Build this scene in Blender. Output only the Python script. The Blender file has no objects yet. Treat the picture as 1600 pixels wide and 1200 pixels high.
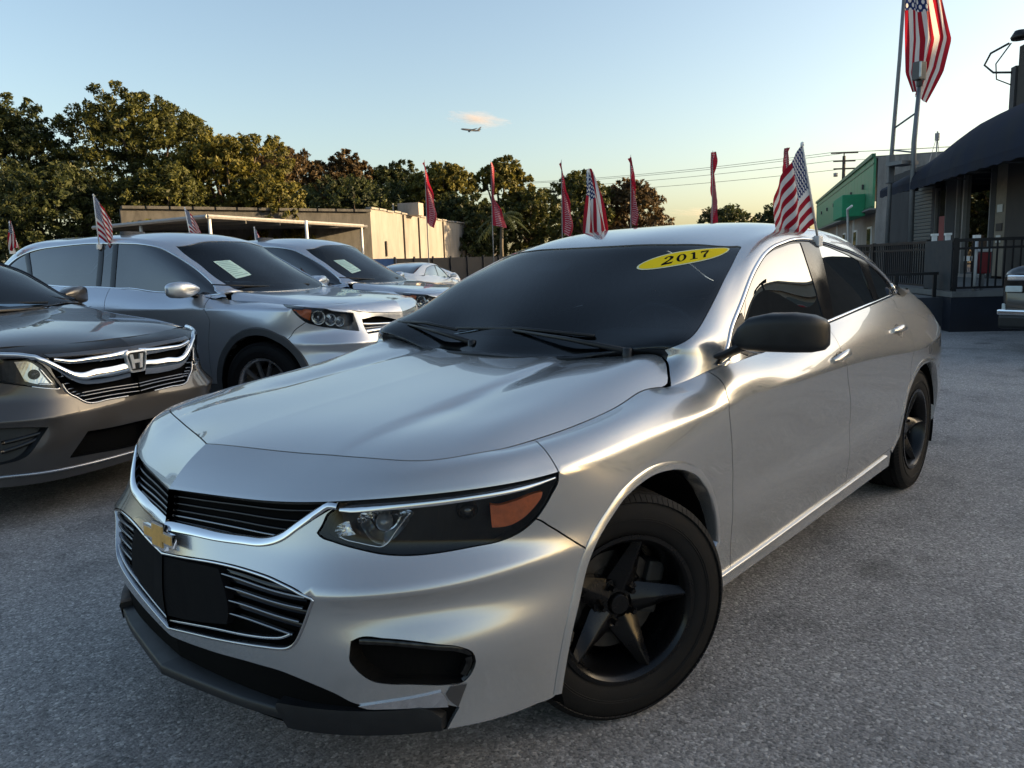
import bpy, bmesh, math, random
import numpy as np
from mathutils import Vector, Matrix, Euler, noise
from mathutils.geometry import delaunay_2d_cdt
random.seed(7); np.random.seed(7)
S=bpy.context.scene; COL=S.collection
R=math.radians
# ================= camera, sky, sun, exposure =================
cam_d=bpy.data.cameras.new('camera'); cam=bpy.data.objects.new('camera',cam_d); COL.objects.link(cam); S.camera=cam
CAM_POS=(1.78490,2.03641,1.31818); CAM_YAW,CAM_PITCH,CAM_ROLL=R(221.95133),R(-8.82871),R(-1.94425)
_f=Vector((math.cos(CAM_PITCH)*math.cos(CAM_YAW),math.cos(CAM_PITCH)*math.sin(CAM_YAW),math.sin(CAM_PITCH)))
_r=Vector((math.sin(CAM_YAW),-math.cos(CAM_YAW),0)); _u=_r.cross(_f); _c,_s=math.cos(CAM_ROLL),math.sin(CAM_ROLL)
_r2=_c*_r+_s*_u; _u2=-_s*_r+_c*_u
cam.matrix_world=Matrix(((_r2.x,_u2.x,-_f.x,CAM_POS[0]),(_r2.y,_u2.y,-_f.y,CAM_POS[1]),(_r2.z,_u2.z,-_f.z,CAM_POS[2]),(0,0,0,1)))
cam_d.sensor_width=36; cam_d.lens=36*1207.437/1600; cam_d.clip_start=.05; cam_d.clip_end=6000
W=bpy.data.worlds.new('World'); S.world=W; W.use_nodes=True
SUN_EL=R(11.5); SUN_AZ=R(137)            # azimuth of the sun, counter-clockwise from +x
wn=W.node_tree.nodes; wl=W.node_tree.links
sky=wn.new('ShaderNodeTexSky'); sky.sky_type='NISHITA'; sky.sun_disc=False
sky.sun_elevation=SUN_EL; sky.sun_rotation=R(90)-SUN_AZ
sky.air_density=1.0; sky.dust_density=2.4; sky.ozone_density=.9
wl.new(sky.outputs[0],wn['Background'].inputs[0]); wn['Background'].inputs[1].default_value=.115
sun_d=bpy.data.lights.new('sun','SUN'); sun=bpy.data.objects.new('sun',sun_d); COL.objects.link(sun)
sun_d.energy=5.0; sun_d.angle=R(.6); sun_d.color=(1,.69,.36)
_sd=Vector((math.cos(SUN_AZ)*math.cos(SUN_EL),math.sin(SUN_AZ)*math.cos(SUN_EL),math.sin(SUN_EL)))
sun.rotation_euler=_sd.to_track_quat('Z','Y').to_euler()
S.view_settings.view_transform='Standard'; S.view_settings.look='None'; S.view_settings.gamma=1; S.view_settings.use_curve_mapping=False
S.view_settings.exposure=1.42
S.cycles.max_bounces=8; S.cycles.transparent_max_bounces=16; S.cycles.caustics_reflective=False; S.cycles.caustics_refractive=False
try: S.cycles.use_denoising=True
except Exception: pass

# ================= materials =================
MATS={}
class NB:
    def __init__(s,name):
        s.m=bpy.data.materials.new(name); s.m.use_nodes=True; s.t=s.m.node_tree; s.n=s.t.nodes; s.b=s.n['Principled BSDF']; s.out=s.n['Material Output']
    def node(s,typ,**k):
        n=s.n.new(typ)
        for a,v in k.items():
            if a[0]=='_': n.inputs[int(a[1:])].default_value=v
            else: setattr(n,a,v)
        return n
    def l(s,a,b): s.t.links.new(a,b)
    def tex(s,kind='Object'): return s.node('ShaderNodeTexCoord').outputs[kind]
    def noise(s,scale,detail=4,rough=.55,src=None,dim='3D'):
        n=s.node('ShaderNodeTexNoise'); n.inputs['Scale'].default_value=scale; n.inputs['Detail'].default_value=detail; n.inputs['Roughness'].default_value=rough
        if src: s.l(src,n.inputs['Vector'])
        return n.outputs['Fac']
    def ramp(s,fac,stops):
        n=s.node('ShaderNodeValToRGB'); e=n.color_ramp.elements
        while len(e)<len(stops): e.new(.5)
        for q,(p,c) in zip(e,stops): q.position=p; q.color=(c,c,c,1) if isinstance(c,(int,float)) else tuple(c)+(1,)
        s.l(fac,n.inputs[0]); return n.outputs[0]
    def math(s,op,a,b=None):
        n=s.node('ShaderNodeMath',operation=op)
        for i,q in enumerate((a,b)):
            if q is None: continue
            if isinstance(q,(int,float)): n.inputs[i].default_value=q
            else: s.l(q,n.inputs[i])
        return n.outputs[0]
    def mix(s,fac,a,b):
        n=s.node('ShaderNodeMix',data_type='RGBA')
        for i,q in ((0,fac),(6,a),(7,b)):
            if isinstance(q,(int,float)): n.inputs[i].default_value=q
            elif isinstance(q,tuple): n.inputs[i].default_value=q+(1,) if len(q)==3 else q
            else: s.l(q,n.inputs[i])
        return n.outputs[2]
    def bump(s,h,strength=.3,dist=.01):
        n=s.node('ShaderNodeBump'); n.inputs['Strength'].default_value=strength; n.inputs['Distance'].default_value=dist
        s.l(h,n.inputs['Height']); s.l(n.outputs[0],s.b.inputs['Normal'])
    def set(s,**k):
        for a,v in k.items():
            i=s.b.inputs[a.replace('_',' ')]
            if hasattr(v,'is_linked'): s.l(v,i)
            else: i.default_value=(tuple(v)+(1,) if isinstance(v,tuple) and len(v)==3 else v)
        return s
def mat(name,col,rough=.5,metal=0.0,spec=.5,coat=0.0,var=.12,vs=6.0,bump=0.0,bs=80.0):
    """plain surface with a little mottling in colour and roughness"""
    if name in MATS: return MATS[name]
    b=NB(name); b.set(Roughness=rough,Metallic=metal)
    b.b.inputs['Specular IOR Level'].default_value=spec; b.b.inputs['Coat Weight'].default_value=coat; b.b.inputs['Coat Roughness'].default_value=.012
    if var:
        f=b.noise(vs,5,.6,b.tex()); d=tuple(c*(1-var) for c in col); l=tuple(min(1,c*(1+var)) for c in col)
        b.l(b.ramp(f,[(.3,d),(.7,l)]),b.b.inputs['Base Color'])
        b.l(b.ramp(f,[(.3,max(0,rough-.06)),(.7,min(1,rough+.06))]),b.b.inputs['Roughness'])
    else: b.set(Base_Color=tuple(col))
    if bump: b.bump(b.noise(bs,3,.5,b.tex()),bump,.004)
    MATS[name]=b.m; return b.m
def paint(name,col,metal=.85,rough=.32,flake=.5,dust=.0):
    if name in MATS: return MATS[name]
    b=NB(name); t=b.tex()
    soft=b.noise(2.2,3,.55,t)
    b.l(b.mix(b.math('MULTIPLY',soft,.16),col,tuple(c*.75 for c in col)),b.b.inputs['Base Color'])
    b.set(Metallic=metal,Roughness=rough)
    b.b.inputs['Coat Weight'].default_value=1.0; b.b.inputs['Coat IOR'].default_value=1.5; b.b.inputs['Coat Roughness'].default_value=.012
    MATS[name]=b.m; return b.m
def glass(name,tint,refl=1.0,rough=.0):
    if name in MATS: return MATS[name]
    b=NB(name); n=b.n; n.remove(b.b)
    tr=b.node('ShaderNodeBsdfTransparent'); tr.inputs[0].default_value=tuple(tint)+(1,)
    gl=b.node('ShaderNodeBsdfGlossy'); gl.inputs['Roughness'].default_value=rough
    fr=b.node('ShaderNodeFresnel'); fr.inputs[0].default_value=1.52
    sm=b.noise(2.5,3,.5,b.tex()); k=b.ramp(sm,[(.3,refl*.92),(.7,refl)])
    f=b.math('MINIMUM',b.math('MULTIPLY',fr.outputs[0],k),1.0)
    mx=b.node('ShaderNodeMixShader'); b.l(f,mx.inputs[0]); b.l(tr.outputs[0],mx.inputs[1]); b.l(gl.outputs[0],mx.inputs[2]); b.l(mx.outputs[0],b.out.inputs[0])
    MATS[name]=b.m; return b.m
CHROME=mat('chrome',(.78,.79,.80),.09,1.0,var=.03)
DARKCHROME=mat('dark_chrome',(.22,.23,.25),.2,1.0,var=.05)
BLACKP=mat('black_plastic',(.008,.009,.0105),.42,0,.4,var=.2,vs=20,bump=.15,bs=400)
BLACKG=mat('gloss_black',(.006,.006,.007),.12,0,.5,var=.1)
VOID=mat('shadow_black',(.003,.003,.003),.9,0,.1,var=.1)
RUBBER=mat('tyre_rubber',(.007,.007,.0075),.7,0,.18,var=.3,vs=14,bump=.2,bs=260)
WHEELB=mat('satin_black_wheel',(.0025,.0025,.003),.28,0,.3,coat=.1,var=.2,vs=10)
AMBER=mat('amber_lens',(.80,.17,.035),.12,0,.6,coat=.6,var=.15,vs=60)
REDLENS=mat('red_lens',(.30,.01,.015),.15,0,.6,coat=.5,var=.1)
WHITE=mat('white_plastic',(.75,.75,.74),.4,var=.05)
SILVER=paint('silver_paint',(.47,.475,.48),.72,.25)
GLASSD=glass('tinted_side_glass',(.05,.055,.055),3.2)
GLASSW=glass('windscreen_glass',(.45,.52,.55),1.0)
LENS=glass('clear_lens',(.93,.94,.95),1.0)

# ================= objects =================
def link(o,parent=None):
    COL.objects.link(o)
    if parent is not None: o.parent=parent
    return o
def tag(o,label=None,cat=None,group=None,kind=None):
    if label: o['label']=label
    if cat: o['category']=cat
    if group: o['group']=group
    if kind: o['kind']=kind
    return o
def thing(name,label,cat,loc=(0,0,0),rz=0,group=None):
    o=bpy.data.objects.new(name,None); o.location=loc; o.rotation_euler=(0,0,rz); o.empty_display_size=.2
    link(o); return tag(o,label,cat,group)
def sub(name,parent):
    o=bpy.data.objects.new(name,None); o.empty_display_size=.05; return link(o,parent)
def mesh_obj(name,V,F,m,parent=None,smooth=True,normals=None,mi=None,label=None):
    me=bpy.data.meshes.new(name); me.from_pydata([tuple(map(float,v)) for v in V],[],F)
    for q in (m if isinstance(m,(list,tuple)) else [m]): me.materials.append(q)
    if smooth: me.polygons.foreach_set('use_smooth',[True]*len(me.polygons))
    if mi is not None: me.polygons.foreach_set('material_index',list(mi))
    me.update()
    if normals is not None: me.normals_split_custom_set_from_vertices([tuple(map(float,n)) for n in normals])
    o=bpy.data.objects.new(name,me); link(o,parent)
    if label: o['label']=label
    return o
def copy_tree(o,parent=None):
    c=o.copy(); COL.objects.link(c); c.parent=parent
    if parent is not None: c.matrix_parent_inverse=o.matrix_parent_inverse
    for ch in o.children: copy_tree(ch,c)
    return c
class MB:
    """collects shapes for ONE mesh"""
    def __init__(s): s.V=[];s.F=[];s.MI=[]
    def add(s,V,F,mi=0):
        b=len(s.V); s.V+=[tuple(v) for v in V]; s.F+=[tuple(i+b for i in f) for f in F]; s.MI+=[mi]*len(F); return s
    def box(s,c,d,rz=0,mi=0,tilt=None,bev=0):
        x,y,z=[q/2 for q in d]
        if bev:
            b=min(bev,x*.9,y*.9,z*.9); P=[]
            vs=[]
            bm=bmesh.new(); bmesh.ops.create_cube(bm,size=1)
            for v in bm.verts: v.co=Vector((v.co.x*2*x,v.co.y*2*y,v.co.z*2*z))
            bmesh.ops.bevel(bm,geom=list(bm.edges),offset=b,segments=2,affect='EDGES',profile=.6)
            bm.verts.index_update(); vs=[v.co.copy() for v in bm.verts]; fs=[[v.index for v in f.verts] for f in bm.faces]; bm.free()
        else:
            vs=[Vector((a*x,b*y,c_*z)) for a in (-1,1) for b in (-1,1) for c_ in (-1,1)]
            fs=[(0,1,3,2),(4,6,7,5),(0,4,5,1),(2,3,7,6),(0,2,6,4),(1,5,7,3)]
        M=Matrix.Rotation(rz,3,'Z')
        if tilt is not None: M=M@Euler(tilt).to_matrix()
        return s.add([M@v+Vector(c) for v in vs],fs,mi)
    def tube(s,pts,r,n=8,mi=0,caps=True):
        P=[Vector(p) for p in pts]; rr=r if isinstance(r,(list,tuple)) else [r]*len(P)
        V=[];F=[]
        up=None
        for i,p in enumerate(P):
            t=(P[min(i+1,len(P)-1)]-P[max(i-1,0)]).normalized()
            if up is None: up=Vector((0,0,1)) if abs(t.z)<.9 else Vector((1,0,0))
            a=t.cross(up).normalized(); up=a.cross(t).normalized()
            for k in range(n):
                q=2*math.pi*k/n; V.append(p+rr[i]*(math.cos(q)*a+math.sin(q)*up))
        for i in range(len(P)-1):
            for k in range(n): F.append((i*n+k,i*n+(k+1)%n,(i+1)*n+(k+1)%n,(i+1)*n+k))
        if caps: F.append(tuple(range(n))[::-1]); F.append(tuple((len(P)-1)*n+k for k in range(n)))
        return s.add(V,F,mi)
    def lathe(s,prof,n=48,axis='y',c=(0,0,0),mi=0,closed=False):
        """profile (radius, offset along axis)"""
        V=[];F=[];m=len(prof)
        for k in range(n):
            q=2*math.pi*k/n
            for r,h in prof:
                if axis=='y': v=(c[0]+r*math.cos(q),c[1]+h,c[2]+r*math.sin(q))
                elif axis=='z': v=(c[0]+r*math.cos(q),c[1]+r*math.sin(q),c[2]+h)
                else: v=(c[0]+h,c[1]+r*math.cos(q),c[2]+r*math.sin(q))
                V.append(v)
        for k in range(n):
            for j in range(m-1 if not closed else m):
                a=k*m+j; b=k*m+(j+1)%m; cc=((k+1)%n)*m+(j+1)%m; d=((k+1)%n)*m+j
                F.append((a,b,cc,d) if axis!='y' else (a,b,cc,d)[::-1])
        return s.add(V,F,mi)
    def prism(s,poly,h,M=None,mi=0):
        """poly in local xy, extruded 0..h along z, placed by 4x4 M"""
        n=len(poly); V=[Vector((x,y,0)) for x,y in poly]+[Vector((x,y,h)) for x,y in poly]
        F=[tuple(range(n))[::-1],tuple(range(n,2*n))]+[(i,(i+1)%n,n+(i+1)%n,n+i) for i in range(n)]
        if M is not None: V=[M@v for v in V]
        return s.add(V,F,mi)
    def obj(s,name,m,parent=None,smooth=False,label=None,auto=None):
        o=mesh_obj(name,s.V,s.F,m,parent,smooth,mi=s.MI,label=label)
        if auto is not None:
            me=o.data; me.polygons.foreach_set('use_smooth',[True]*len(me.polygons))
            try: me.set_sharp_from_angle(angle=auto)
            except Exception: pass
        return o

# ---------- smooth tensor-product surfaces -------------------------------------------------
def _ncs(k):
    """natural cubic spline: matrix giving second derivatives from values at knots k"""
    n=len(k); A=np.zeros((n,n)); B=np.zeros((n,n)); A[0,0]=A[-1,-1]=1
    h=np.diff(k)
    for i in range(1,n-1):
        A[i,i-1]=h[i-1]/6; A[i,i]=(h[i-1]+h[i])/3; A[i,i+1]=h[i]/6
        B[i,i-1]=1/h[i-1]; B[i,i]=-1/h[i-1]-1/h[i]; B[i,i+1]=1/h[i]
    return np.linalg.solve(A,B)
def _basis(k,S,t):
    """rows of weights: value at t = W @ values"""
    n=len(k); t=np.asarray(t,float); i=np.clip(np.searchsorted(k,t,side='right')-1,0,n-2)
    h=k[i+1]-k[i]; a=(k[i+1]-t)/h; b=(t-k[i])/h
    m=len(t); W=np.zeros((m,n)); r=np.arange(m)
    W[r,i]+=a; W[r,i+1]+=b
    ca=(a**3-a)*h*h/6; cb=(b**3-b)*h*h/6
    # linear extrapolation keeps things tame outside
    out=(t<k[0])|(t>k[-1]); ca=np.where(out,0,ca); cb=np.where(out,0,cb)
    W+=ca[:,None]*S[i]+cb[:,None]*S[i+1]
    return W
class Surf:
    def __init__(s,net,breaks=()):
        s.net=np.array(net,float)            # rows x stations x 3
        R,N,_=s.net.shape
        du=np.linalg.norm(np.diff(s.net,axis=1),axis=2).mean(0)
        dv=np.maximum(np.linalg.norm(np.diff(s.net,axis=0),axis=2).mean(1),.012)
        s.ku=np.r_[0,np.cumsum(du)]; s.kv=np.r_[0,np.cumsum(dv)]
        s.Su=_ncs(s.ku)
        b=[0]+list(breaks)+[R-1]; s.pieces=[(x,y) for x,y in zip(b[:-1],b[1:])]
        s.Sv=[_ncs(s.kv[x:y+1]) if y-x>1 else np.zeros((2,2)) for x,y in s.pieces]
        s.U=s.ku[-1]; s.V=s.kv[-1]
    def wv(s,v):
        v=np.asarray(v,float); W=np.zeros((len(v),len(s.kv)))
        for n,((x,y),S) in enumerate(zip(s.pieces,s.Sv)):
            m=(v>=s.kv[x]) if n else np.ones(len(v),bool)
            if n<len(s.pieces)-1: m&=v<s.kv[y]
            if m.any():
                W[m]=0; W[np.ix_(m,np.arange(x,y+1))]=_basis(s.kv[x:y+1],S,v[m])
        return W
    def ev(s,uv):
        uv=np.atleast_2d(uv).astype(float)
        wu=_basis(s.ku,s.Su,uv[:,0]); wv=s.wv(uv[:,1])
        return np.einsum('nj,ni,ijk->nk',wu,wv,s.net,optimize=True)
    def nrm(s,uv,h=.004):
        uv=np.atleast_2d(uv).astype(float)
        e=np.array([h,0]);f=np.array([0,h])
        a=s.ev(uv+e)-s.ev(uv-e); b=s.ev(uv+f)-s.ev(uv-f)
        n=np.cross(a,b); l=np.linalg.norm(n,axis=1,keepdims=True)
        return n/np.maximum(l,1e-12)
    def grid(s,nu,nv):
        u=np.linspace(0,s.U,nu); v=np.linspace(0,s.V,nv)
        uu,vv=np.meshgrid(u,v); uv=np.c_[uu.ravel(),vv.ravel()]
        return uv,s.ev(uv)
def sedan_hood_dz(x,y):
    """power-dome: a shoulder that fades towards the nose, and a faint spine"""
    a=np.abs(y); yr=.33+.09*(x+.43); fade=np.clip((.72-x)/.45,0,1); q=a-yr
    val=np.where(q<.03,np.exp(-((q-.03)/.028)**2),np.exp(-((q-.03)/.085)**2))
    return -.011*fade*val-.016*a*np.exp(-a/.12)
class Hood(Surf):
    dz=staticmethod(sedan_hood_dz)
    def ev(s,uv):
        P=Surf.ev(s,uv)
        if s.dz is not None: P[:,2]+=s.dz(P[:,0],P[:,1])
        return P
def inv_xy(S,xy,iters=12):
    """surface parameters of points given by plan position"""
    g,P=S.grid(60,60); xy=np.atleast_2d(xy).astype(float)
    i=((P[None,:,:2]-xy[:,None])**2).sum(2).argmin(1); uv=g[i].copy()
    for _ in range(iters):
        p=S.ev(uv)[:,:2]; h=1e-4
        a=(S.ev(uv+[h,0])[:,:2]-p)/h; b=(S.ev(uv+[0,h])[:,:2]-p)/h
        d=xy-p; det=a[:,0]*b[:,1]-a[:,1]*b[:,0]
        uv=uv+np.c_[(d[:,0]*b[:,1]-d[:,1]*b[:,0])/det,(a[:,0]*d[:,1]-a[:,1]*d[:,0])/det]
    return uv
def inv_side(S,xz,iters=14,vmax=None):
    """surface parameters of points given by side-view position (x,z), y>0 side"""
    g,P=S.grid(160,60); xz=np.atleast_2d(xz).astype(float)
    bad=P[:,1]<0; d=((P[None][:,:,[0,2]]-xz[:,None])**2).sum(2); d[:,bad]=9
    uv=g[d.argmin(1)].copy()
    for _ in range(iters):
        p=S.ev(uv)[:,[0,2]]; h=1e-4
        a=(S.ev(uv+[h,0])[:,[0,2]]-p)/h; b=(S.ev(uv+[0,h])[:,[0,2]]-p)/h
        e=xz-p; det=a[:,0]*b[:,1]-a[:,1]*b[:,0]; det=np.where(np.abs(det)<.02,.02*np.sign(det+1e-12),det)
        st=np.c_[(e[:,0]*b[:,1]-e[:,1]*b[:,0])/det,(a[:,0]*e[:,1]-a[:,1]*e[:,0])/det]
        uv=uv+np.clip(st,-.08,.08)
        uv=np.clip(uv,0,[S.U,S.V])
    return uv

class Lower(Surf):
    """lower body whose top edge is lifted to lie exactly on the bonnet"""
    def __init__(s,net,breaks,hood,n=8):
        Surf.__init__(s,net,breaks); s.lift=None
        u=np.linspace(0,s.ku[n],80); P=Surf.ev(s,np.c_[u,np.full(80,s.V)]); z=hood.ev(inv_xy(hood,P[:,:2]))[:,2]
        s.lift=(u,z-P[:,2],s.ku[n])
    def ev(s,uv):
        uv=np.atleast_2d(uv).astype(float); P=Surf.ev(s,uv)
        if s.lift is not None:
            u,d,u1=s.lift; w=np.clip((uv[:,1]-s.kv[-3])/(s.V-s.kv[-3]),0,1.2)**2; f=np.clip((u1+.10-uv[:,0])/.12,0,1)
            P[:,2]+=np.interp(uv[:,0],u,d)*w*f
        return P
def fit_body(low,hood,upper,edge=((-.333,.7935),(-.352,.787),(-.390,.760),(-.424,.732))):
    L=Lower(low,SEDAN_BREAKS_,hood)
    up=[list(r) for r in upper]; q=L.ev(np.c_[np.linspace(L.ku[7],L.ku[14],240),np.full(240,L.V)])
    o=np.argsort(q[:,0]); X,Y,Z=q[o,0],q[o,1],q[o,2]
    for r,sg in ((0,1),(-1,-1)):
        for k,(x,y,z) in enumerate(up[r]):
            if x>-2.9: up[r][k]=(x,sg*(float(np.interp(x,X,Y))-.002),float(np.interp(x,X,Z))-.003)
    for r,sg in ((1,1),(-2,-1)):
        x,y,z=up[r][0]; up[r][0]=(x-.005,sg*(float(np.interp(x,X,Y))-.004),float(np.interp(x,X,Z))+.016)
    if edge is not None:
        z=hood.ev(inv_xy(hood,edge))[:,2]
        for r,k in ((0,0),(1,1),(2,2),(3,3)):
            for rr,sg in ((r,1),(-1-r,-1)): up[rr][0]=(edge[k][0]-.003,sg*(edge[k][1]+.003),float(z[k]))
        for r,sg in ((1,1),(-2,-1)):
            b0=up[0 if sg>0 else -1][1]; up[r][1]=(b0[0]-.022,b0[1]-sg*.008,b0[2]+.020)
    for r,sg in ((0,1),(-1,-1)):
        for k in (0,1):
            x,y,z=up[r][k]; up[r][k]=(x,y-sg*.014,z-.026)
    return L,Surf(up)
SEDAN_BREAKS_=(4,7)

# ================= panels cut from a surface =================
def polyline(P,step=.012,corner=38,closed=False):
    """resample with rounded interpolation, keeping real corners"""
    P=np.array(P,float)
    if closed: P=np.vstack([P,P[:1]])
    n=len(P); T=np.zeros_like(P)
    d=np.diff(P,axis=0); L=np.linalg.norm(d,axis=1); L[L==0]=1e-9; dn=d/L[:,None]
    out=[]
    for i in range(n-1):
        def tan(j,side):
            a=dn[j-1] if j>0 else (dn[-1] if closed else dn[0]); b=dn[j] if j<n-1 else (dn[0] if closed else dn[-1])
            if math.degrees(math.acos(max(-1,min(1,float(a@b)))))>corner: return dn[i]
            la=L[j-1] if j>0 else L[-1]; lb=L[j] if j<n-1 else L[0]
            t=(a*lb+b*la)/(la+lb); return t/max(np.linalg.norm(t),1e-9)
        t0,t1=tan(i,0)*L[i],tan(i+1,1)*L[i]
        k=max(1,int(round(L[i]/step)))
        for q in range(k):
            s=q/k; h=np.array([2*s**3-3*s*s+1,s**3-2*s*s+s,-2*s**3+3*s*s,s**3-s*s])
            out.append(h[0]*P[i]+h[1]*t0+h[2]*P[i+1]+h[3]*t1)
    if not closed: out.append(P[-1])
    return np.array(out)
def inside(poly,pts):
    x,y=pts[:,0],pts[:,1]; r=np.zeros(len(pts),bool); n=len(poly)
    for i in range(n):
        (x0,y0),(x1,y1)=poly[i],poly[(i+1)%n]
        c=((y0>y)!=(y1>y)); 
        if c.any():
            with np.errstate(divide='ignore',invalid='ignore'): r^=c&(x<(x1-x0)*(y-y0)/(y1-y0)+x0)
    return r
class Skin:
    """triangulates a surface patch so that every seam is an exact edge, then hands out the pieces between the seams"""
    def __init__(s,surf,seams,grid=(.03,.022),domain=None,grade=None,centre=False):
        s.S=surf; s.centre=centre
        U,V=surf.U,surf.V
        dom=np.array(domain if domain is not None else [(0,0),(U,0),(U,V),(0,V)],float)
        dom=polyline(dom,min(grid),5 if domain is None else 38,True)
        pl=[(dom,True)]+[(np.array(q,float),c) for q,c in seams]
        vs=[];es=[]
        for P,c in pl:
            b=len(vs); vs+=[tuple(p) for p in P]; n=len(P)
            es+=[(b+i,b+i+1) for i in range(n-1)]
            if c: es.append((b+n-1,b))
        cs=np.array(vs)
        us=np.arange(grid[0]/2,U,grid[0]); vv=np.arange(grid[1]/2,V,grid[1])
        g=np.array([(u+(grid[0]/2 if j%2 else 0),v) for j,v in enumerate(vv) for u in us])
        g=g[inside(dom,g)]
        if grade is not None: g=g[grade(g)]
        keep=np.ones(len(g),bool); lim=(.55*min(grid))**2
        for i in range(0,len(g),2000):
            d=((g[i:i+2000,None,:]-cs[None])**2).sum(2).min(1); keep[i:i+2000]=d>lim
        g=g[keep]
        allv=[Vector(p) for p in vs]+[Vector(p) for p in g.tolist()]
        v2,e2,f2,ov,oe,of=delaunay_2d_cdt(allv,es,[],0,1e-5)
        s.uv=np.array([tuple(v) for v in v2]); s.f=[tuple(f) for f in f2]
        cen=np.array([s.uv[list(f)].mean(0) for f in s.f]); ok=inside(dom,cen)
        con={tuple(sorted(e)) for e,o in zip(e2,oe) if len(o)}
        adj={}
        for i,f in enumerate(s.f):
            for a,b in zip(f,f[1:]+f[:1]): adj.setdefault((min(a,b),max(a,b)),[]).append(i)
        s.reg=np.full(len(s.f),-1); n=0; s.cen=cen
        nb=[[] for _ in s.f]
        for e,fs in adj.items():
            if e not in con and len(fs)==2: nb[fs[0]].append(fs[1]); nb[fs[1]].append(fs[0])
        for i in range(len(s.f)):
            if s.reg[i]>=0 or not ok[i]: continue
            st=[i]; s.reg[i]=n
            while st:
                q=st.pop()
                for k in nb[q]:
                    if s.reg[k]<0: s.reg[k]=n; st.append(k)
            n+=1
        s.n=n
    def at(s,p):
        d=((s.cen-np.array(p))**2).sum(1); d[s.reg<0]=1e9
        for i in np.argsort(d)[:40]:
            a,b,c=[s.uv[k] for k in s.f[i][:3]]
            den=(b[0]-a[0])*(c[1]-a[1])-(b[1]-a[1])*(c[0]-a[0])
            w1=((p[0]-a[0])*(c[1]-a[1])-(p[1]-a[1])*(c[0]-a[0]))/den; w2=((b[0]-a[0])*(p[1]-a[1])-(b[1]-a[1])*(p[0]-a[0]))/den
            if w1>=-1e-6 and w2>=-1e-6 and w1+w2<=1+1e-6: return s.reg[i]
        return s.reg[d.argmin()]
    def mesh(s,regs,gap=.002,flange=.014,off=0.0,edge_round=True):
        """vertices, faces, normals of a piece (set of region numbers or seed points)"""
        ids=set()
        for q in regs: ids.add(int(q) if np.isscalar(q) else int(s.at(q)))
        fs=[s.f[i] for i in range(len(s.f)) if s.reg[i] in ids]
        use=sorted({i for f in fs for i in f}); mp={v:i for i,v in enumerate(use)}
        uv=s.uv[use].copy(); F=[tuple(mp[i] for i in f) for f in fs]
        cnt={}
        for f in F:
            for a,b in zip(f,f[1:]+f[:1]): cnt[(min(a,b),max(a,b))]=cnt.get((min(a,b),max(a,b)),0)+1
        bed=[]
        for f in F:
            for a,b in zip(f,f[1:]+f[:1]):
                if cnt[(min(a,b),max(a,b))]==1: bed.append((a,b))
        if gap:
            nv=np.zeros_like(uv)
            for a,b in bed:
                d=uv[b]-uv[a]; l=np.hypot(*d)
                if l<1e-9: continue
                n=np.array([-d[1],d[0]])/l; nv[a]+=n; nv[b]+=n
            l=np.linalg.norm(nv,axis=1); m=l>1e-6
            k=np.zeros(len(uv)); k[m]=2/np.maximum(l[m],1.0)
            nn=np.zeros_like(nv); nn[m]=nv[m]/l[m,None]
            uv+=nn*(gap*np.minimum(k,1.6))[:,None]
        ax=s.uv[use][:,0]<1e-4
        if s.centre: uv[ax,0]=0
        P=s.S.ev(uv); N=s.S.nrm(uv)
        if s.centre: P[ax,1]=0
        P=P+N*off
        if s.centre: P[ax,1]=0
        if flange:
            V=list(P); NN=list(N); nF=list(F)
            cen=P
            for a,b in bed:
                if s.centre and ax[a] and ax[b]: continue
                pa,pb=P[a],P[b]; qa,qb=pa-N[a]*flange,pb-N[b]*flange
                n=np.cross(pb-pa,qa-pa); l=np.linalg.norm(n)
                if l<1e-12: continue
                n=-n/l; i=len(V); V+=[pa,pb,qb,qa]; NN+=[n]*4; nF.append((i+1,i,i+3,i+2))
            return V,nF,NN
        return list(P),F,list(N)
    def part(s,name,regs,m,parent,gap=.002,flange=.014,off=0.0,both=False,label=None):
        V,F,N=s.mesh(regs,gap,flange,off)
        o=mesh_obj(name,V,F,m,parent,True,N,label=label)
        if both:
            o2=mirror(o,parent); return o,o2
        return o
def mirror(o,parent=None):
    me=o.data; V=[(v.co.x,-v.co.y,v.co.z) for v in me.vertices]
    F=[tuple(p.vertices)[::-1] for p in me.polygons]
    cn=np.zeros(len(me.loops)*3); me.corner_normals.foreach_get('vector',cn); cn=cn.reshape(-1,3)
    sm=[p.use_smooth for p in me.polygons]
    n=[]
    for p in me.polygons:
        L=list(p.loop_indices)[::-1]
        n+=[(cn[i][0],-cn[i][1],cn[i][2]) for i in L]
    m2=bpy.data.meshes.new(me.name); m2.from_pydata(V,[],F)
    for q in me.materials: m2.materials.append(q)
    m2.polygons.foreach_set('material_index',[p.material_index for p in me.polygons])
    m2.polygons.foreach_set('use_smooth',sm); m2.update()
    if any(sm): m2.normals_split_custom_set(n)
    c=bpy.data.objects.new(o.name,m2); link(c,parent if parent is not None else o.parent); return c
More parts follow.
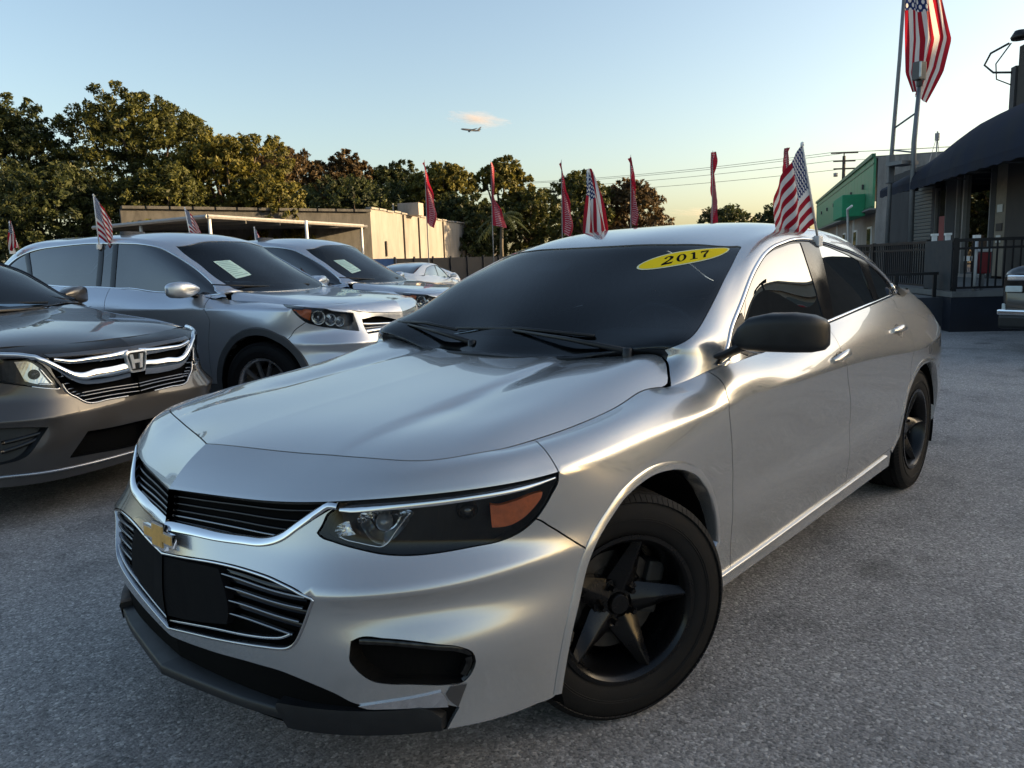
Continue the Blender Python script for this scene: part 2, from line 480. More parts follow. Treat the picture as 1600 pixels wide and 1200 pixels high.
def both_sides(o):
    """half part -> whole part mirrored over the centre line, one mesh"""
    me=o.data; k=len(me.vertices); c=mirror(o); m2=c.data
    bm=bmesh.new(); 
    V=[tuple(v.co) for v in me.vertices]+[tuple(v.co) for v in m2.vertices]
    F=[tuple(p.vertices) for p in me.polygons]+[tuple(i+k for i in p.vertices) for p in m2.polygons]
    n=[]
    for q in (me,m2):
        a=np.zeros(len(q.loops)*3); q.corner_normals.foreach_get('vector',a); n+=a.reshape(-1,3).tolist()
    bm.free()
    m3=bpy.data.meshes.new(me.name); m3.from_pydata(V,[],F)
    for q in me.materials: m3.materials.append(q)
    m3.polygons.foreach_set('material_index',[p.material_index for p in me.polygons]+[p.material_index for p in m2.polygons])
    m3.polygons.foreach_set('use_smooth',[True]*len(F)); m3.update(); m3.normals_split_custom_set(n)
    o.data=m3; bpy.data.objects.remove(c); return o
def ribbon(P,N,w,h,sink=.001,closed=False,prof=None):
    """moulding along points P lying on a surface with normals N: width w across, height h out. returns V,F,normals-free"""
    P=np.array(P,float); N=np.array(N,float); n=len(P)
    T=np.gradient(P,axis=0) if not closed else (np.roll(P,-1,0)-np.roll(P,1,0))
    T/=np.maximum(np.linalg.norm(T,axis=1,keepdims=True),1e-9); B=np.cross(N,T)
    B/=np.maximum(np.linalg.norm(B,axis=1,keepdims=True),1e-9)
    w=np.broadcast_to(np.asarray(w,float),(n,)); h=np.broadcast_to(np.asarray(h,float),(n,))
    prof=prof or [(-.5,-sink),(-.5,.45),(-.36,.85),(0,1.0),(.36,.85),(.5,.45),(.5,-sink)]
    m=len(prof); V=[];F=[]
    for i in range(n):
        for a,b in prof: V.append(P[i]+B[i]*a*w[i]+N[i]*(b*h[i] if b>0 else b))
    for i in range(n if closed else n-1):
        j=(i+1)%n
        for k in range(m-1): F.append((i*m+k,i*m+k+1,j*m+k+1,j*m+k))
    if not closed: F.append(tuple(range(m))); F.append(tuple((n-1)*m+k for k in range(m))[::-1])
    return V,F
def trim(name,surf,uv,w,h,m,parent,off=0.0,closed=False,step=.015,corner=38,both=False,sharp=R(50),label=None):
    q=polyline(uv,step,corner,closed); P=surf.ev(q); N=surf.nrm(q); P=P+N*off
    V,F=ribbon(P,N,w,h,.002-off if off<0 else .002,closed)
    o=MB().add(V,F).obj(name,m,parent,True,label,auto=sharp)
    # make faces look outward
    if both: return o,mirror(o,parent)
    return o
def tunnel(name,surf,uv,depth,m,parent,dirv=None,closed=True,step=.012,shrink=1.0,both=False,fill=True,gap=0.0,off=0.0):
    """recess behind an opening: side walls and a back plate"""
    q=polyline(uv,step,38,closed); P=surf.ev(q); N=surf.nrm(q); P=P+N*off
    D=-N*depth if dirv is None else np.array(dirv,float)[None]*depth+0*N
    Q=P+D; c=Q.mean(0); Q=c+(Q-c)*shrink; n=len(P)
    V=list(P)+list(Q); F=[(i,(i+1)%n,n+(i+1)%n,n+i) for i in range(n)]
    mb=MB().add(V,F)
    if fill:
        t=delaunay_2d_cdt([Vector(a) for a in q.tolist()],[(i,(i+1)%n) for i in range(n)],[],1,1e-6)
        # interior faces by the uv outline
        mb.add([Q[i] for i in range(n)],[tuple(f) for f in t[2] if max(f)<n])
    o=mb.obj(name,m,parent,False)
    if both: return o,mirror(o,parent)
    return o

# ---------- silver sedan: body lines (metres; x forward from the front axle, y to its left) ----------
SEDAN_LOWER=[
 [(.935,0,.22),(.91,.27,.22),(.845,.53,.22),(.76,.665,.22),(.655,.77,.225),(.50,.85,.225),(.37,.892,.225),(0,.885,.21),(-.45,.885,.205),(-.62,.885,.205),(-.9,.885,.205),(-1.5,.885,.21),(-2.2,.885,.22),(-2.83,.885,.24),(-3.3,.86,.28),(-3.6,.75,.30),(-3.8,.45,.31),(-3.86,0,.31)],
 [(.945,0,.33),(.918,.275,.33),(.853,.55,.33),(.762,.685,.33),(.64,.785,.33),(.48,.865,.33),(.34,.902,.33),(0,.90,.30),(-.45,.887,.30),(-.62,.886,.30),(-.9,.885,.30),(-1.5,.886,.30),(-2.2,.89,.31),(-2.83,.90,.33),(-3.3,.88,.36),(-3.63,.77,.38),(-3.87,.45,.39),(-3.94,0,.39)],
 [(.957,0,.465),(.925,.28,.465),(.855,.558,.465),(.757,.695,.465),(.63,.795,.465),(.45,.875,.465),(.29,.912,.465),(0,.915,.46),(-.45,.902,.47),(-.62,.903,.47),(-.9,.905,.475),(-1.5,.908,.46),(-2.2,.912,.475),(-2.83,.92,.48),(-3.3,.895,.48),(-3.64,.785,.48),(-3.89,.45,.48),(-3.96,0,.48)],
 [(.952,0,.535),(.922,.27,.535),(.848,.555,.535),(.738,.683,.535),(.61,.778,.535),(.44,.865,.535),(.275,.913,.535),(0,.922,.54),(-.45,.905,.54),(-.62,.904,.54),(-.9,.903,.54),(-1.5,.903,.54),(-2.2,.913,.54),(-2.83,.926,.54),(-3.29,.897,.54),(-3.63,.785,.54),(-3.88,.45,.54),(-3.95,0,.54)],
 [(.946,0,.588),(.919,.25,.588),(.852,.558,.582),(.755,.695,.587),(.62,.79,.590),(.44,.87,.60),(.26,.915,.60),(0,.928,.61),(-.45,.912,.60),(-.62,.909,.60),(-.9,.908,.60),(-1.5,.908,.60),(-2.2,.918,.60),(-2.83,.93,.60),(-3.28,.895,.60),(-3.62,.78,.60),(-3.86,.45,.60),(-3.93,0,.60)],
 [(.937,0,.635),(.893,.255,.635),(.822,.545,.63),(.715,.672,.63),(.58,.768,.635),(.41,.862,.64),(.245,.912,.645),(0,.931,.65),(-.45,.915,.66),(-.62,.914,.665),(-.9,.914,.67),(-1.5,.915,.67),(-2.2,.924,.67),(-2.83,.934,.66),(-3.28,.896,.66),(-3.62,.783,.66),(-3.85,.45,.66),(-3.92,0,.66)],
 [(.925,0,.685),(.872,.25,.685),(.80,.53,.685),(.69,.652,.688),(.56,.758,.69),(.40,.862,.70),(.24,.91,.715),(0,.928,.735),(-.45,.921,.755),(-.62,.922,.755),(-.9,.925,.76),(-1.5,.924,.76),(-2.2,.93,.75),(-2.83,.934,.74),(-3.28,.895,.75),(-3.61,.785,.77),(-3.83,.45,.8),(-3.9,0,.8)],
 [(.912,0,.752),(.858,.25,.759),(.785,.50,.775),(.69,.66,.79),(.555,.785,.798),(.415,.858,.803),(.31,.892,.812),(0,.903,.83),(-.45,.915,.842),(-.62,.922,.847),(-.9,.931,.853),(-1.5,.93,.85),(-2.2,.932,.83),(-2.83,.93,.81),(-3.25,.892,.84),(-3.57,.785,.87),(-3.77,.45,.9),(-3.84,0,.9)],
 [(.796,0,.857),(.722,.25,.853),(.655,.50,.858),(.585,.66,.862),(.46,.735,.864),(.37,.757,.863),(.26,.766,.866),(-.05,.78,.893),(-.335,.795,.919),(-.54,.85,.953),(-.9,.837,.965),(-1.5,.825,1.005),(-2.2,.81,1.058),(-2.83,.757,1.082),(-3.2,.715,1.08),(-3.5,.62,1.07),(-3.62,.3,1.07),(-3.65,0,1.07)],
]
def _bulge(net):
    import numpy as np
    a,b=np.array(net[-2]),np.array(net[-1]); m=(a+b)/2
    t=np.gradient(m,axis=0); d=b-a; n=np.cross(t,d); n/=np.linalg.norm(n,axis=1,keepdims=True)
    n*=np.sign(n[:,2:3])
    k=np.array([.006,.007,.008,.012,.02,.026,.026,.024,.02,.014,.014,.014,.012,.012,.015,.02,.02,.02])
    return net[:-1]+[[tuple(q) for q in m+n*k[:,None]]]+net[-1:]
SEDAN_LOWER=_bulge(SEDAN_LOWER); SEDAN_BREAKS=(4,7)
SEDAN_UPPER=[ # rows belt -> centre line, stations cowl -> boot
 [(-.33,.792,.905),(-.50,.847,.940),(-.70,.84,.947),(-.95,.831,.957),(-1.2,.826,.975),(-1.45,.822,.99),(-1.75,.816,1.015),(-2.15,.808,1.045),(-2.5,.786,1.06),(-2.8,.756,1.07),(-3.05,.731,1.075),(-3.3,.696,1.065)],
 [(-.345,.792,.935),(-.525,.841,.966),(-.722,.81,1.056),(-.90,.77,1.16),(-1.12,.722,1.28),(-1.36,.692,1.355),(-1.68,.68,1.394),(-2.05,.675,1.372),(-2.40,.68,1.318),(-2.72,.695,1.235),(-2.98,.725,1.10),(-3.3,.695,1.08)],
 [(-.375,.775,.985),(-.495,.816,1.006),(-.685,.79,1.09),(-.875,.742,1.195),(-1.08,.697,1.30),(-1.28,.662,1.375),(-1.62,.645,1.425),(-2.05,.635,1.42),(-2.45,.63,1.37),(-2.80,.63,1.275),(-3.08,.65,1.16),(-3.36,.64,1.085)],
 [(-.40,.745,1.012),(-.455,.79,1.03),(-.634,.76,1.108),(-.847,.715,1.215),(-1.042,.67,1.302),(-1.20,.625,1.365),(-1.6,.60,1.437),(-2.05,.59,1.435),(-2.5,.58,1.39),(-2.88,.57,1.29),(-3.2,.58,1.165),(-3.42,.57,1.085)],
 [(-.36,.38,.985),(-.39,.39,1.0),(-.55,.385,1.115),(-.76,.375,1.235),(-.94,.36,1.325),(-1.09,.35,1.393),(-1.55,.34,1.468),(-2.05,.33,1.468),(-2.5,.32,1.42),(-2.9,.31,1.33),(-3.25,.3,1.20),(-3.5,.3,1.10)],
 [(-.31,0,.985),(-.34,0,1.0),(-.52,0,1.12),(-.73,0,1.245),(-.90,0,1.335),(-1.06,0,1.402),(-1.55,0,1.475),(-2.05,0,1.475),(-2.5,0,1.43),(-2.9,0,1.335),(-3.25,0,1.205),(-3.5,0,1.10)],
]
SEDAN_UPPER=SEDAN_UPPER+[[(x,-y,z) for x,y,z in r] for r in SEDAN_UPPER[-2::-1]]
HOOD_X=(.85,.6,.3,0,-.3,-.44); HOOD_Y=(0,.35,.6,.7,.79)
HOOD_Z=[(0.8457, 0.7998, 0.7784, 0.7635, 0.68), (0.8846, 0.8795, 0.8637, 0.8434, 0.8104), (0.9183, 0.9172, 0.9069, 0.897, 0.844), (0.9479, 0.9489, 0.9451, 0.9296, 0.8797), (0.975, 0.979, 0.985, 0.9801, 0.9166), (0.988, 0.993, 1.001, 1.004, 0.9378)]
HOOD=[[(x,s*y,z) for x,z in zip(HOOD_X,[r[j] for r in HOOD_Z])] for s,j,y in [(1,j,HOOD_Y[j]) for j in (4,3,2,1)]+[(-1,j,HOOD_Y[j]) for j in (0,1,2,3,4)]]
# ---------- crossover and minivan: the sedan's line topology re-proportioned, own roofs ----------
def warp(net,xm,ys,zm):
    x0,x1=zip(*sorted(xm)); z0,z1=zip(*sorted(zm))
    return [[(float(np.interp(x,x0,x1)),y*ys,float(np.interp(z,z0,z1))) for x,y,z in r] for r in net]
XO_X=[(-3.96,-3.62),(-3.3,-3.28),(-2.83,-2.62),(-.55,-.55),(.0,.0),(.96,.90)]
XO_Z=[(.2,.25),(.33,.40),(.6,.72),(.69,.83),(.752,.90),(.80,.985),(.86,1.0),(.92,1.06),(.965,1.125),(1.005,1.165),(1.085,1.225)]
XO_LOWER=warp(SEDAN_LOWER,XO_X,.985,XO_Z)
for _r,_b in zip(XO_LOWER,(.0,.0,.0,.0,.0,.0,.0,.0,.0,.0)):
    for _i,_x in ((13,-3.0),(14,-3.30),(15,-3.50),(16,-3.60),(17,-3.63)): _r[_i]=(min(_r[_i][0],_x) if _i>14 else _x,_r[_i][1] if _i<15 else max(_r[_i][1],(.70,.40,0)[_i-15]),_r[_i][2])
for _r in XO_LOWER[-2:]:
    for _i,_q in ((13,.80),(14,.755),(15,.66),(16,.38)): _r[_i]=(_r[_i][0],_q,_r[_i][2])
XO_HOOD=warp(HOOD,XO_X,.985,[(.7,.82),(.80,.97),(.85,1.0),(.92,1.06),(1.0,1.125)])
XO_UPPER=[
 [(-.36,.80,1.06),(-.55,.82,1.09),(-.75,.81,1.11),(-.98,.805,1.12),(-1.25,.80,1.14),(-1.5,.795,1.155),(-1.95,.79,1.175),(-2.5,.775,1.2),(-3.0,.75,1.215),(-3.35,.71,1.22),(-3.55,.66,1.22)],
 [(-.37,.795,1.08),(-.60,.815,1.105),(-.78,.785,1.21),(-.95,.75,1.32),(-1.15,.705,1.44),(-1.42,.675,1.525),(-1.9,.665,1.555),(-2.5,.665,1.53),(-3.0,.675,1.45),(-3.30,.69,1.30),(-3.52,.66,1.24)],
 [(-.40,.78,1.11),(-.56,.795,1.14),(-.72,.765,1.235),(-.90,.73,1.345),(-1.09,.68,1.46),(-1.35,.65,1.56),(-1.9,.63,1.61),(-2.5,.63,1.595),(-3.0,.635,1.53),(-3.36,.65,1.34),(-3.56,.64,1.25)],
 [(-.42,.75,1.12),(-.50,.765,1.15),(-.67,.735,1.245),(-.86,.70,1.355),(-1.03,.655,1.46),(-1.2,.61,1.55),(-1.85,.59,1.63),(-2.5,.585,1.62),(-3.05,.58,1.565),(-3.42,.58,1.36),(-3.6,.58,1.25)],
 [(-.30,.38,1.11),(-.34,.39,1.13),(-.50,.38,1.25),(-.70,.37,1.375),(-.88,.355,1.485),(-1.08,.345,1.585),(-1.8,.33,1.665),(-2.5,.33,1.66),(-3.1,.32,1.60),(-3.48,.32,1.36),(-3.66,.32,1.25)],
 [(-.25,0,1.11),(-.29,0,1.13),(-.46,0,1.255),(-.66,0,1.385),(-.84,0,1.495),(-1.05,0,1.597),(-1.8,0,1.68),(-2.5,0,1.675),(-3.12,0,1.61),(-3.5,0,1.37),(-3.68,0,1.25)]]
XO_UPPER=XO_UPPER+[[(x,-y,z) for x,y,z in r] for r in XO_UPPER[-2::-1]]
MV_X=[(-3.96,-3.95),(-2.83,-3.0),(-.55,-.50),(0,0),(.78,.86),(.96,1.02)]
MV_Z=[(.2,.21),(.33,.32),(.6,.60),(.69,.74),(.752,.88),(.80,.92),(.86,.955),(.92,1.05),(.965,1.10),(1.085,1.2)]
MV_LOWER=[[(x-.02*abs(y),y,z) for x,y,z in r] for r in warp(SEDAN_LOWER,MV_X,1.065,MV_Z)]
MV_LOWER=[[(x+(.06*min(1,abs(y)/.5) if x>.5 else 0),y,z) for x,y,z in r] for r in MV_LOWER]
MV_HOOD=[[(x+(.06*min(1,abs(y)/.5) if x>.5 else 0)-.02*abs(y),y,z) for x,y,z in r] for r in warp(HOOD,MV_X,1.065,[(.7,.78),(.80,.88),(.85,.95),(.92,1.05),(1.0,1.135)])]
MV_UPPER=[[(x*1.08-(.0 if x>-1 else .15),y*1.085,z+.02 if z<1.2 else z*1.04-.028) for x,y,z in r] for r in XO_UPPER]
SEDAN_UV={
 'lamp':[(0.602,0.605),(0.586,0.591),(0.572,0.583),(0.557,0.562),(0.539,0.540),(0.545,0.532),(0.577,0.518),(0.639,0.493),(0.700,0.471),(0.761,0.459),(0.835,0.455),(0.907,0.459),(0.970,0.466),(1.004,0.482),(1.041,0.514),(1.066,0.540),(1.095,0.566),(1.132,0.591),(1.151,0.605)],
 'chrome_low':[(0.000,0.456),(0.117,0.457),(0.219,0.458),(0.312,0.470),(0.372,0.480),(0.406,0.494),(0.435,0.511),(0.474,0.539),(0.518,0.565),(0.552,0.582),(0.575,0.592),(0.594,0.599)],
 'bumper_fender':[(1.044,0.515),(1.077,0.477),(1.112,0.436),(1.152,0.396),(1.209,0.345)],
 'nose_fender':[(1.155,0.787),(1.138,0.725),(1.139,0.688),(1.144,0.655),(1.150,0.626),(1.151,0.605)],
 'lower_grille':[(0.000,0.367),(0.148,0.379),(0.251,0.389),(0.329,0.394),(0.382,0.394),(0.422,0.392),(0.460,0.386),(0.507,0.375),(0.542,0.360),(0.546,0.351),(0.536,0.324),(0.524,0.292),(0.510,0.262),(0.498,0.241),(0.485,0.227),(0.467,0.217),(0.447,0.212),(0.411,0.207),(0.321,0.193),(0.221,0.176),(0.110,0.159),(0.000,0.141)],
 'bumper_low':[(0.000,0.115),(0.184,0.127),(0.360,0.145),(0.445,0.147),(0.519,0.134),(0.587,0.113),(0.647,0.085),(0.715,0.083),(0.874,0.063),(0.900,0.053),(0.879,0.005),(0.918,0.004),(0.977,0.002),(1.043,0.003),(1.118,0.008),(1.172,0.009),(1.197,0.019)],
 'fog':[(0.636,0.248),(0.635,0.232),(0.635,0.203),(0.646,0.188),(0.657,0.175),(0.692,0.150),(0.722,0.143),(0.775,0.137),(0.866,0.121),(0.899,0.119),(0.913,0.133),(0.921,0.155),(0.923,0.170),(0.920,0.184),(0.913,0.198),(0.895,0.211),(0.832,0.231),(0.772,0.244),(0.712,0.252),(0.652,0.255)],
 'fog_leg':[(0.873,0.114),(0.910,0.113),(0.899,0.057),(0.872,0.081),(0.864,0.095)],
 'blade':[(0.653,0.084),(0.715,0.093),(0.792,0.100),(0.851,0.106),(0.868,0.080),(0.874,0.063),(0.795,0.072),(0.716,0.076),(0.676,0.077)],
 'front_arch':[(1.194,0.013),(1.189,0.064),(1.182,0.122),(1.175,0.188),(1.182,0.270),(1.201,0.351),(1.223,0.394),(1.256,0.436),(1.306,0.475),(1.384,0.495),(1.453,0.502),(1.522,0.503),(1.588,0.496),(1.659,0.481),(1.717,0.459),(1.773,0.428),(1.820,0.382),(1.862,0.336),(1.896,0.288),(1.914,0.243),(1.938,0.174),(1.956,0.106)],
 'rear_arch':[(3.908,0.000),(4.003,0.000),(3.976,0.144),(3.975,0.202),(3.983,0.268),(4.013,0.370),(4.048,0.406),(4.110,0.449),(4.213,0.480),(4.336,0.492)],
 'door_front':[(2.078,0.790),(2.059,0.745),(2.036,0.694),(2.004,0.645),(1.970,0.594),(1.978,0.523),(1.998,0.460),(2.032,0.327),(2.047,0.178),(2.064,0.074)],
 'door_mid':[(5.893,0.533),(3.063,0.713),(3.042,0.640),(3.082,0.546),(3.178,0.384),(3.191,0.238),(3.219,0.105)],
 'door_rear':[(4.194,0.803),(4.147,0.769),(4.116,0.712),(4.122,0.664),(4.079,0.631),(4.033,0.566),(4.004,0.467),(3.979,0.395)],
 'door_bottom':[(2.030,0.054),(2.392,0.061),(2.768,0.069),(3.213,0.078),(3.788,0.103)],
 'handle_front':[(2.892,0.640),(2.966,0.640),(3.057,0.647),(3.139,0.663)],
 'handle_rear':[(3.787,0.687),(3.863,0.680),(3.978,0.679),(4.056,0.684)],
 'amber':[(0.937,0.569),(0.952,0.565),(0.991,0.567),(1.057,0.575),(1.076,0.574),(1.071,0.565),(1.059,0.554),(1.041,0.540),(1.011,0.519),(0.989,0.510),(0.968,0.509),(0.947,0.512)],
 'windshield':[(0.069,0.414),(0.109,0.393),(0.149,0.375),(0.194,0.364),(0.252,0.357),(0.321,0.352),(0.482,0.349),(0.622,0.354),(0.781,0.353),(0.903,0.347),(0.946,0.346),(0.976,0.367),(0.993,0.507),(0.940,0.654),(0.922,0.756),(0.912,0.868),(0.912,0.929)],
 'dlo':[(0.144,0.165),(0.314,0.197),(0.495,0.201),(0.665,0.200),(0.786,0.200),(0.884,0.205),(0.974,0.204),(1.068,0.198),(1.194,0.196),(1.332,0.194),(1.525,0.192),(1.701,0.191),(1.903,0.190),(2.122,0.196),(2.301,0.189),(2.451,0.170),(2.593,0.159),(2.736,0.173),(2.732,0.069),(2.667,0.000),(2.502,0.000),(1.688,0.002),(1.297,0.003),(0.843,0.006),(0.507,0.007)],
 'front_glass':[(0.311,0.163),(0.438,0.190),(0.510,0.193),(0.655,0.191),(0.776,0.189),(0.871,0.194),(0.958,0.193),(1.049,0.187),(1.170,0.184),(1.293,0.180),(1.238,0.126),(1.204,0.068),(1.166,0.009),(1.149,0.007),(0.846,0.008),(0.554,0.014),(0.357,0.019),(0.284,0.041)],
 'rear_glass':[(1.574,0.176),(1.688,0.177),(1.866,0.173),(2.050,0.170),(2.182,0.160),(2.124,0.088),(2.082,0.037),(2.066,0.009),(2.031,0.005),(1.700,0.006),(1.371,0.005),(1.333,0.007),(1.385,0.042),(1.468,0.103)],
 'quarter_glass':[(2.346,0.159),(2.418,0.144),(2.506,0.114),(2.581,0.073),(2.619,0.025),(2.571,0.009),(2.205,0.007),(2.185,0.015),(2.248,0.072)],
 'sticker':[(0.733,0.685),(0.787,0.682),(0.853,0.628),(0.931,0.545),(0.969,0.448),(0.935,0.384),(0.887,0.373),(0.838,0.396),(0.761,0.477),(0.707,0.554),(0.690,0.632),(0.708,0.670)],
 'sail':[(0.144,0.165),(0.314,0.197),(0.488,0.181),(0.464,0.111),(0.402,0.007)],
 'drl':[(0.607,0.596),(0.689,0.596),(0.756,0.595),(0.822,0.596),(0.891,0.597),(0.969,0.599),(1.045,0.600),(1.132,0.601),(1.127,0.596),(1.043,0.592),(0.970,0.589),(0.893,0.588),(0.823,0.586),(0.756,0.586),(0.689,0.586),(0.596,0.587)],
 'reflector':[(0.653,0.581),(0.702,0.579),(0.761,0.575),(0.766,0.571),(0.754,0.550),(0.733,0.520),(0.715,0.504),(0.697,0.495),(0.678,0.503),(0.651,0.540),(0.639,0.566),(0.648,0.577)],
 'reflector_low':[(0.579,0.541),(0.585,0.553),(0.599,0.561),(0.618,0.565),(0.621,0.548),(0.630,0.532),(0.610,0.530),(0.591,0.531)],
 'reflector_rim':[(0.588,0.531),(0.609,0.520),(0.640,0.510),(0.670,0.500),(0.697,0.495),(0.709,0.503),(0.724,0.524),(0.744,0.551),(0.760,0.571)],
 'projector':[(0.890,0.552)],
 'bar_upper':[(0.008,0.550),(0.205,0.557),(0.349,0.565),(0.472,0.570)],
 'nose_mid':[(0.010,0.525),(0.000,0.416)],
}
XO_UV={
 'door_front':[(2.002,0.871),(1.881,0.592),(1.961,0.248)],
 'arch':[(1.943,0.120),(1.894,0.300),(1.834,0.406),(1.742,0.502),(1.594,0.576),(1.416,0.601),(1.276,0.591),(1.169,0.555),(1.118,0.503),(1.087,0.442),(1.038,0.386),(0.980,0.304)],
 'lamp':[(1.227,0.878),(0.970,0.790),(0.782,0.694),(0.600,0.685),(0.560,0.586),(0.558,0.547),(0.751,0.590),(0.903,0.620),(0.965,0.637),(1.031,0.670),(1.135,0.729)],
 'amber':[(1.117,0.730),(0.911,0.693),(0.935,0.644),(1.001,0.666)],
 'bowl':[(0.868,0.658)],
 'grille':[(0.519,0.651),(0.340,0.667),(0.086,0.688),(0.061,0.618),(0.193,0.508),(0.478,0.509)],
 'bumper_seam':[(0.965,0.637),(1.029,0.592),(1.095,0.482)],
 'dlo':[(0.021,0.267),(0.199,0.364),(0.342,0.385),(0.505,0.388),(0.653,0.367),(0.784,0.323),(0.889,0.294),(0.978,0.256),(1.089,0.230),(1.421,0.216),(1.815,0.239),(2.269,0.240),(2.606,0.233)],
 'dlo_bottom':[(1.450,0.010),(1.003,0.010),(0.397,0.047)],
 'bpil':[(1.360,0.204),(1.236,0.011),(1.605,0.215),(1.477,0.014)],
 'windscreen':[(0.027,0.638),(0.130,0.486),(0.285,0.450),(0.562,0.451),(0.952,0.401)],
 'sticker':[(0.586,0.570),(0.589,0.703),(0.347,0.720),(0.305,0.574)],
}
MV_UV={
 'wing':[(0.872,0.855),(0.771,0.819),(0.730,0.784),(0.662,0.760),(0.611,0.719),(0.554,0.699),(0.487,0.673),(0.405,0.640),(0.372,0.631),(0.281,0.629),(0.175,0.629),(0.061,0.636)],
 'wing_up':[(0.525,0.708),(0.430,0.698),(0.304,0.698),(0.151,0.700),(0.040,0.705)],
 'grille':[(0.569,0.745),(0.538,0.682),(0.482,0.618),(0.418,0.484),(0.372,0.414),(0.242,0.402),(0.107,0.397)],
 'grille_top':[(0.557,0.774),(0.440,0.771),(0.270,0.773),(0.013,0.770)],
 'lamp':[(0.939,0.798),(0.819,0.750),(0.751,0.718),(0.626,0.709),(0.581,0.692),(0.538,0.658),(0.489,0.603),(0.499,0.593),(0.630,0.619),(0.771,0.641),(0.974,0.665)],
 'lamp_bowl':[(0.699,0.705),(0.631,0.703),(0.593,0.684),(0.522,0.622),(0.600,0.628),(0.663,0.641)],
 'fog':[(0.933,0.322),(0.808,0.320),(0.685,0.312),(0.582,0.298),(0.637,0.232),(0.702,0.164),(0.837,0.129),(0.970,0.118)],
 'low_grille':[(0.492,0.108),(0.375,0.237),(0.250,0.228),(0.111,0.224)],
 'low_grille_bottom':[(0.124,0.080),(0.346,0.098)],
 'badge':[(0.028,0.671)],
 'crease':[(0.920,0.389),(0.798,0.387),(0.621,0.363),(0.453,0.303)],
}

# ================= the lot: ground, buildings, trees, flags =================
LOT=CAM_YAW-R(90)                       # lot frame: s to the right of the view, d away from it
def E(s,d,z=0.0):
    c,n=math.cos(LOT),math.sin(LOT); return (CAM_POS[0]+c*s-n*d,CAM_POS[1]+n*s+c*d,z)
def asphalt():
    b=NB('asphalt'); t=b.tex('Object')
    big=b.noise(.35,5,.6,t); mid=b.noise(2.2,6,.65,t); fine=b.noise(55,4,.7,t)
    vo=b.node('ShaderNodeTexVoronoi'); vo.inputs['Scale'].default_value=115; b.l(t,vo.inputs['Vector'])
    v2=b.node('ShaderNodeTexVoronoi'); v2.inputs['Scale'].default_value=210; b.l(t,v2.inputs['Vector'])
    sep=b.node('ShaderNodeSeparateColor'); b.l(vo.outputs['Color'],sep.inputs[0])
    stone=b.ramp(sep.outputs[0],[(0,(.075,.076,.078)),(.35,(.20,.20,.203)),(.80,(.32,.32,.322)),(.94,(.46,.46,.46)),(1,(.68,.68,.67))])
    sep2=b.node('ShaderNodeSeparateColor'); b.l(v2.outputs['Color'],sep2.inputs[0])
    sand=b.ramp(sep2.outputs[1],[(0,(.11,.11,.113)),(.6,(.25,.25,.254)),(1,(.40,.40,.40))])
    col=b.mix(.45,stone,sand)
    wear=b.ramp(big,[(.3,(.84,.82,.80)),(.55,(1.08,1.04,1.0)),(.75,(1.30,1.25,1.18))])
    m1=b.node('ShaderNodeMix',data_type='RGBA',blend_type='MULTIPLY'); m1.inputs[0].default_value=1; b.l(col,m1.inputs[6]); b.l(wear,m1.inputs[7])
    m2=b.node('ShaderNodeMix',data_type='RGBA',blend_type='MULTIPLY'); m2.inputs[0].default_value=1; b.l(m1.outputs[2],m2.inputs[6]); b.l(b.ramp(mid,[(.28,(.58,.58,.58)),(.5,(1.02,1.01,1)),(.8,(1.18,1.17,1.15))]),m2.inputs[7])
    # oil drips and scuffs
    st=b.node('ShaderNodeTexVoronoi'); st.inputs['Scale'].default_value=1.1; st.inputs['Randomness'].default_value=1
    w=b.node('ShaderNodeMix',data_type='VECTOR'); w.inputs[0].default_value=.12; b.l(t,w.inputs[4]); nn=b.node('ShaderNodeTexNoise'); nn.inputs['Scale'].default_value=3.5; nn.inputs['Detail'].default_value=5; b.l(t,nn.inputs['Vector']); b.l(nn.outputs['Color'],w.inputs[5]); b.l(w.outputs[1],st.inputs['Vector'])
    spot=b.ramp(st.outputs['Distance'],[(.05,.35),(.16,1.0)])
    # hairline cracks
    ck=b.node('ShaderNodeTexVoronoi',feature='DISTANCE_TO_EDGE'); ck.inputs['Scale'].default_value=.55; b.l(w.outputs[1],ck.inputs['Vector'])
    line=b.ramp(ck.outputs['Distance'],[(.0,.55),(.006,1.0)])
    crk=b.mix(b.ramp(b.noise(.8,3,.5,t),[(.45,0.0),(.62,1.0)]),(1,1,1),line)
    m3=b.node('ShaderNodeMix',data_type='RGBA',blend_type='MULTIPLY'); m3.inputs[0].default_value=.8; b.l(m2.outputs[2],m3.inputs[6]); b.l(spot,m3.inputs[7])
    m4=b.node('ShaderNodeMix',data_type='RGBA',blend_type='MULTIPLY'); m4.inputs[0].default_value=.7; b.l(m3.outputs[2],m4.inputs[6]); b.l(crk,m4.inputs[7])
    b.l(m4.outputs[2],b.b.inputs['Base Color']); b.l(b.ramp(mid,[(.3,.72),(.7,.9)]),b.b.inputs['Roughness']); b.b.inputs['Specular IOR Level'].default_value=.35
    h=b.math('ADD',b.math('MULTIPLY',vo.outputs['Distance'],-.9),b.math('MULTIPLY',fine,.5)); b.bump(h,.45,.004)
    return b.m
def ground():
    # one sheet to the horizon with gentle unevenness near by
    rings=[0,1,2,3,4.5,6.5,9,12,16,22,30,42,60,100,200,500,1500,4500]; n=64; V=[E(0,6)];F=[]
    for k,r in enumerate(rings[1:]):
        for i in range(n):
            a=2*math.pi*i/n; x,y,_=E(r*math.cos(a),6+r*math.sin(a)); V.append((x,y,0))
    for i in range(n): F.append((0,1+i,1+(i+1)%n))
    for k in range(len(rings)-2):
        for i in range(n): a=1+k*n+i; b=1+k*n+(i+1)%n; F.append((a,a+n,b+n,b))
    tag(mesh_obj('parking_lot',V,F,asphalt(),None,True),kind='structure')
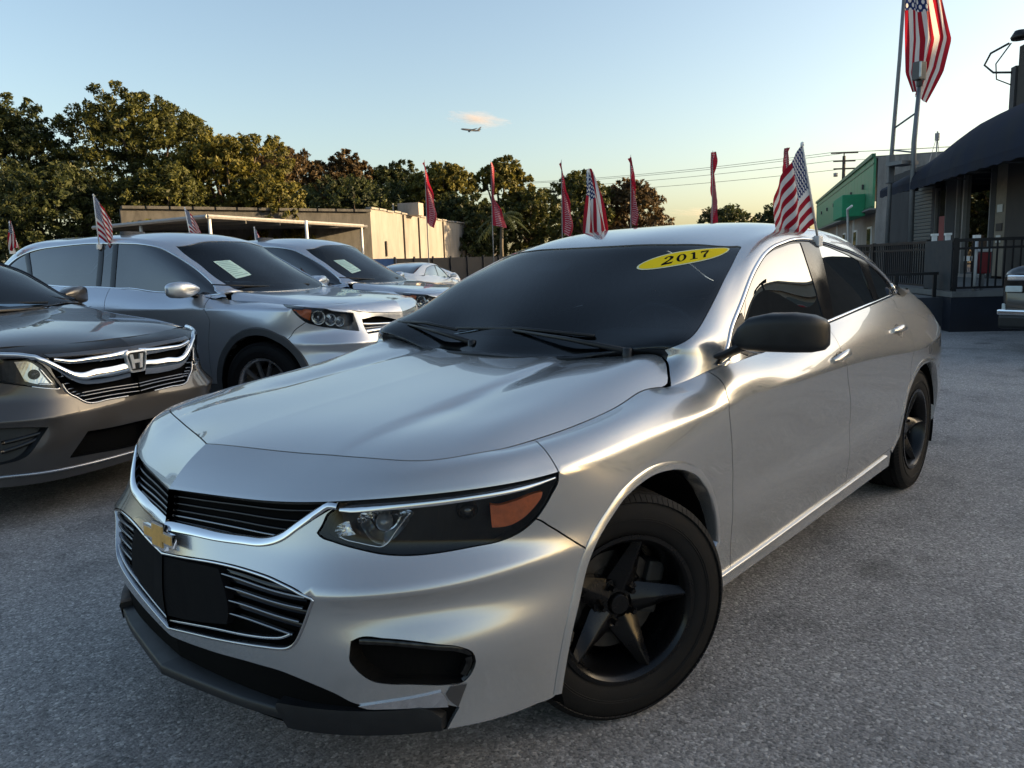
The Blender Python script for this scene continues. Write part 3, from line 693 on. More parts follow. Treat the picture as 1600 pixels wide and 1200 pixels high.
# ---- trees
def leaf_mat(name,dark,mid,lite,trans=.35):
    b=NB(name); n=b.n; at=b.node('ShaderNodeAttribute'); at.attribute_name='tint'
    c=b.ramp(at.outputs['Fac'],[(0,dark),(.55,mid),(1,lite)])
    b.l(c,b.b.inputs['Base Color']); b.b.inputs['Roughness'].default_value=.6; b.b.inputs['Specular IOR Level'].default_value=.3
    tl=b.node('ShaderNodeBsdfTranslucent'); b.l(c,tl.inputs[0]); mx=b.node('ShaderNodeMixShader'); mx.inputs[0].default_value=trans; b.l(b.b.outputs[0],mx.inputs[1]); b.l(tl.outputs[0],mx.inputs[2]); b.l(mx.outputs[0],b.out.inputs[0])
    return b.m
LEAF=[]
def crown_mesh(lobes,n,size,rng,drop=.0):
    """n leaf sprays through a set of ellipsoid lobes; denser near the lobe skins, in clumps"""
    lobes=np.array(lobes,float); vol=lobes[:,3]*lobes[:,4]*lobes[:,5]; pk=rng.choice(len(lobes),n,p=(vol**.75)/(vol**.75).sum())
    d=rng.normal(size=(n,3)); d/=np.linalg.norm(d,axis=1,keepdims=True); d[:,2]=np.where(d[:,2]<-.55,-d[:,2],d[:,2])
    # clumps: quantise directions so that sprays gather in tufts
    K=46; cd=rng.normal(size=(len(lobes),K,3)); cd/=np.linalg.norm(cd,axis=2,keepdims=True)
    near=np.einsum('nk,nck->nc',d,cd[pk]).argmax(1); tuft=cd[pk,near]; d=d*.42+tuft*.58; d/=np.linalg.norm(d,axis=1,keepdims=True)
    rad=(.55+.47*rng.random(n)**.45)*(1+.10*np.sin(near*1.7+pk))
    c=lobes[pk,:3]+d*lobes[pk,3:6]*rad[:,None]
    nrm=d*.7+rng.normal(size=(n,3))*.55; nrm/=np.linalg.norm(nrm,axis=1,keepdims=True)
    t=np.cross(nrm,rng.normal(size=(n,3))); t/=np.linalg.norm(t,axis=1,keepdims=True); b=np.cross(nrm,t)
    s=size*(.6+.8*rng.random(n))[:,None]
    q=[c-t*s,c-b*s*.42+nrm*s*.12,c+t*s*1.05-nrm*s*.1,c+b*s*.42+nrm*s*.12]
    V=np.stack(q,1).reshape(-1,3); F=np.arange(4*n).reshape(n,4)
    tint=np.clip(.5+.28*np.sin(near*2.3+pk*1.1)+rng.normal(size=n)*.2,0,1)
    return V,F,np.repeat(tint,4)
def quads(name,V,F,m,parent,tint=None):
    me=bpy.data.meshes.new(name); me.vertices.add(len(V)); me.vertices.foreach_set('co',V.astype(np.float32).ravel())
    me.loops.add(F.size); me.loops.foreach_set('vertex_index',F.astype(np.int32).ravel()); me.polygons.add(len(F)); me.polygons.foreach_set('loop_start',np.arange(0,F.size,4,dtype=np.int32)); me.polygons.foreach_set('loop_total',np.full(len(F),4,np.int32))
    if tint is not None: a=me.attributes.new('tint','FLOAT','POINT'); a.data.foreach_set('value',tint.astype(np.float32))
    me.materials.append(m); me.update(); me.validate(); o=bpy.data.objects.new(name,me); return link(o,parent)
BARK=None
def tree(s,d,top,width,kind,label,seed,n=9000,bare=.0,low=1.0,group='trees beyond the lot',size=.30):
    global BARK
    BARK=BARK or mat('bark',(.055,.042,.032),.9,var=.35,vs=5,bump=.6,bs=12)
    rng=np.random.default_rng(seed); r=thing('broadleaf_tree',label,'tree',E(s,d),rng.random()*6,group)
    h=top; w=width/2; tr=MB(); lean=rng.normal(0,.25,2)
    fork=h*(.30+.1*rng.random()); tr.tube([(0,0,-.1),(lean[0]*.3,lean[1]*.3,fork*.5),(lean[0],lean[1],fork)],[.030*h,.024*h,.020*h],9)
    lobes=[]; m=int(9+4*rng.random())
    for k in range(m):
        a=2*math.pi*(k+rng.random()*.6)/m; ring_=k%2; rr=w*((.55+.12*rng.random()) if ring_ else (.34+.2*rng.random())); zz=h*((.40+.16*rng.random()) if ring_ else (.62+.12*rng.random()))
        L=(lean[0]+rr*math.cos(a),lean[1]+rr*math.sin(a),zz); sz=w*(.38+.14*rng.random()); sz=min(sz,(h-zz)*.98); lobes.append((*L,sz,sz,sz*.82))
        tr.tube([(lean[0],lean[1],fork*.95),(lean[0]+rr*.5*math.cos(a),lean[1]+rr*.5*math.sin(a),fork+(zz-fork)*.55),(L[0],L[1],zz+sz*.3)],[.014*h,.009*h,.003*h],6)
    for q in range(3):
        tz=h*(.70+.05*q); r3=w*(.52-.06*q); lobes.append((lean[0]*.4+rng.normal()*.16*w,lean[1]*.4+rng.normal()*.16*w,tz,r3,r3,min(r3*.8,(h-tz)*(.9 if q else 1.0))))
    if low<1:   # skirts to the ground
        for k in range(6):
            a=2*math.pi*k/6+rng.random(); lobes.append((w*.6*math.cos(a),w*.6*math.sin(a),h*.28,w*.42,w*.42,h*.24))
    tr.obj('trunk',BARK,r,True)
    V,F,t=crown_mesh(lobes,n,size,rng); quads('crown',V,F,LEAF[kind],r,t); return r
def palm(s,d,top,label):
    r=thing('palm_tree',label,'palm',E(s,d)); m=mat('palm_bark',(.10,.085,.065),.9,var=.3,vs=8,bump=.5,bs=14)
    tr=MB(); tr.tube([(0,0,0),(.08,0,top*.5),(.02,.05,top-.6)],[.14,.11,.10],9); tr.obj('trunk',m,r,True)
    rng=np.random.default_rng(9)
    for k in range(15):
        a=2*math.pi*k/15+rng.random()*.3; el=rng.uniform(-.1,1.1); P=[]; L=rng.uniform(1.3,1.8)
        for j in range(8): t=j/7; P.append(Vector((.02+L*t*math.cos(a)*math.cos(el*.6),.05+L*t*math.sin(a)*math.cos(el*.6),top-.6+L*t*math.sin(el)-1.3*t*t)))
        V=[];F=[]; sd=Vector((-math.sin(a),math.cos(a),0))
        for j in range(7):
            p,q=P[j],P[j+1]; w=.42*math.sin(math.pi*(j+.6)/8)
            for s_ in (1,-1):
                for u in (0,.5):
                    c=p.lerp(q,u); e=c+sd*s_*w+(q-p)*.7+Vector((0,0,-.22*w*2)); i=len(V); V+=[c,c+(q-p)*.42,e]; F.append((i,i+1,i+2))
        o=MB().add(V,F).obj('frond',LEAF[0],r); 
        a_=o.data.attributes.new('tint','FLOAT','POINT'); a_.data.foreach_set('value',np.full(len(V),.55,np.float32))
def trees():
    LEAF.extend([leaf_mat('leaves_dark_green',(.020,.028,.010),(.042,.055,.016),(.085,.095,.028)),leaf_mat('leaves_olive',(.024,.030,.009),(.062,.070,.016),(.125,.125,.026)),leaf_mat('leaves_bronze',(.032,.022,.010),(.080,.052,.020),(.135,.090,.035)),leaf_mat('leaves_gold_green',(.040,.042,.010),(.110,.105,.020),(.19,.165,.03))])
    T=[(-31.5,51,13.9,10,0,'dark green tree at the far left edge with sky showing through its crown',12000,1),
     (-24.2,53,14.4,11.5,1,'tallest tree of the left clump with a broad domed olive crown',16000,1),
     (-18.0,51,11.2,8,3,'golden lit tree at the right shoulder of the left clump',12000,1),
     (-14.4,48,8.0,6.0,3,'small sunlit tree sloping down over the canopy roof',9000,.9),
     (-25.5,44.5,8.2,9,0,'low dark bushy tree in front of the tall left clump',10000,.9),
     (-19.6,45.5,8.0,8,1,'low olive bushy tree behind the silver crossover roof',10000,.9),
     (-32.5,46,8.0,8,0,'low dark tree behind the grey minivan',8000,.9),
     (-22.3,82,15.6,12,2,'tall bronze tree with a ragged top behind the warehouse',11000,1),
     (-17.0,84,15.2,9,2,'bronze tree with thin upper twigs left of the first feather flag',8000,1),
     (-11.8,86,14.5,8,0,'dark narrow tree behind the warehouse parapet',8000,1),
     (-15,78,10.5,14,0,'wide dark tree filling the gap above the warehouse roof',10000,.9),
     (-6.5,80,12.8,9,3,'golden topped tree between the first two feather flags',11000,1),
     (-.3,84,14.2,7.5,3,'upright golden tree beside the second feather flag',9000,1),
     (2.4,81,9.6,8.5,1,'low olive tree right of the palm',9000,.9),
     (-4,74,8.5,8,0,'dark green tree just over the beige wall top',9000,.9),
     (6.6,71,10.3,7,1,'open crowned tree with bare limbs behind the sedan flag',4200,1),
     (11.2,72,9.2,7.5,2,'bronze edged tree behind the fifth feather flag',6000,1),
     (8.8,76,6.6,8,1,'low tree just above the sedan roof line',6500,.9),
     (25.3,90,7.5,7.5,0,'small dark round tree alone on the skyline',5000,.9),
     (32.0,92,7.9,7,0,'dark tree beside the green building behind the sedan window flag',5000,.9),
     (19,110,5.0,10,0,'very low dark tree on the horizon left of the round one',3500,.9)]
    for i,(s,d,t,w,k,l,n,low) in enumerate(T): tree(s,d,t,w,k,l,100+i,int(n*(2.3 if d<60 else 1.7)),low=low,size=.135 if d<60 else .20)
    palm(-.3,47,4.6,'small palm with drooping fronds in front of the beige wall end')
# ---- buildings
def wall_mat(name,base,stain,cracks=True,s=.7):
    b=NB(name); t=b.tex('Object'); mp=b.node('ShaderNodeMapping'); mp.inputs['Scale'].default_value=(1,1,.25); b.l(t,mp.inputs['Vector'])
    n1=b.noise(s,6,.65,t); n2=b.noise(s*3.2,6,.7,mp.outputs[0]); n3=b.noise(18,4,.6,t)
    c=b.mix(b.ramp(n2,[(.42,0.0),(.68,1.0)]),base,stain); c=b.mix(b.math('MULTIPLY',b.ramp(n1,[(.35,0.0),(.7,1.0)]),.5),c,tuple(q*.6 for q in base)); c=b.mix(b.math('MULTIPLY',n3,.25),c,tuple(min(1,q*1.3) for q in base))
    b.l(c,b.b.inputs['Base Color']); b.b.inputs['Roughness'].default_value=.88; b.bump(n3,.35,.01); return b.m
def warehouse():
    # corner at (-8.6,50): a grey mottled wall runs left towards us, a beige wall recedes right
    r=thing('warehouse','long weathered warehouse with a grey mottled side and a beige block wall','building',E(-8.6,50),LOT)
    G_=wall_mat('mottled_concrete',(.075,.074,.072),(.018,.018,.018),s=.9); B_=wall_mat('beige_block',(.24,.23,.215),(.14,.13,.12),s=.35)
    a=Vector((-11.6,-8.5,0)); bq=Vector((7.8,37,0)); H0=5.05
    def quad(p,q,z0,z1,m,name,t=.25):
        d=(q-p); n=Vector((-d.y,d.x,0)).normalized()*t
        V=[]; 
        for z in (z0,z1): V+=[Vector((p.x,p.y,z)),Vector((q.x,q.y,z)),Vector((q.x,q.y,z))+n,Vector((p.x,p.y,z))+n]
        return MB().add(V,[(0,1,2,3)[::-1],(4,5,6,7),(0,1,5,4),(1,2,6,5),(2,3,7,6),(3,0,4,7)]).obj(name,m,r)
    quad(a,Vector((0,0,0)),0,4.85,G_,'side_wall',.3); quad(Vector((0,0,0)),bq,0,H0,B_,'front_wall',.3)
    # broken coping, expansion joints, vents
    rng=random.Random(3); k=0
    d=bq.normalized()
    for i in range(26):
        p=d*(i*1.42+.05); L=1.25 if rng.random()<.85 else .7; z=H0+rng.uniform(-.02,.05)
        MB().box((p.x+d.x*L/2-.1,p.y+d.y*L/2,z+.05),(.42,L,.12),rz=math.atan2(-d.x,d.y),bev=.02).obj('coping',B_,r)
    for t in (6.2,9.6,16,23): 
        p=d*t; MB().box((p.x+.02,p.y-.16,2.5),(.12,.06,5.0),rz=math.atan2(-d.x,d.y)).obj('joint_strip',mat('joint_dark',(.06,.05,.045),.9),r)
    for t in (7.6,):
        p=d*t; MB().box((p.x+.1,p.y,5.45),(1.6,1.1,.9),rz=math.atan2(-d.x,d.y),bev=.03).obj('roof_vent',wall_mat('vent_block',(.38,.33,.28),(.22,.18,.15)),r)
        MB().tube([(p.x-1.1,p.y-.4,3.6),(p.x-1.1,p.y-.4,5.9)],.05,6).obj('vent_pipe',mat('pipe_grey',(.3,.3,.3),.6,.5),r)
    MB().box((d.x*2.6+.03,d.y*2.6-.18,2.6),(.05,.35,1.0)).obj('meter_box',mat('joint_dark',(.06,.05,.045),.9),r)
    for i in range(12):
        t=(i+.5)/12; p=a*(1-t); MB().box((p.x,p.y,4.93),(1.1,.45,.16),rz=math.atan2(-a.y,-a.x),bev=.02).obj('coping',G_,r)
    V=[(a.x,a.y,4.8),(0,0,4.8),(bq.x,bq.y,5.0),(bq.x-22,bq.y,5.0),(a.x-8,a.y+20,4.8)]; MB().add([Vector(v)+Vector((0,.3,-.1)) for v in V],[tuple(range(5))]).obj('flat_roof',mat('roof_felt',(.12,.12,.12),.9),r)
    # metal canopy in front of the grey wall
    c=thing('carport','flat metal carport on pale posts in front of the grey warehouse wall','canopy',E(-8.6,50),LOT)
    RM=mat('carport_sheet',(.20,.20,.21),.45,.7,var=.25,vs=3); ED=mat('carport_edge',(.33,.32,.31),.5,.4)
    P=[(.05,-3.0,3.90),(-5.0,-14.0,3.97),(-11.8,-11.0,3.82),(-11.9,-8.8,3.95),(-.2,-.3,4.0)]
    P=[Vector(p) for p in P]; n=len(P); MB().add(P+[p-Vector((0,0,.10)) for p in P],[tuple(range(n)),tuple(range(n,2*n))[::-1]]+[(i,(i+1)%n,n+(i+1)%n,n+i) for i in range(n)]).obj('roof_sheet',RM,c)
    for i in range(4):
        MB().tube([P[i]+Vector((0,0,-.05)),P[i+1]+Vector((0,0,-.05))],.10,6).obj('fascia',ED,c)
    for x,y in ((-1.6,-13.0+3.2),(-5.0,-13.8),(-9.0,-12.0),(-11.6,-10.8),(-.1,-2.8)):
        MB().tube([(x,y,0),(x,y,3.86)],.075,8).obj('post',WHITE,c,True)
    for t in (.2,.4,.6,.8):
        p=P[1].lerp(P[0],t); q=P[2].lerp(P[3],t); MB().box(((p.x+q.x)/2,(p.y+q.y)/2,3.74),((q-p).length,.08,.14),rz=math.atan2(q.y-p.y,q.x-p.x)).obj('purlin',mat('purlin_steel',(.10,.10,.10),.6,.6),c)
def boundary_walls():
    bw=thing('blue_wall','short blue painted wall section left of the dark fence','wall',E(-7.4,36.6),LOT); MB().box((1.0,0,.88),(2.4,.2,1.76)).obj('wall_panel',wall_mat('blue_paint',(.10,.16,.30),(.06,.09,.17)),bw)
    f=thing('black_fence','long solid black fence in front of the beige warehouse','fence',E(-5.3,36.5),LOT+R(50)); FM=mat('fence_black',(.012,.013,.018),.6,0,.4,var=.3,vs=3)
    for i in range(12): MB().box((.62+i*1.24,0,.87),(1.22,.05,1.74)).obj('fence_board',FM,f)
    for i in range(13): MB().box((i*1.24,-.05,.9),(.07,.07,1.84)).obj('fence_post',FM,f)
    b=thing('back_fence','dark mesh fence running behind the parked row at the far left','fence',E(-40,33),LOT-R(8))
    for i in range(16): MB().box((1.0+i*2.0,0,.9),(1.98,.04,1.8)).obj('fence_board',FM,b)
def green_building():
    g=thing('green_fascia_shop','single storey shop with a long green metal fascia and beige wall','building',E(15.85,34),LOT)
    a=Vector((0,0,0)); b=Vector((9.4,30,0)); d=(b-a).normalized(); L=(b-a).length; rz=math.atan2(-d.x,d.y)
    M=Matrix.Rotation(rz,4,'Z')
    GM=mat('green_metal',(.055,.22,.115),.5,.2,var=.25,vs=2); GD=mat('green_trim',(.03,.12,.06),.5,.2); BE=wall_mat('shop_beige',(.30,.26,.22),(.18,.155,.13))
    def bx(name,c,dm,m,bev=0): o=MB().box(c,dm,bev=bev).obj(name,m,g); o.matrix_local=M; return o
    for i in range(24): bx('fascia_panel',(-.02,.66+i*L/24,4.25),(.10,L/24-.02,2.15),GM)
    bx('fascia_trim',(-.08,L/2,5.38),(.16,L,.16),GD); bx('fascia_trim',(-.07,L/2,5.05),(.06,L,.06),GD); bx('fascia_trim',(-.07,L/2,3.22),(.12,L,.10),GD)
    bx('shop_wall',(.55,L/2,1.6),(.3,L,3.2),BE); bx('soffit',(.25,L/2,3.14),(.9,L,.06),mat('soffit_grey',(.2,.2,.19),.8)); bx('end_wall',(4.2,.1,2.65),(8.2,.25,5.3),wall_mat('end_block',(.26,.25,.24),(.12,.115,.11))); bx('roof_slab',(4,L/2,5.3),(8,L,.1),mat('roof_felt',(.12,.12,.12),.9))
    for i in range(5):
        y=4+i*5.4; bx('window_frame',(.38,y,1.75),(.06,1.3,1.5),WHITE); o=bx('window_pane',(.345,y,1.75),(.03,1.1,1.3),mat('shop_glass',(.02,.05,.03),.08,0,.6)); o.parent=g
    for i in range(3): bx('downpipe',(.36,1.2+i*9,1.6),(.09,.09,3.2),WHITE)
    # green awning box and white gutter under the fascia
    bx('fabric_awning',(-.55,4.4,3.45),(1.0,4.2,1.0),mat('green_canvas',(.02,.26,.12),.7),.04)
    o=MB().tube([(-.9,-.2,3.3),(-.95,1.0,3.22),(-.85,1.7,2.9),(-.7,1.75,0)],.05,6).obj('gutter_pipe',WHITE,g,True); o.matrix_local=M
    for i in range(6): bx('fascia_bracket',(-.10,3+i*4.6,4.3),(.12,.18,.22),mat('purlin_steel',(.10,.10,.10),.6,.6))
DEAL=None
def dealership():
    rz=LOT-R(9); o_=E(10.0,13.0)
    r=thing('sales_office','dark sales office with a navy barrel awning over its deck','building',o_,rz)
    DK=wall_mat('charcoal_stucco',(.050,.050,.052),(.028,.028,.030)); WD=mat('dark_timber',(.035,.030,.026),.7,var=.4,vs=4,bump=.4,bs=30); FR=mat('frame_grey',(.22,.22,.22),.5,.3); BG=mat('beige_panel',(.20,.17,.13),.8,var=.2)
    def bx(name,c,d,m,par=r,bev=0): return MB().box(c,d,bev=bev).obj(name,m,par)
    # walls: plinth, piers and the wall over the openings so that openings are real
    bx('rear_block',(3.4,4.2,1.85),(6.0,14.6,3.7),DK)
    bx('chimney_block',(.42,2.8,4.45),(1.0,1.2,1.7),WD)
    for v0,v1,m in ((-1.4,3.2,WD),(3.2,3.75,WD),(4.25,4.5,DK),(6.4,7.0,DK),(7.75,7.95,DK),(9.6,11.5,DK)): bx('wall_pier',(.12,(v0+v1)/2,1.75),(.24,v1-v0,3.5),m)
    bx('lintel',(.12,5.0,3.32),(.236,12.9,.5),DK)
    bx('notice_panel',(.06,4.0,1.9),(.1,.5,2.4),BG)
    for z,w,m in ((2.15,.24,mat('notice_white',(.5,.5,.48),.6)),(1.75,.28,mat('joint_dark',(.06,.05,.045),.9)),(1.5,.22,mat('notice_white',(.5,.5,.48),.6))): bx('notice',(-.005,4.0,z),(.015,w,.16),m)
    w=bx('shop_window',(.10,5.45,1.85),(.02,1.86,2.35),glass('office_pane',(.05,.05,.055),3.5))
    for y in (4.53,5.98,6.37): bx('window_mullion',(.06,y,1.85),(.10,.07,2.4),FR)
    bx('window_sill',(.04,5.45,.68),(.14,1.9,.08),FR)
    for y in (5.3,5.75): bx('window_card',(.08,y,1.08),(.012,.34,.12),mat('card_white',(.62,.62,.60),.6),w)
    d=bx('office_door',(.10,7.37,1.72),(.06,.72,2.2),mat('door_glass_dark',(.02,.02,.022),.06,0,.6,var=0)); bx('door_poster',(.062,7.37,1.85),(.012,.34,.62),mat('poster_red',(.24,.05,.05),.6),d)
    for y in (7.02,7.74): bx('door_frame',(.07,y,1.75),(.12,.06,2.3),FR)
    sh=thing('roller_shutter','grey corrugated roller shutter at the far end of the sales office','shutter',o_,rz)
    for i in range(26): MB().box((.08,8.77,.68+i*.095),(.05,1.62,.085),bev=.012).obj('shutter_slat',mat('shutter_grey',(.11,.125,.125),.5,.5,var=.15),sh)
    # barrel awning
    NV=mat('navy_canvas',(.006,.011,.026),.8,0,.25,var=.35,vs=1.2,bump=.15,bs=160)
    aw=thing('barrel_awning','navy blue canvas barrel awning with a scalloped valance','awning',o_,rz)
    vs=[-1.5,-.5,.5,1.5,2.5,3.4,4.2,5.0,5.8,6.6,7.4,8.2,8.9]
    def ztop(v): return float(np.interp(v,[-1.5,3.2,4.6,6.2,8.9],[4.15,4.05,3.85,3.52,3.18]))
    def uout(v): return float(np.interp(v,[-1.5,3.0,5.2,8.9],[-1.55,-1.35,-1.12,-1.02]))
    def prof(v,k): a=math.pi/2*k/8; return (uout(v)*math.cos(a)*.98-.02,v,2.95+(ztop(v)-2.95)*math.sin(a))
    for i in range(len(vs)-1):
        V=[prof(vs[i]+.0,k) for k in range(9)]+[prof(vs[i+1]+.004,k) for k in range(9)]; MB().add(V,[(k,k+1,k+10,k+9) for k in range(8)]).obj('awning_panel',NV,aw,True)
    V=[prof(8.9,k) for k in range(9)]+[(-.02,8.9,2.95)]; MB().add(V,[tuple(range(10))]).obj('awning_end',NV,aw)
    V=[];F=[];N=70
    for k in range(N+1): v=-1.5+10.4*k/N; V+=[(uout(v)*.98-.02,v,2.96),(uout(v)*.98-.02,v,2.80-.035*abs(math.sin(k*.9)))]
    for k in range(N): F.append((2*k,2*k+2,2*k+3,2*k+1))
    MB().add(V,F).obj('valance',NV,aw)
    for v in vs[::2]: MB().tube([(-.02,v,2.94),(uout(v)*.97,v,2.94)],.02,6).obj('awning_rib',mat('purlin_steel',(.10,.10,.10),.6,.6),aw)
    # roof clutter by the upper wall
    bx('roof_pipe',(.0,3.55,4.4),(.22,.20,1.1),mat('duct_grey',(.07,.07,.075),.6,.4))
    fl=thing('floodlight_pair','black flood lamps with a looped cable on the upper wall corner','floodlight',o_,rz)
    MB().lathe([(0,-.05),(.15,-.05),(.17,.0),(.10,.12),(0,.14)],16,'z',(-.15,3.25,5.45)).obj('lamp_head',BLACKP,fl,True); MB().lathe([(0,-.05),(.15,-.05),(.17,.0),(.10,.12),(0,.14)],16,'z',(.0,2.7,5.6)).obj('lamp_head',BLACKP,fl,True); MB().tube([(.05,3.1,4.9),(0,3.2,5.4)],.03,6).obj('lamp_arm',BLACKP,fl)
    MB().tube([(-.2,3.6,5.42),(-.35,4.05,5.35),(-.4,4.2,5.15),(-.3,4.0,4.95),(-.1,3.6,4.85)],.022,6).obj('cable',BLACKP,fl,True); MB().tube([(-.2,3.5,5.4),(-.3,3.9,5.1),(-.25,3.95,4.8),(-.1,3.6,4.6)],.014,6).obj('cable',BLACKP,fl,True)
    an=thing('roof_aerial','thin roof aerial on guy wires behind the awning','aerial',E(12.2,22.5)); MB().tube([(0,0,2.5),(0,0,4.6)],.02,5).obj('mast',mat('pipe_grey',(.3,.3,.3),.6,.5),an); MB().tube([(0,0,4.5),(.9,0,3.5)],.008,4).obj('guy_wire',mat('pipe_grey',(.3,.3,.3),.6,.5),an); MB().tube([(0,0,4.5),(-.5,0,3.6)],.008,4).obj('guy_wire',mat('pipe_grey',(.3,.3,.3),.6,.5),an); MB().box((0,0,4.45),(.10,.10,.2)).obj('aerial_head',mat('pipe_grey',(.3,.3,.3),.6,.5),an)
    # deck
    dk=thing('raised_deck','raised dark deck with a pale concrete edge in front of the sales office','deck',o_,rz)
    NW=mat('navy_board',(.010,.013,.022),.6,0,.35,var=.3,vs=2); CE=wall_mat('deck_edge',(.16,.16,.155),(.09,.09,.088))
    bx('deck_slab',(-1.405,4.2,.60),(2.81,10.6,.09),CE,dk)
    for i in range(3): bx('skirt_panel',(-2.35+i*.94,-1.06,.275),(.925,.06,.55),NW,dk)
    for i in range(8): bx('skirt_panel',(-2.77,-.44+i*1.24,.275),(.06,1.22,.55),NW,dk)
    bx('ramp_side',(-3.5,-.70,.27),(1.40,.06,.54),mat('navy_board_worn',(.022,.026,.036),.6,var=.3),dk); bx('ramp_slab',(-3.5,3.0,.50),(1.34,7.3,.08),CE,dk)
    # railing
    rl=thing('deck_railing','black metal picket railing along the deck edge','railing',o_,rz); BM=mat('railing_black',(.012,.012,.014),.5,.3,.4,var=.15)
    pk=MB().box((0,0,0),(.022,.022,.74)).obj('picket',BM,rl); pm=pk.data; first=True
    pos=[(-2.72+i*.115,-1.02) for i in range(24)]+[(-2.76,.22+i*.115) for i in range(80)]
    for i,(u,v) in enumerate(pos):
        q=pk if i==0 else pk.copy()
        if i: COL.objects.link(q); q.parent=rl
        q.location=(u,v,1.06)
    for c,d_ in (((-1.4,-1.02,1.45),(2.8,.05,.05)),((-1.4,-1.02,1.32),(2.8,.035,.035)),((-1.4,-1.02,.70),(2.8,.035,.035)),((-2.76,4.8,1.45),(.05,9.3,.05)),((-2.76,4.8,1.32),(.035,9.3,.035)),((-2.76,4.8,.70),(.035,9.3,.035))): bx('rail_bar',c,d_,BM,rl)
    for u,v in ((-2.76,-1.02),(-1.4,-1.02),(-.05,-1.02),(-2.76,.16),(-2.76,3.2),(-2.76,6.3),(-2.76,9.4)): bx('rail_post',(u,v,1.05),(.06,.06,.88),BM,rl)
    bx('infill_panel',(-2.79,-.43,1.06),(.03,1.14,.80),mat('infill_slate',(.022,.028,.034),.6,var=.15),rl)
    for v in (-.62,): 
        for u in (-2.9,-3.5,-4.1): bx('rail_post',(u,v,.74),(.05,.05,.42),BM,rl)
        bx('rail_bar',(-3.5,v,.93),(1.3,.045,.045),BM,rl)
    for u,v,l in ((-2.45,.75,'slim white post behind the deck railing, left one of the pair'),(-2.3,.55,'slim white post behind the deck railing, right one of the pair beside the slate panel')): p=thing('white_post',l,'post',o_,rz,'white posts on the deck'); bx('post_shaft',(u,v,1.1),(.07,.07,.92),WHITE,p); bx('post_cap',(u,v,1.58),(.10,.10,.04),WHITE,p)
    p=thing('white_pole','white pole standing on the deck left of the red box','post',o_,rz); MB().tube([(-2.40,-.88,.62),(-2.40,-.88,1.5)],.03,8).obj('post_shaft',WHITE,p,True); bx('post_cap',(-2.40,-.88,1.5),(.09,.09,.05),WHITE,p)
    e=thing('red_box','red box with a pale top hanging behind the deck pickets','box',o_,rz); bx('box_body',(-2.24,-.78,1.08),(.18,.14,.34),mat('faded_red',(.22,.02,.025),.5,var=.2),e,.02); bx('box_top',(-2.24,-.78,1.28),(.19,.15,.05),WHITE,e,.01); bx('box_leg',(-2.24,-.78,.77),(.04,.04,.28),FR,e)
    return r
def stripes_mat():
    if 'flag_cloth' in MATS: return MATS['flag_cloth']
    b=NB('flag_cloth'); uv=b.tex('UV'); sp=b.node('ShaderNodeSeparateXYZ'); b.l(uv,sp.inputs[0]); u,v=sp.outputs[0],sp.outputs[1]
    st=b.math('MODULO',b.math('FLOOR',b.math('MULTIPLY',v,13)),2)     # 0 red ... 1 white
    red,wh,bl=(.36,.015,.03),(.72,.70,.68),(.018,.035,.13)
    c=b.mix(st,red,wh)
    can=b.math('MULTIPLY',b.math('LESS_THAN',u,.40),b.math('GREATER_THAN',v,6/13))
    def frac(x,k,o=0): return b.math('SUBTRACT',b.math('FRACT',b.math('ADD',b.math('MULTIPLY',x,k),o)),.5)
    def dots(o):
        dx=frac(b.math('DIVIDE',u,.40),6,o); dy=frac(b.math('DIVIDE',b.math('SUBTRACT',v,6/13),7/13),5,o)
        return b.math('LESS_THAN',b.math('ADD',b.math('MULTIPLY',dx,dx),b.math('MULTIPLY',dy,dy)),.055)
    stars=b.math('MAXIMUM',dots(0),dots(.5)); c=b.mix(can,c,b.mix(stars,bl,wh))
    b.l(c,b.b.inputs['Base Color']); b.b.inputs['Roughness'].default_value=.75; b.b.inputs['Specular IOR Level'].default_value=.2
    tl=b.node('ShaderNodeBsdfTranslucent'); b.l(c,tl.inputs[0]); mx=b.node('ShaderNodeMixShader'); mx.inputs[0].default_value=.4; b.l(b.b.outputs[0],mx.inputs[1]); b.l(tl.outputs[0],mx.inputs[2]); b.l(mx.outputs[0],b.out.inputs[0])
    MATS['flag_cloth']=b.m; return b.m
def cloth(name,fn,nu,nv,m,parent):
    V=[];F=[];UV=[]
    for j in range(nv+1):
        for i in range(nu+1): V.append(fn(i/nu,j/nv)); UV.append((i/nu,j/nv))
    for j in range(nv):
        for i in range(nu): a=j*(nu+1)+i; F.append((a,a+1,a+nu+2,a+nu+1))
    o=mesh_obj(name,V,F,m,parent,True); l=o.data.uv_layers.new(name='UVMap')
    for p in o.data.polygons:
        for li,vi in zip(p.loop_indices,p.vertices): l.data[li].uv=UV[vi]
    return o
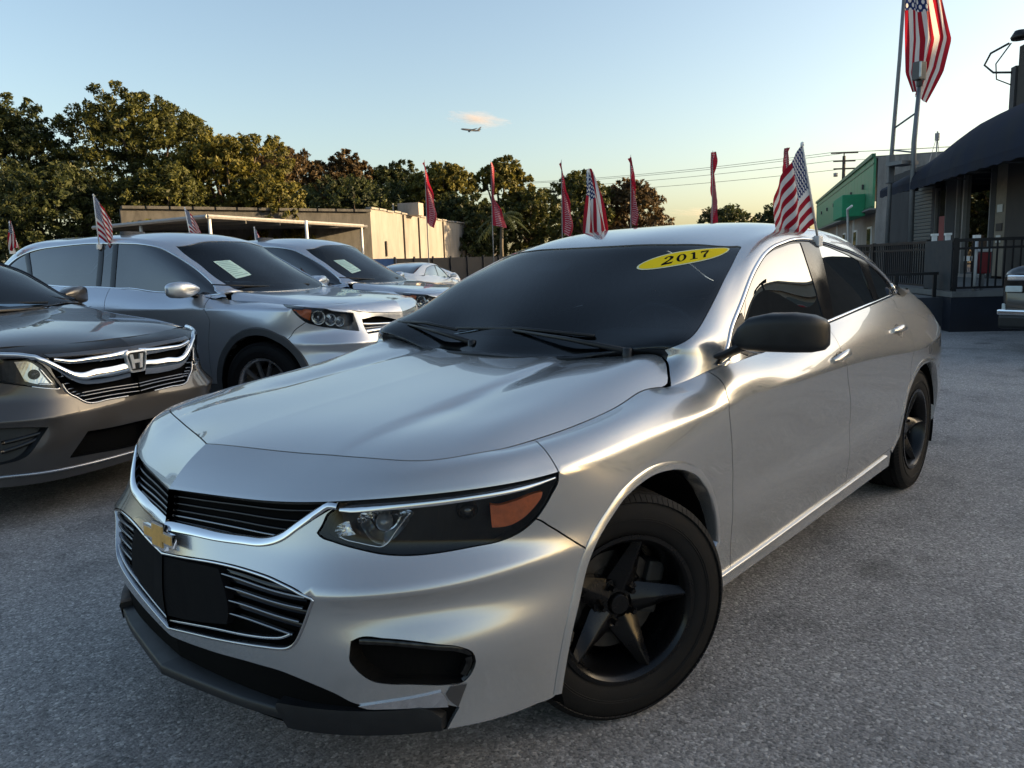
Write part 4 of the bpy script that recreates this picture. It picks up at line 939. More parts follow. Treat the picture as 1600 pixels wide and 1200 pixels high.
def window_flag(base,tip,side,drape,label,w=.22,drop=.55,group='small flags clipped to car windows',seed=1):
    """base, tip in world; the cloth hangs from the pole towards 'side' (unit vector)"""
    b,t=Vector(base),Vector(tip); ax=(t-b); L=ax.length; r=thing('window_flag',label,'flag',b,0,group); rng=random.Random(seed)
    MB().tube([(0,0,0),ax*.5,ax],[.006,.0055,.004],6).obj('pole',WHITE,r,True); MB().box((0,0,0),(.05,.03,.05),bev=.008).obj('clip',WHITE,r)
    MB().lathe([(0,.012),(.008,.006),(.008,-.006),(0,-.012)],8,'z',tuple(ax)).obj('finial',WHITE,r,True)
    s=Vector(side).normalized(); n=s.cross(Vector((0,0,1))).normalized(); ph=rng.uniform(0,6)
    hoist=L*.80 if drape<.5 else L*.72
    def fn(a,v):
        p=ax*(1-(1-v)*hoist/L*(.70 if drape>.5 else 1.0)*(1-a*.05))
        wave=.020*math.sin(8*a+ph+3*v)*a+.012*math.sin(17*a+5*v+ph)*a
        out=w*a*(1-.35*drape*(v)) ; d=drop*a*L*(.55+.45*a)*(1-.25*(1-v))
        if drape>.5:
            q=ax*(1-.93*a); k=.12+.88*a**.8; return q+s*(w*k*((1-v)-.22)+.012*math.sin(14*v+4*a))+n*(.03*math.sin(13*v+3*a)*k)+Vector((0,0,.02*math.sin(7*v)))
        return p+s*(out+ .3*wave)+n*wave*1.3+Vector((0,0,-d))
    cloth('flag_cloth',fn,26,20,stripes_mat(),r); return r
def feather_flag(s,d,z0,z1,w,label,rot,seed,split=False):
    r=thing('feather_flag',label,'flag',E(s,d),LOT+rot,'red feather flags along the lot'); rng=random.Random(seed)
    b=NB('feather_red_%d'%seed) if 'feather_red' not in MATS else None
    if b:
        uv=b.tex('UV'); mp=b.node('ShaderNodeMapping'); mp.inputs['Scale'].default_value=(3.2,7,1); b.l(uv,mp.inputs[0]); n=b.noise(2.2,2,.5,mp.outputs[0]); 
        wv=b.node('ShaderNodeTexWave',wave_type='RINGS'); wv.inputs['Scale'].default_value=1.6; wv.inputs['Distortion'].default_value=5; b.l(mp.outputs[0],wv.inputs['Vector'])
        sp=b.node('ShaderNodeSeparateXYZ'); b.l(uv,sp.inputs[0]); band=b.math('MULTIPLY',b.math('GREATER_THAN',sp.outputs[0],.25),b.math('LESS_THAN',sp.outputs[0],.75))
        k=b.math('MULTIPLY',b.ramp(wv.outputs['Fac'],[(.66,0.0),(.74,1.0)]),b.math('MULTIPLY',band,.85))
        c=b.mix(k,(.36,.014,.036),(.60,.42,.44)); b.l(c,b.b.inputs['Base Color']); b.b.inputs['Roughness'].default_value=.7
        tl=b.node('ShaderNodeBsdfTranslucent'); b.l(c,tl.inputs[0]); mx=b.node('ShaderNodeMixShader'); mx.inputs[0].default_value=.4; b.l(b.b.outputs[0],mx.inputs[1]); b.l(tl.outputs[0],mx.inputs[2]); b.l(mx.outputs[0],b.out.inputs[0]); b.m.name='feather_red'; MATS['feather_red']=b.m
    pole=mat('flag_pole_grey',(.25,.24,.24),.5,.4); top=z1+.05
    MB().tube([(0,0,0),(0,0,z0),(.01,0,(z0+z1)/2),(.02,0,top)],[.018,.016,.012,.006],6).obj('pole',pole,r,True)
    ph=rng.uniform(0,6)
    def fn(a,v):
        ww=w*(1-v)**.7*(.80+.16*math.sin(8*v+ph)+.10*math.sin(19*v+2*ph)); z=z0+(z1-z0)*v-.14*a*(1-v)+.05*math.sin(5*v+ph)*a
        return (.012+ww*a+.05*math.sin(6*v+ph)*a,.13*math.sin(6*a+8*v+ph)*a,z)
    cloth('flag_cloth',fn,8,28,MATS['feather_red'],r); return r
def flagpole():
    r=thing('flag_mast','twin steel poles with rungs carrying the large flag','flagpole',E(9.72,20),LOT); ST=mat('mast_steel',(.16,.17,.18),.5,.5,var=.15)
    MB().tube([(-.05,0,0),(0,0,3.7),(.10,0,6.0),(.20,0,9.4)],[.06,.05,.045,.03],10).obj('main_pole',ST,r,True)
    MB().tube([(.28,-.6,0),(.24,-.6,3.9),(.32,-.6,5.35)],[.065,.06,.05],10).obj('support_pole',ST,r,True)
    for z in (3.72,4.45): MB().tube([(.0+.02*(z-3.7),0,z-.12 if z>4 else z+.1),(.25,-.6,z+.14 if z>4 else z-.05)],.022,6).obj('rung',ST,r)
    MB().box((-.02,0,3.35),(.16,.16,.7),bev=.02).obj('collar',ST,r); MB().box((.12,-.3,3.45),(.55,.5,.09),rz=R(20)).obj('bracket',ST,r)
    f=thing('flood_lamp','square floodlight on top of the shorter mast pole','floodlight',E(9.72,20),LOT); MB().box((.28,-.62,5.55),(.26,.20,.42),rz=R(25),bev=.025).obj('lamp_body',mat('lamp_grey',(.10,.10,.10),.6,.3),f); MB().box((.20,-.72,5.56),(.02,.17,.34),rz=R(25)).obj('lamp_glass',mat('lamp_lens',(.5,.55,.55),.15),f); MB().box((.30,-.62,5.28),(.10,.10,.16)).obj('lamp_yoke',BLACKP,f)
    g=thing('large_flag','large striped flag hanging from the mast above the awning','flag',E(9.72,20),LOT)
    def fn(a,v):   # hangs: fly runs down, hoist spreads to the right
        zl=8.35-a*3.1; xl=.16+.16*a+.16*max(0,a-.85)/.15; zr=8.5-a*3.55; xr=float(np.interp(a,[0,.25,.60,.80,1],[.75,1.0,1.32,1.12,.72]))
        x=xl+(xr-xl)*v; z=zl+(zr-zl)*v; k=.25+.75*a
        return (x+.035*math.sin(11*v+3*a)*k,.15*math.sin(10*v+2.2*a)*k+.07*math.sin(19*v+4*a),z+.05*math.sin(6*v+5*a))
    cloth('flag_cloth',lambda a,v: fn(a,1-v),44,34,stripes_mat(),g)
def utility_pole():
    r=thing('utility_pole','wooden utility pole with three crossarms on the skyline','utility pole',E(34.1,80),LOT); W_=mat('pole_timber',(.07,.06,.05),.9,var=.3)
    MB().tube([(0,0,0),(0,0,10.9)],[.22,.16],8).obj('pole',W_,r,True); MB().tube([(0,0,10.8),(0,0,11.3)],.06,6).obj('pole_top',W_,r)
    for z,w in ((11.2,2.7),(10.4,2.2),(9.65,2.1)): MB().box((0,-.1,z),(w,.14,.14)).obj('crossarm',W_,r)
    for x in (-1.0,1.0): MB().lathe([(0,-.2),(.2,-.2),(.22,.15),(0,.2)],10,'z',(x*.8,0,9.1)).obj('transformer',mat('pipe_grey',(.3,.3,.3),.6,.5),r,True)
    for i,(x,z,z2) in enumerate(((-1.2,11.28,15.2),(1.2,11.28,15.0),(-1.0,10.48,14.3),(.9,9.72,13.5))):
        w=thing('power_line',('topmost thin power line on the left of the utility pole','topmost thin power line on the right end of the top crossarm','thin power line on the middle crossarm','lowest thin power line on the bottom crossarm')[i],'power line',E(34.1,80),LOT,'power lines')
        P=[(x,0,z)]+[(x-45*t,55*t,z+(z2-z)*t-2.0*t*(1-t)*4*.45) for t in np.linspace(.05,1,16)]; MB().tube(P,.022,4).obj('wire',W_,w)
        P=[(x,0,z)]+[(x+30*t,-8*t,z-1.2*t*(1-t)*4*.3+.5*t) for t in np.linspace(.1,1,8)]; MB().tube(P,.018,4).obj('wire',W_,w)
def plane():
    r=thing('airliner','distant airliner climbing left below a small pink cloud','aeroplane',E(-61.5,1500,251),LOT+R(8)); r.rotation_euler=(0,R(4),LOT+R(20)); m=mat('airliner_grey',(.10,.11,.13),.5,.2)
    MB().lathe([(0,-19),(.8,-18),(1.7,-15),(1.9,-8),(1.9,9),(1.2,15),(.4,19),(0,19.3)],14,'x').obj('fuselage',m,r,True)
    for s in (1,-1):
        MB().add([(-3,s*1.5,-.8),(3,s*1.5,-.8),(9,s*17,1.2),(7,s*17,1.2),(-3,s*1.5,-.4),(3,s*1.5,-.5),(9,s*17,1.35),(7,s*17,1.35)],[(0,1,2,3),(4,5,6,7),(0,1,5,4),(1,2,6,5),(2,3,7,6),(3,0,4,7)]).obj('wing',m,r)
        MB().lathe([(0,-2.3),(1.0,-2.2),(1.1,1),(.5,2.4),(0,2.4)],10,'x',(-.5,s*5.8,-2.0)).obj('engine',m,r,True)
        MB().add([(14,s*.5,.8),(17.5,s*.5,.8),(19.5,s*6.5,1.6),(18,s*6.5,1.6),(14,s*.5,1.1),(17.5,s*.5,1.0),(19.5,s*6.5,1.7),(18,s*6.5,1.7)],[(0,1,2,3),(4,5,6,7),(0,1,5,4),(1,2,6,5),(2,3,7,6),(3,0,4,7)]).obj('tailplane',m,r)
    MB().add([(12.5,-.2,1.3),(18,-.2,1.2),(21.5,-.15,7.6),(19,-.15,7.6),(12.5,.2,1.3),(18,.2,1.2),(21.5,.15,7.6),(19,.15,7.6)],[(0,1,2,3),(4,5,6,7),(0,1,5,4),(1,2,6,5),(2,3,7,6),(3,0,4,7)]).obj('tail_fin',m,r)
def cloud(s,d,z,size,dens,col,seed,label):
    m=bpy.data.materials.new('cloud_vapour_%d'%seed); m.use_nodes=True; nt=m.node_tree; nt.nodes.remove(nt.nodes['Principled BSDF']); v=nt.nodes.new('ShaderNodeVolumePrincipled'); out=nt.nodes['Material Output']; nt.links.new(v.outputs[0],out.inputs[1])
    tc=nt.nodes.new('ShaderNodeTexCoord'); ln=nt.nodes.new('ShaderNodeVectorMath'); ln.operation='LENGTH'; nt.links.new(tc.outputs['Object'],ln.inputs[0]); n=nt.nodes.new('ShaderNodeTexNoise'); n.inputs['Scale'].default_value=1.6; n.inputs['Detail'].default_value=4; mp=nt.nodes.new('ShaderNodeMapping'); mp.inputs['Scale'].default_value=(1.2,1,1.6); mp.inputs['Location'].default_value=(seed,seed*2,0); nt.links.new(tc.outputs['Object'],mp.inputs[0]); nt.links.new(mp.outputs[0],n.inputs['Vector'])
    a=nt.nodes.new('ShaderNodeMath'); a.operation='SUBTRACT'; a.use_clamp=True; nt.links.new(n.outputs['Fac'],a.inputs[0]); b=nt.nodes.new('ShaderNodeMath'); b.operation='MULTIPLY_ADD'; nt.links.new(ln.outputs['Value'],b.inputs[0]); b.inputs[1].default_value=.42; b.inputs[2].default_value=.14; nt.links.new(b.outputs[0],a.inputs[1])
    c=nt.nodes.new('ShaderNodeMath'); c.operation='MULTIPLY'; nt.links.new(a.outputs[0],c.inputs[0]); c.inputs[1].default_value=dens; nt.links.new(c.outputs[0],v.inputs['Density']); v.inputs['Color'].default_value=col+(1,); v.inputs['Anisotropy'].default_value=.2
    bm=bmesh.new(); bmesh.ops.create_icosphere(bm,subdivisions=3,radius=1.0); me=bpy.data.meshes.new('cloud'); bm.to_mesh(me); bm.free(); me.materials.append(m); o=bpy.data.objects.new('cloud',me); link(o); o.location=E(s,d,z); o.scale=size; o.rotation_euler=(0,R(8),LOT); o['kind']='stuff'; return o
def pickup():
    r=thing('black_pickup','black pickup truck with a chrome framed grille at the right edge','pickup truck',E(6.88,9.2),LOT+R(212))
    # local +x = forward; seen nearly face-on
    BK=paint('gloss_black_paint',(.008,.008,.009),.0,.3,.0); Wd=.98
    def sect(x,w,z0,z1,p=5): return ring_se((x,0,(z0+z1)/2),w,(z1-z0)/2,(0,1,0),(0,0,1),p,28)
    V,F=loft([sect(.0,.93,.42,1.02),sect(-.06,Wd,.40,1.10),sect(-.6,1.0,.40,1.14),sect(-1.35,1.0,.40,1.18)]); MB().add(V,F).obj('front_clip',BK,r,True,auto=R(50))
    V,F=loft([sect(-1.3,.98,.42,1.2),sect(-2.9,1.0,.42,1.22),sect(-4.9,.98,.45,1.2)]); MB().add(V,F).obj('body',BK,r,True,auto=R(50))
    V,F=loft([ring_se((-1.35-.0,0,1.18),.86,.05,(0,1,0),(1,0,0),4,20),ring_se((-2.35,0,1.75),.70,.45,(0,1,0),(1,0,0),4,20),ring_se((-2.5,0,1.85),.66,.55,(0,1,0),(1,0,0),4,20)]); MB().add(V,F).obj('cab_roof',BK,r,True,auto=R(40))
    MB().add([(-1.42,-.74,1.22),(-1.42,.74,1.22),(-1.88,.66,1.68),(-1.88,-.66,1.68)],[(0,1,2,3)]).obj('windscreen',mat('pickup_glass',(.01,.012,.014),.03,0,.8,var=0),r)
    g=sub('grille',r); MB().box((.015,0,.80),(.06,1.10,.42),bev=.02).obj('grille_back',VOID,g)
    for z in (.66,.74,.82,.90): MB().box((.05,0,z),(.03,1.06,.028),bev=.008).obj('grille_bar',mat('grille_satin',(.30,.31,.32),.3,.9),g)
    fr=[(-.58,.58),(.58,.58),(.60,.80),(.56,1.02),(-.56,1.02),(-.60,.80)]
    MB().tube([(.045,y,z) for y,z in fr]+[(.045,-.58,.58)],.032,8,caps=False).obj('grille_frame',CHROME,g,True)
    MB().box((.03,0,1.065),(.12,1.1,.06),bev=.02).obj('bonnet_trim',CHROME,r)
    for s in (1,-1):
        h=sub('headlamp',r); MB().box((-.02,s*.78,.86),(.14,.30,.24),bev=.04).obj('lamp_case',BLACKG,h); MB().box((.045,s*.76,.93),(.05,.24,.07),bev=.015).obj('lamp_reflector',CHROME,h); MB().box((.04,s*.80,.79),(.05,.20,.08),rz=0,bev=.015).obj('lamp_reflector',mat('lamp_lens',(.5,.55,.55),.15),h)
        MB().box((-.05,s*.93,.55),(.10,.06,.10),bev=.01).obj('side_marker',mat('lamp_lens',(.5,.55,.55),.15),r)
        for x in (-.95,-4.1): wheel(r,x,s*.82,.40,.40,.27,.24,s,0,'multi',mat('alloy_grey',(.45,.46,.47),.3,.9),False,0)
    MB().box((.10,0,.50),(.16,1.86,.07),bev=.02).obj('bumper_chrome',CHROME,r); MB().box((.08,0,.38),(.18,1.84,.18),bev=.04).obj('bumper_lower',BLACKP,r)
def shade_block():  # unseen building added only to keep the low sun off the lot
    r=thing('shade_block','tall pale block added out of view far to the right to shade the lot','building',E(64,9.5),LOT-R(6)); WL=wall_mat('block_render',(.34,.31,.27),(.22,.20,.17)); 
    MB().box((6,13,8.6),(12,58,17.2)).obj('block_wall',WL,r); gl=mat('block_glass',(.02,.025,.03),.08,0,.6,var=0)
    w=MB().box((0,0,0),(.12,1.7,1.4)).obj('window',gl,r); first=True
    for fl in range(5):
        MB().box((-.25,13,3.15*fl+3.0),(.7,57.6,.18)).obj('balcony_slab',WL,r)
        for k in range(14):
            q=w if first else w.copy()
            if not first: COL.objects.link(q); q.parent=r
            first=False; q.location=(-.02,-13.6+k*3.9,3.15*fl+1.7)
    MB().box((6,13,17.3),(12.6,58.6,.3)).obj('roof_parapet',WL,r)
def off_frame():
    """out of frame: an added shade block, plus lamp and flags mirrored in sedan windows"""
    shade_block()
    p=thing('street_lamp','tall street lamp behind the sales office roof mirrored in the sedan window','street lamp',E(18.3,12.9),LOT); ST=mat('mast_steel',(.16,.17,.18),.5,.5)
    MB().tube([(0,0,0),(0,0,4.9),(-.15,-.1,5.15),(-.9,-.5,5.35)],[.08,.06,.045,.04],8).obj('mast',ST,p,True); MB().box((-1.15,-.65,5.36),(.7,.26,.12),rz=R(28),bev=.03).obj('lamp_head',BLACKP,p)
    for k,(s,d) in enumerate(((18.6,9.9),(18.4,11.3))): feather_flag(s,d,4.4,6.9,.6,('red feather flag behind the office roof nearest the pickup','red feather flag behind the office roof beside the street lamp','red feather flag behind the office roof near the roller shutter')[k],R(-40),40+k)
# ================= wheels =================
def tyre_mb(r,w,rim_r,grooves=3,seg=96,lugs=True):
    mb=MB(); h=w/2
    prof=[(rim_r-.004,-h*.78),(rim_r+.006,-h*.92),(rim_r+.03,-h*1.0),((r+rim_r)/2,-h*1.04),(r-.028,-h*.98),(r-.012,-h*.9)]
    prof+=[(r-.006,-h*.84)]
    n=grooves; 
    for k in range(n):
        c=-h*.55+k*(1.1*h/(n-1)); prof+=[(r,c-.006),(r-.008,c-.0045),(r-.008,c+.0045),(r,c+.006)]
    prof+=[(r-.006,h*.84),(r-.012,h*.9),(r-.028,h*.98),((r+rim_r)/2,h*1.04),(rim_r+.03,h*1.0),(rim_r+.006,h*.92),(rim_r-.004,h*.78)]
    mb.lathe(prof,seg)
    if lugs:
        for s in (-1,1):
            for k in range(110):
                q=2*math.pi*k/110; c,sn=math.cos(q),math.sin(q); a=.0085/ r
                P=[]
                for dq,rr,y in ((-a,r-.003,h*.80),(a,r-.003,h*.80),(a,r-.021,h*.985),(-a,r-.021,h*.985)):
                    for up in (0,.0028):
                        P.append(((rr+up)*math.cos(q+dq),s*(y+up*.9),(rr+up)*math.sin(q+dq)))
                mb.add(P,[(0,2,4,6),(1,7,5,3),(0,1,3,2),(2,3,5,4),(4,5,7,6),(6,7,1,0)])
        for rr in (rim_r+.052,rim_r+.058):   # raised rings on the sidewall
            mb.lathe([(rr,h*1.035),(rr+.0015,h*1.05),(rr+.003,h*1.035)],seg)
    return mb
def rim_barrel(rim_r,w):
    h=w/2
    return MB().lathe([(rim_r+.004,h*.93),(rim_r+.010,h*.97),(rim_r+.010,h*1.0),(rim_r-.002,h*1.0),(rim_r-.010,h*.93),(rim_r-.016,h*.80),(rim_r-.030,h*.35),(rim_r-.034,-h*.7),(rim_r-.010,-h*.95)],72)
def star_wheel_face(rim_r,h,n=5):
    """five plain tapering spokes with a raised spine, dished hub"""
    mb=MB()
    for k in range(n):
        q=2*math.pi*k/n+R(90)
        M=Matrix.Rotation(-q+R(90),4,'Y')
        # stations along the spoke (z=radius)
        st=[(.040,.050,h-.052,.034),(.075,.047,h-.044,.034),(.11,.038,h-.034,.032),(.15,.028,h-.024,.030),(rim_r-.020,.019,h-.012,.024),(rim_r-.004,.017,h-.012,.018)]
        V=[];F=[]
        for r,wd,y,t in st:
            V+=[(-wd,y-t*1.7,r),(-wd*.96,y-t*.75,r),(-wd*.10,y,r),(wd*.10,y,r),(wd*.96,y-t*.75,r),(wd,y-t*1.7,r)]
        m=6
        for i in range(len(st)-1):
            for j in range(m-1): F.append((i*m+j,i*m+j+1,(i+1)*m+j+1,(i+1)*m+j))
        V=[M@Vector(v) for v in V]; mb.add(V,F)
    mb.lathe([(.0,h-.046),(.028,h-.046),(.031,h-.049),(.034,h-.060),(.075,h-.064),(.082,h-.075),(.085,h-.11)],40)
    for k in range(n):
        q=2*math.pi*(k+.5)/n+R(90); c=(.054*math.cos(q),0,.054*math.sin(q))
        mb.lathe([(0,h-.040),(.0075,h-.040),(.0095,h-.044),(.0095,h-.066)],6,c=c)
        mb.lathe([(.0115,h-.0655),(.0165,h-.0620),(.0175,h-.066)],16,c=c)
    return mb
def multi_wheel_face(rim_r,h,n=10,wd=.014):
    mb=MB()
    for k in range(n):
        q=2*math.pi*k/n; M=Matrix.Rotation(-q,4,'Y')
        st=[(.05,wd*1.3,h-.03,.02),(.12,wd,h-.018,.018),(rim_r-.004,wd*1.25,h-.012,.016)]
        V=[];F=[]
        for r,w_,y,t in st: V+=[(-w_,y-t*1.5,r),(-w_*.7,y-.002,r),(w_*.7,y-.002,r),(w_,y-t*1.5,r)]
        for i in range(len(st)-1):
            for j in range(3): F.append((i*4+j,i*4+j+1,(i+1)*4+j+1,(i+1)*4+j))
        mb.add([M@Vector(v) for v in V],F)
    mb.lathe([(0,h-.018),(.028,h-.018),(.034,h-.026),(.07,h-.03),(.08,h-.06)],32)
    return mb
def wheel(parent,x,y,z,r,w,rim_r,side,steer=0,face='star',m=None,disc=True,lod=1):
    """one wheel: outer face towards side*y. tyre is the part, rim / brake disc are its sub-parts"""
    m=m or WHEELB
    t=tyre_mb(r,w,rim_r,3,96 if lod else 40,bool(lod)).obj('wheel',RUBBER,parent,True,auto=R(40))
    t.location=(x,y,z); t.rotation_euler=(0,R(-15)*side,steer if side>0 else steer+math.pi)
    if side>0: t.rotation_euler=(0,R(-15),steer)
    b=rim_barrel(rim_r,w); h=w/2
    f=(star_wheel_face if face=='star' else multi_wheel_face)(rim_r,h)
    b.add(f.V,f.F); b.obj('rim',m,t,True,auto=R(35))
    if disc and lod:
        MB().lathe([(.05,h-.10),(.10,h-.10),(.105,h-.095),(.148,h-.095),(.148,h-.120),(.05,h-.120)],48).obj('brake_disc',mat('brake_steel',(.06,.055,.05),.45,.8,var=.3,vs=30),t,True,auto=R(30))
        MB().box((-.118,h-.105,.05),(.06,.06,.16),0,bev=.012).obj('brake_caliper',mat('brake_cast',(.02,.02,.02),.6,.3),t)
    return t
# ================= the silver sedan =================
def build_sedan():
    A=SEDAN_UV
    H=Hood(HOOD)
    row=list(SEDAN_LOWER[-1]); z=H.ev(inv_xy(H,[q[:2] for q in row[:9]]))[:,2]
    low=SEDAN_LOWER[:-1]+[[(q[0],q[1],float(k)) for q,k in zip(row[:9],z)]+row[9:]]
    L,G=fit_body(low,H,SEDAN_UPPER)
    v7=L.kv[7]; V=L.V; GV=G.V
    root=thing('silver_sedan','silver four-door sedan with black wheels and a yellow 2017 sticker on its windscreen','car')
    # ---- seams on the lower body
    lamp=A['lamp']; tip=(1.153,v7-.0015)
    lamp_c=lamp[:-1]+[(1.150,v7)]+[(u,v7) for u in (1.08,1.0,.9,.8,.7,.605)]
    low_c=A['chrome_low']
    gr_c=low_c+[(.597,v7)]+[(u,v7) for u in (.5,.4,.3,.2,.1,0.0)]
    fa=[tuple(q) for q in A['front_arch'][:-1]]
    fa=[(fa[0][0]-.012,-.01)]+fa+[tuple(q) for q in inv_side(L,[(-.437,.36),(-.44,.28),(-.44,.21)])]
    fa[-1]=(fa[-1][0],-.01)
    ra=[tuple(q) for q in inv_side(L,[(-2.385,.215),(-2.395,.29)])]; ra[0]=(ra[0][0],-.01)
    ra+=[tuple(q) for q in A['rear_arch'][2:9]]
    ra+=[tuple(q) for q in inv_side(L,[(-2.83,.712),(-2.93,.708),(-3.04,.675),(-3.13,.60),(-3.18,.50),(-3.195,.40),(-3.19,.33)])]; e=ra[-1]; ra+=[(e[0],e[1]-.05),(e[0]-.01,-.01)]
    df=[(A['door_front'][0][0]-.01,V+.01)]+A['door_front'][1:]; df.append((df[-1][0]+.004,.048))
    dm=[(3.085,V+.01)]+A['door_mid'][1:]; dm.append((dm[-1][0]+.008,.062))
    dr=[(A['door_rear'][0][0],V+.01)]+A['door_rear'][:-1]+[(4.012,.42),(4.06,.372)]
    db=A['door_bottom']; db=[(fa[-3][0]-.05,db[0][1]+.002)]+db+[(ra[2][0]+.04,db[-1][1])]
    tl=[tuple(q) for q in inv_side(L,[(-3.40,.935),(-3.50,.93),(-3.585,.90),(-3.62,.85),(-3.60,.80),(-3.50,.815)])]
    sk=Skin(L,[(polyline([(0,v7),(.3,v7),(.7,v7),(1.0,v7),(1.2,v7),(1.6,v7),(2.2,v7),(3.2,v7),(4.2,v7),(5.0,v7)],.015),False),
        (polyline(A['nose_fender'][:-1]+[tip,(1.156,v7)]),False),(polyline([(1.153,V+.01),A['nose_fender'][0]]),False),
        (polyline(lamp_c,.010,38,True),True),(polyline(gr_c,.012,38,True),True),
        (polyline([(1.036,.519)]+A['bumper_fender']),False),
        (polyline([(-.01,A['lower_grille'][0][1])]+A['lower_grille']+[(-.01,A['lower_grille'][-1][1])],.010,40),False),
        (polyline([(-.01,A['bumper_low'][0][1])]+A['bumper_low']+[(fa[1][0]+.03,A['bumper_low'][-1][1])],.012,30),False),
        (polyline(A['fog'],.010,50,True),True),
        (polyline(fa,.012),False),(polyline(ra,.014),False),(polyline(df,.014),False),(polyline(dm,.014),False),(polyline(dr,.014),False),
        (polyline(db,.02),False),(polyline(tl,.012,38,True),True)],grid=(.030,.020),centre=True)
    side=lambda x,z_: tuple(inv_side(L,[(x,z_)])[0])
    bump=sk.part('front_bumper',[(1.0,.42)],SILVER,root,.0022,.016); both_sides(bump)
    nose=sk.part('nose_panel',[(.3,.70)],SILVER,root,.0022,.016); both_sides(nose)
    side=lambda x,z_: tuple(inv_side(L,[(x,z_)])[0])
    op={int(sk.at(p)) for p in ((.8,.55),(.3,.56),(.25,.27),(.72,.2),side(0,.45),side(-2.83,.45))}
    quarter=[k for k in range(sk.n) if k not in op and sk.cen[sk.reg==k][:,0].mean()>4.15]
    tlid=int(sk.at((np.mean([p[0] for p in tl]),np.mean([p[1] for p in tl])))); dds={int(sk.at(side(-1.9,.75))),int(sk.at(side(-1.9,.98))),int(sk.at(side(-1.2,.225))),int(sk.at((.3,.05)))}
    quarter=[k for k in quarter if k!=tlid and k not in dds]
    fend,_=sk.part('front_fender',[side(-.1,.78),side(-.1,.855)],SILVER,root,.0022,.016,both=True)
    d1,d1r=sk.part('front_door',[side(-1.0,.6),side(-1.0,.93)],SILVER,root,.0020,.014,both=True)
    d2,d2r=sk.part('rear_door',[side(-1.9,.75),side(-1.9,.98)],SILVER,root,.0020,.014,both=True)
    q=sk.part('rear_quarter',quarter,SILVER,root,.0020,.014); both_sides(q)
    sk.part('rocker_panel',[side(-1.2,.225)],SILVER,root,.001,.012,both=True)
    va=sk.part('valance',[(.3,.05)],VOID,root,.0,.02,-.012); both_sides(va)
    sk.part('tail_lamp',[(np.mean([p[0] for p in tl]),np.mean([p[1] for p in tl]))],REDLENS,root,.0015,.01,both=True)
    #DBG
    # dark inner shell behind every gap
    allr=set(int(k) for k in range(sk.n))-op
    sh=sk.part('inner_shell',sorted(allr),VOID,root,0,0,-.020); both_sides(sh)
    # ---- hood
    ring=[tuple(q[:2]) for q in L.ev([(u,V) for u in np.linspace(0,L.ku[8],60)])]
    ring=ring[:-1]+[(-.345,.786),(-.385,.762),(-.418,.737),(-.431,.715),(-.428,.66),(-.42,.5),(-.405,.3),(-.395,.15)]
    half=inv_xy(H,ring); half[0]=inv_xy(H,[(ring[0][0],0)])[0]; other=inv_xy(H,[(x,-y) for x,y in ring])
    loop=np.vstack([half,inv_xy(H,[(-.393,0)]),other[::-1][:-1]])
    hs=Skin(H,[],(.026,.026),domain=loop)
    hood=hs.part('hood',[tuple(inv_xy(H,[(.2,.1)])[0])],SILVER,root,.0022,.016)
    hs.part('hood_underside',[tuple(inv_xy(H,[(.2,.1)])[0])],VOID,root,.0,0,-.022)
    # ---- headlamps
    lamp_seed=[(.8,.55)]
    hl=sub('headlamp',root)
    lens=sk.part('headlamp_lens',lamp_seed,LENS,hl,.003,.004,-.001)
    tunnel('housing',L,lamp_c,.055,BLACKP,hl,None,True,.02)
    def inset(name,key,off,m,closed=True):
        pts=A[key]; qv=polyline(pts,.006,45,closed)
        t=delaunay_2d_cdt([Vector(a) for a in qv.tolist()],[(i,(i+1)%len(qv)) for i in range(len(qv))],[],1,1e-6)
        P=L.ev(qv)+L.nrm(qv)*off; n=len(P); Nn=L.nrm(qv)
        V2=list(P)+list(P-Nn*.012); F=[tuple(f) for f in t[2] if max(f)<n]+[(i,(i+1)%n,n+(i+1)%n,n+i) for i in range(n)]
        return MB().add(V2,F).obj(name,m,hl,False)
    dl_=A['drl']; mid=[tuple((np.array(dl_[k])+np.array(dl_[15-k]))/2) for k in range(8)]
    qv=polyline(mid,.012,60); N=L.nrm(qv)+np.array([0,0,.5]); N/=np.linalg.norm(N,axis=1,keepdims=True); V1,F1=ribbon(L.ev(qv)-L.nrm(qv)*.003,N,np.interp(np.linspace(0,1,len(qv)),[0,.05,.8,1],[.010,.019,.015,.006]),.003,.012)
    MB().add(V1,F1).obj('light_strip',CHROME,hl,True,auto=R(50))
    # faceted chrome reflector bowls
    def bowl(name,key,d0,d1,m):
        qv=polyline(A[key],.008,45,True); P=L.ev(qv); N=L.nrm(qv); c=P.mean(0); nn=N.mean(0); n=len(P)
        mb=MB(); rings=[(1,d0),(.8,d0+(d1-d0)*.35),(.5,d0+(d1-d0)*.8),(.2,d1)]
        Vv=[];F=[]
        for s_,d in rings: Vv+=list(c+(P-c)*s_-nn*d)
        for k in range(len(rings)-1):
            for i in range(n): F.append((k*n+i,k*n+(i+1)%n,(k+1)*n+(i+1)%n,(k+1)*n+i))
        F.append(tuple((len(rings)-1)*n+i for i in range(n)))
        return mb.add(Vv,F).obj(name,m,hl,False)
    bowl('reflector','reflector',.012,.050,CHROME); bowl('reflector','reflector_low',.014,.040,CHROME)
    pr=L.ev(polyline(A['reflector'],.01,45,True)); nn=L.nrm([(.72,.53)])[0]
    c=pr.mean(0)-nn*.018; M=Vector(nn).to_track_quat('Z','Y').to_matrix().to_4x4(); M.translation=Vector(c)
    mb=MB().lathe([(0,.012),(.010,.010),(.018,.004),(.021,-.004),(.021,-.02)],20,'z'); mb.V=[tuple(M@Vector(v)) for v in mb.V]
    mb.obj('projector_bulb',mat('bulb_glass',(.25,.27,.28),.08,.3,var=.1),hl,True)
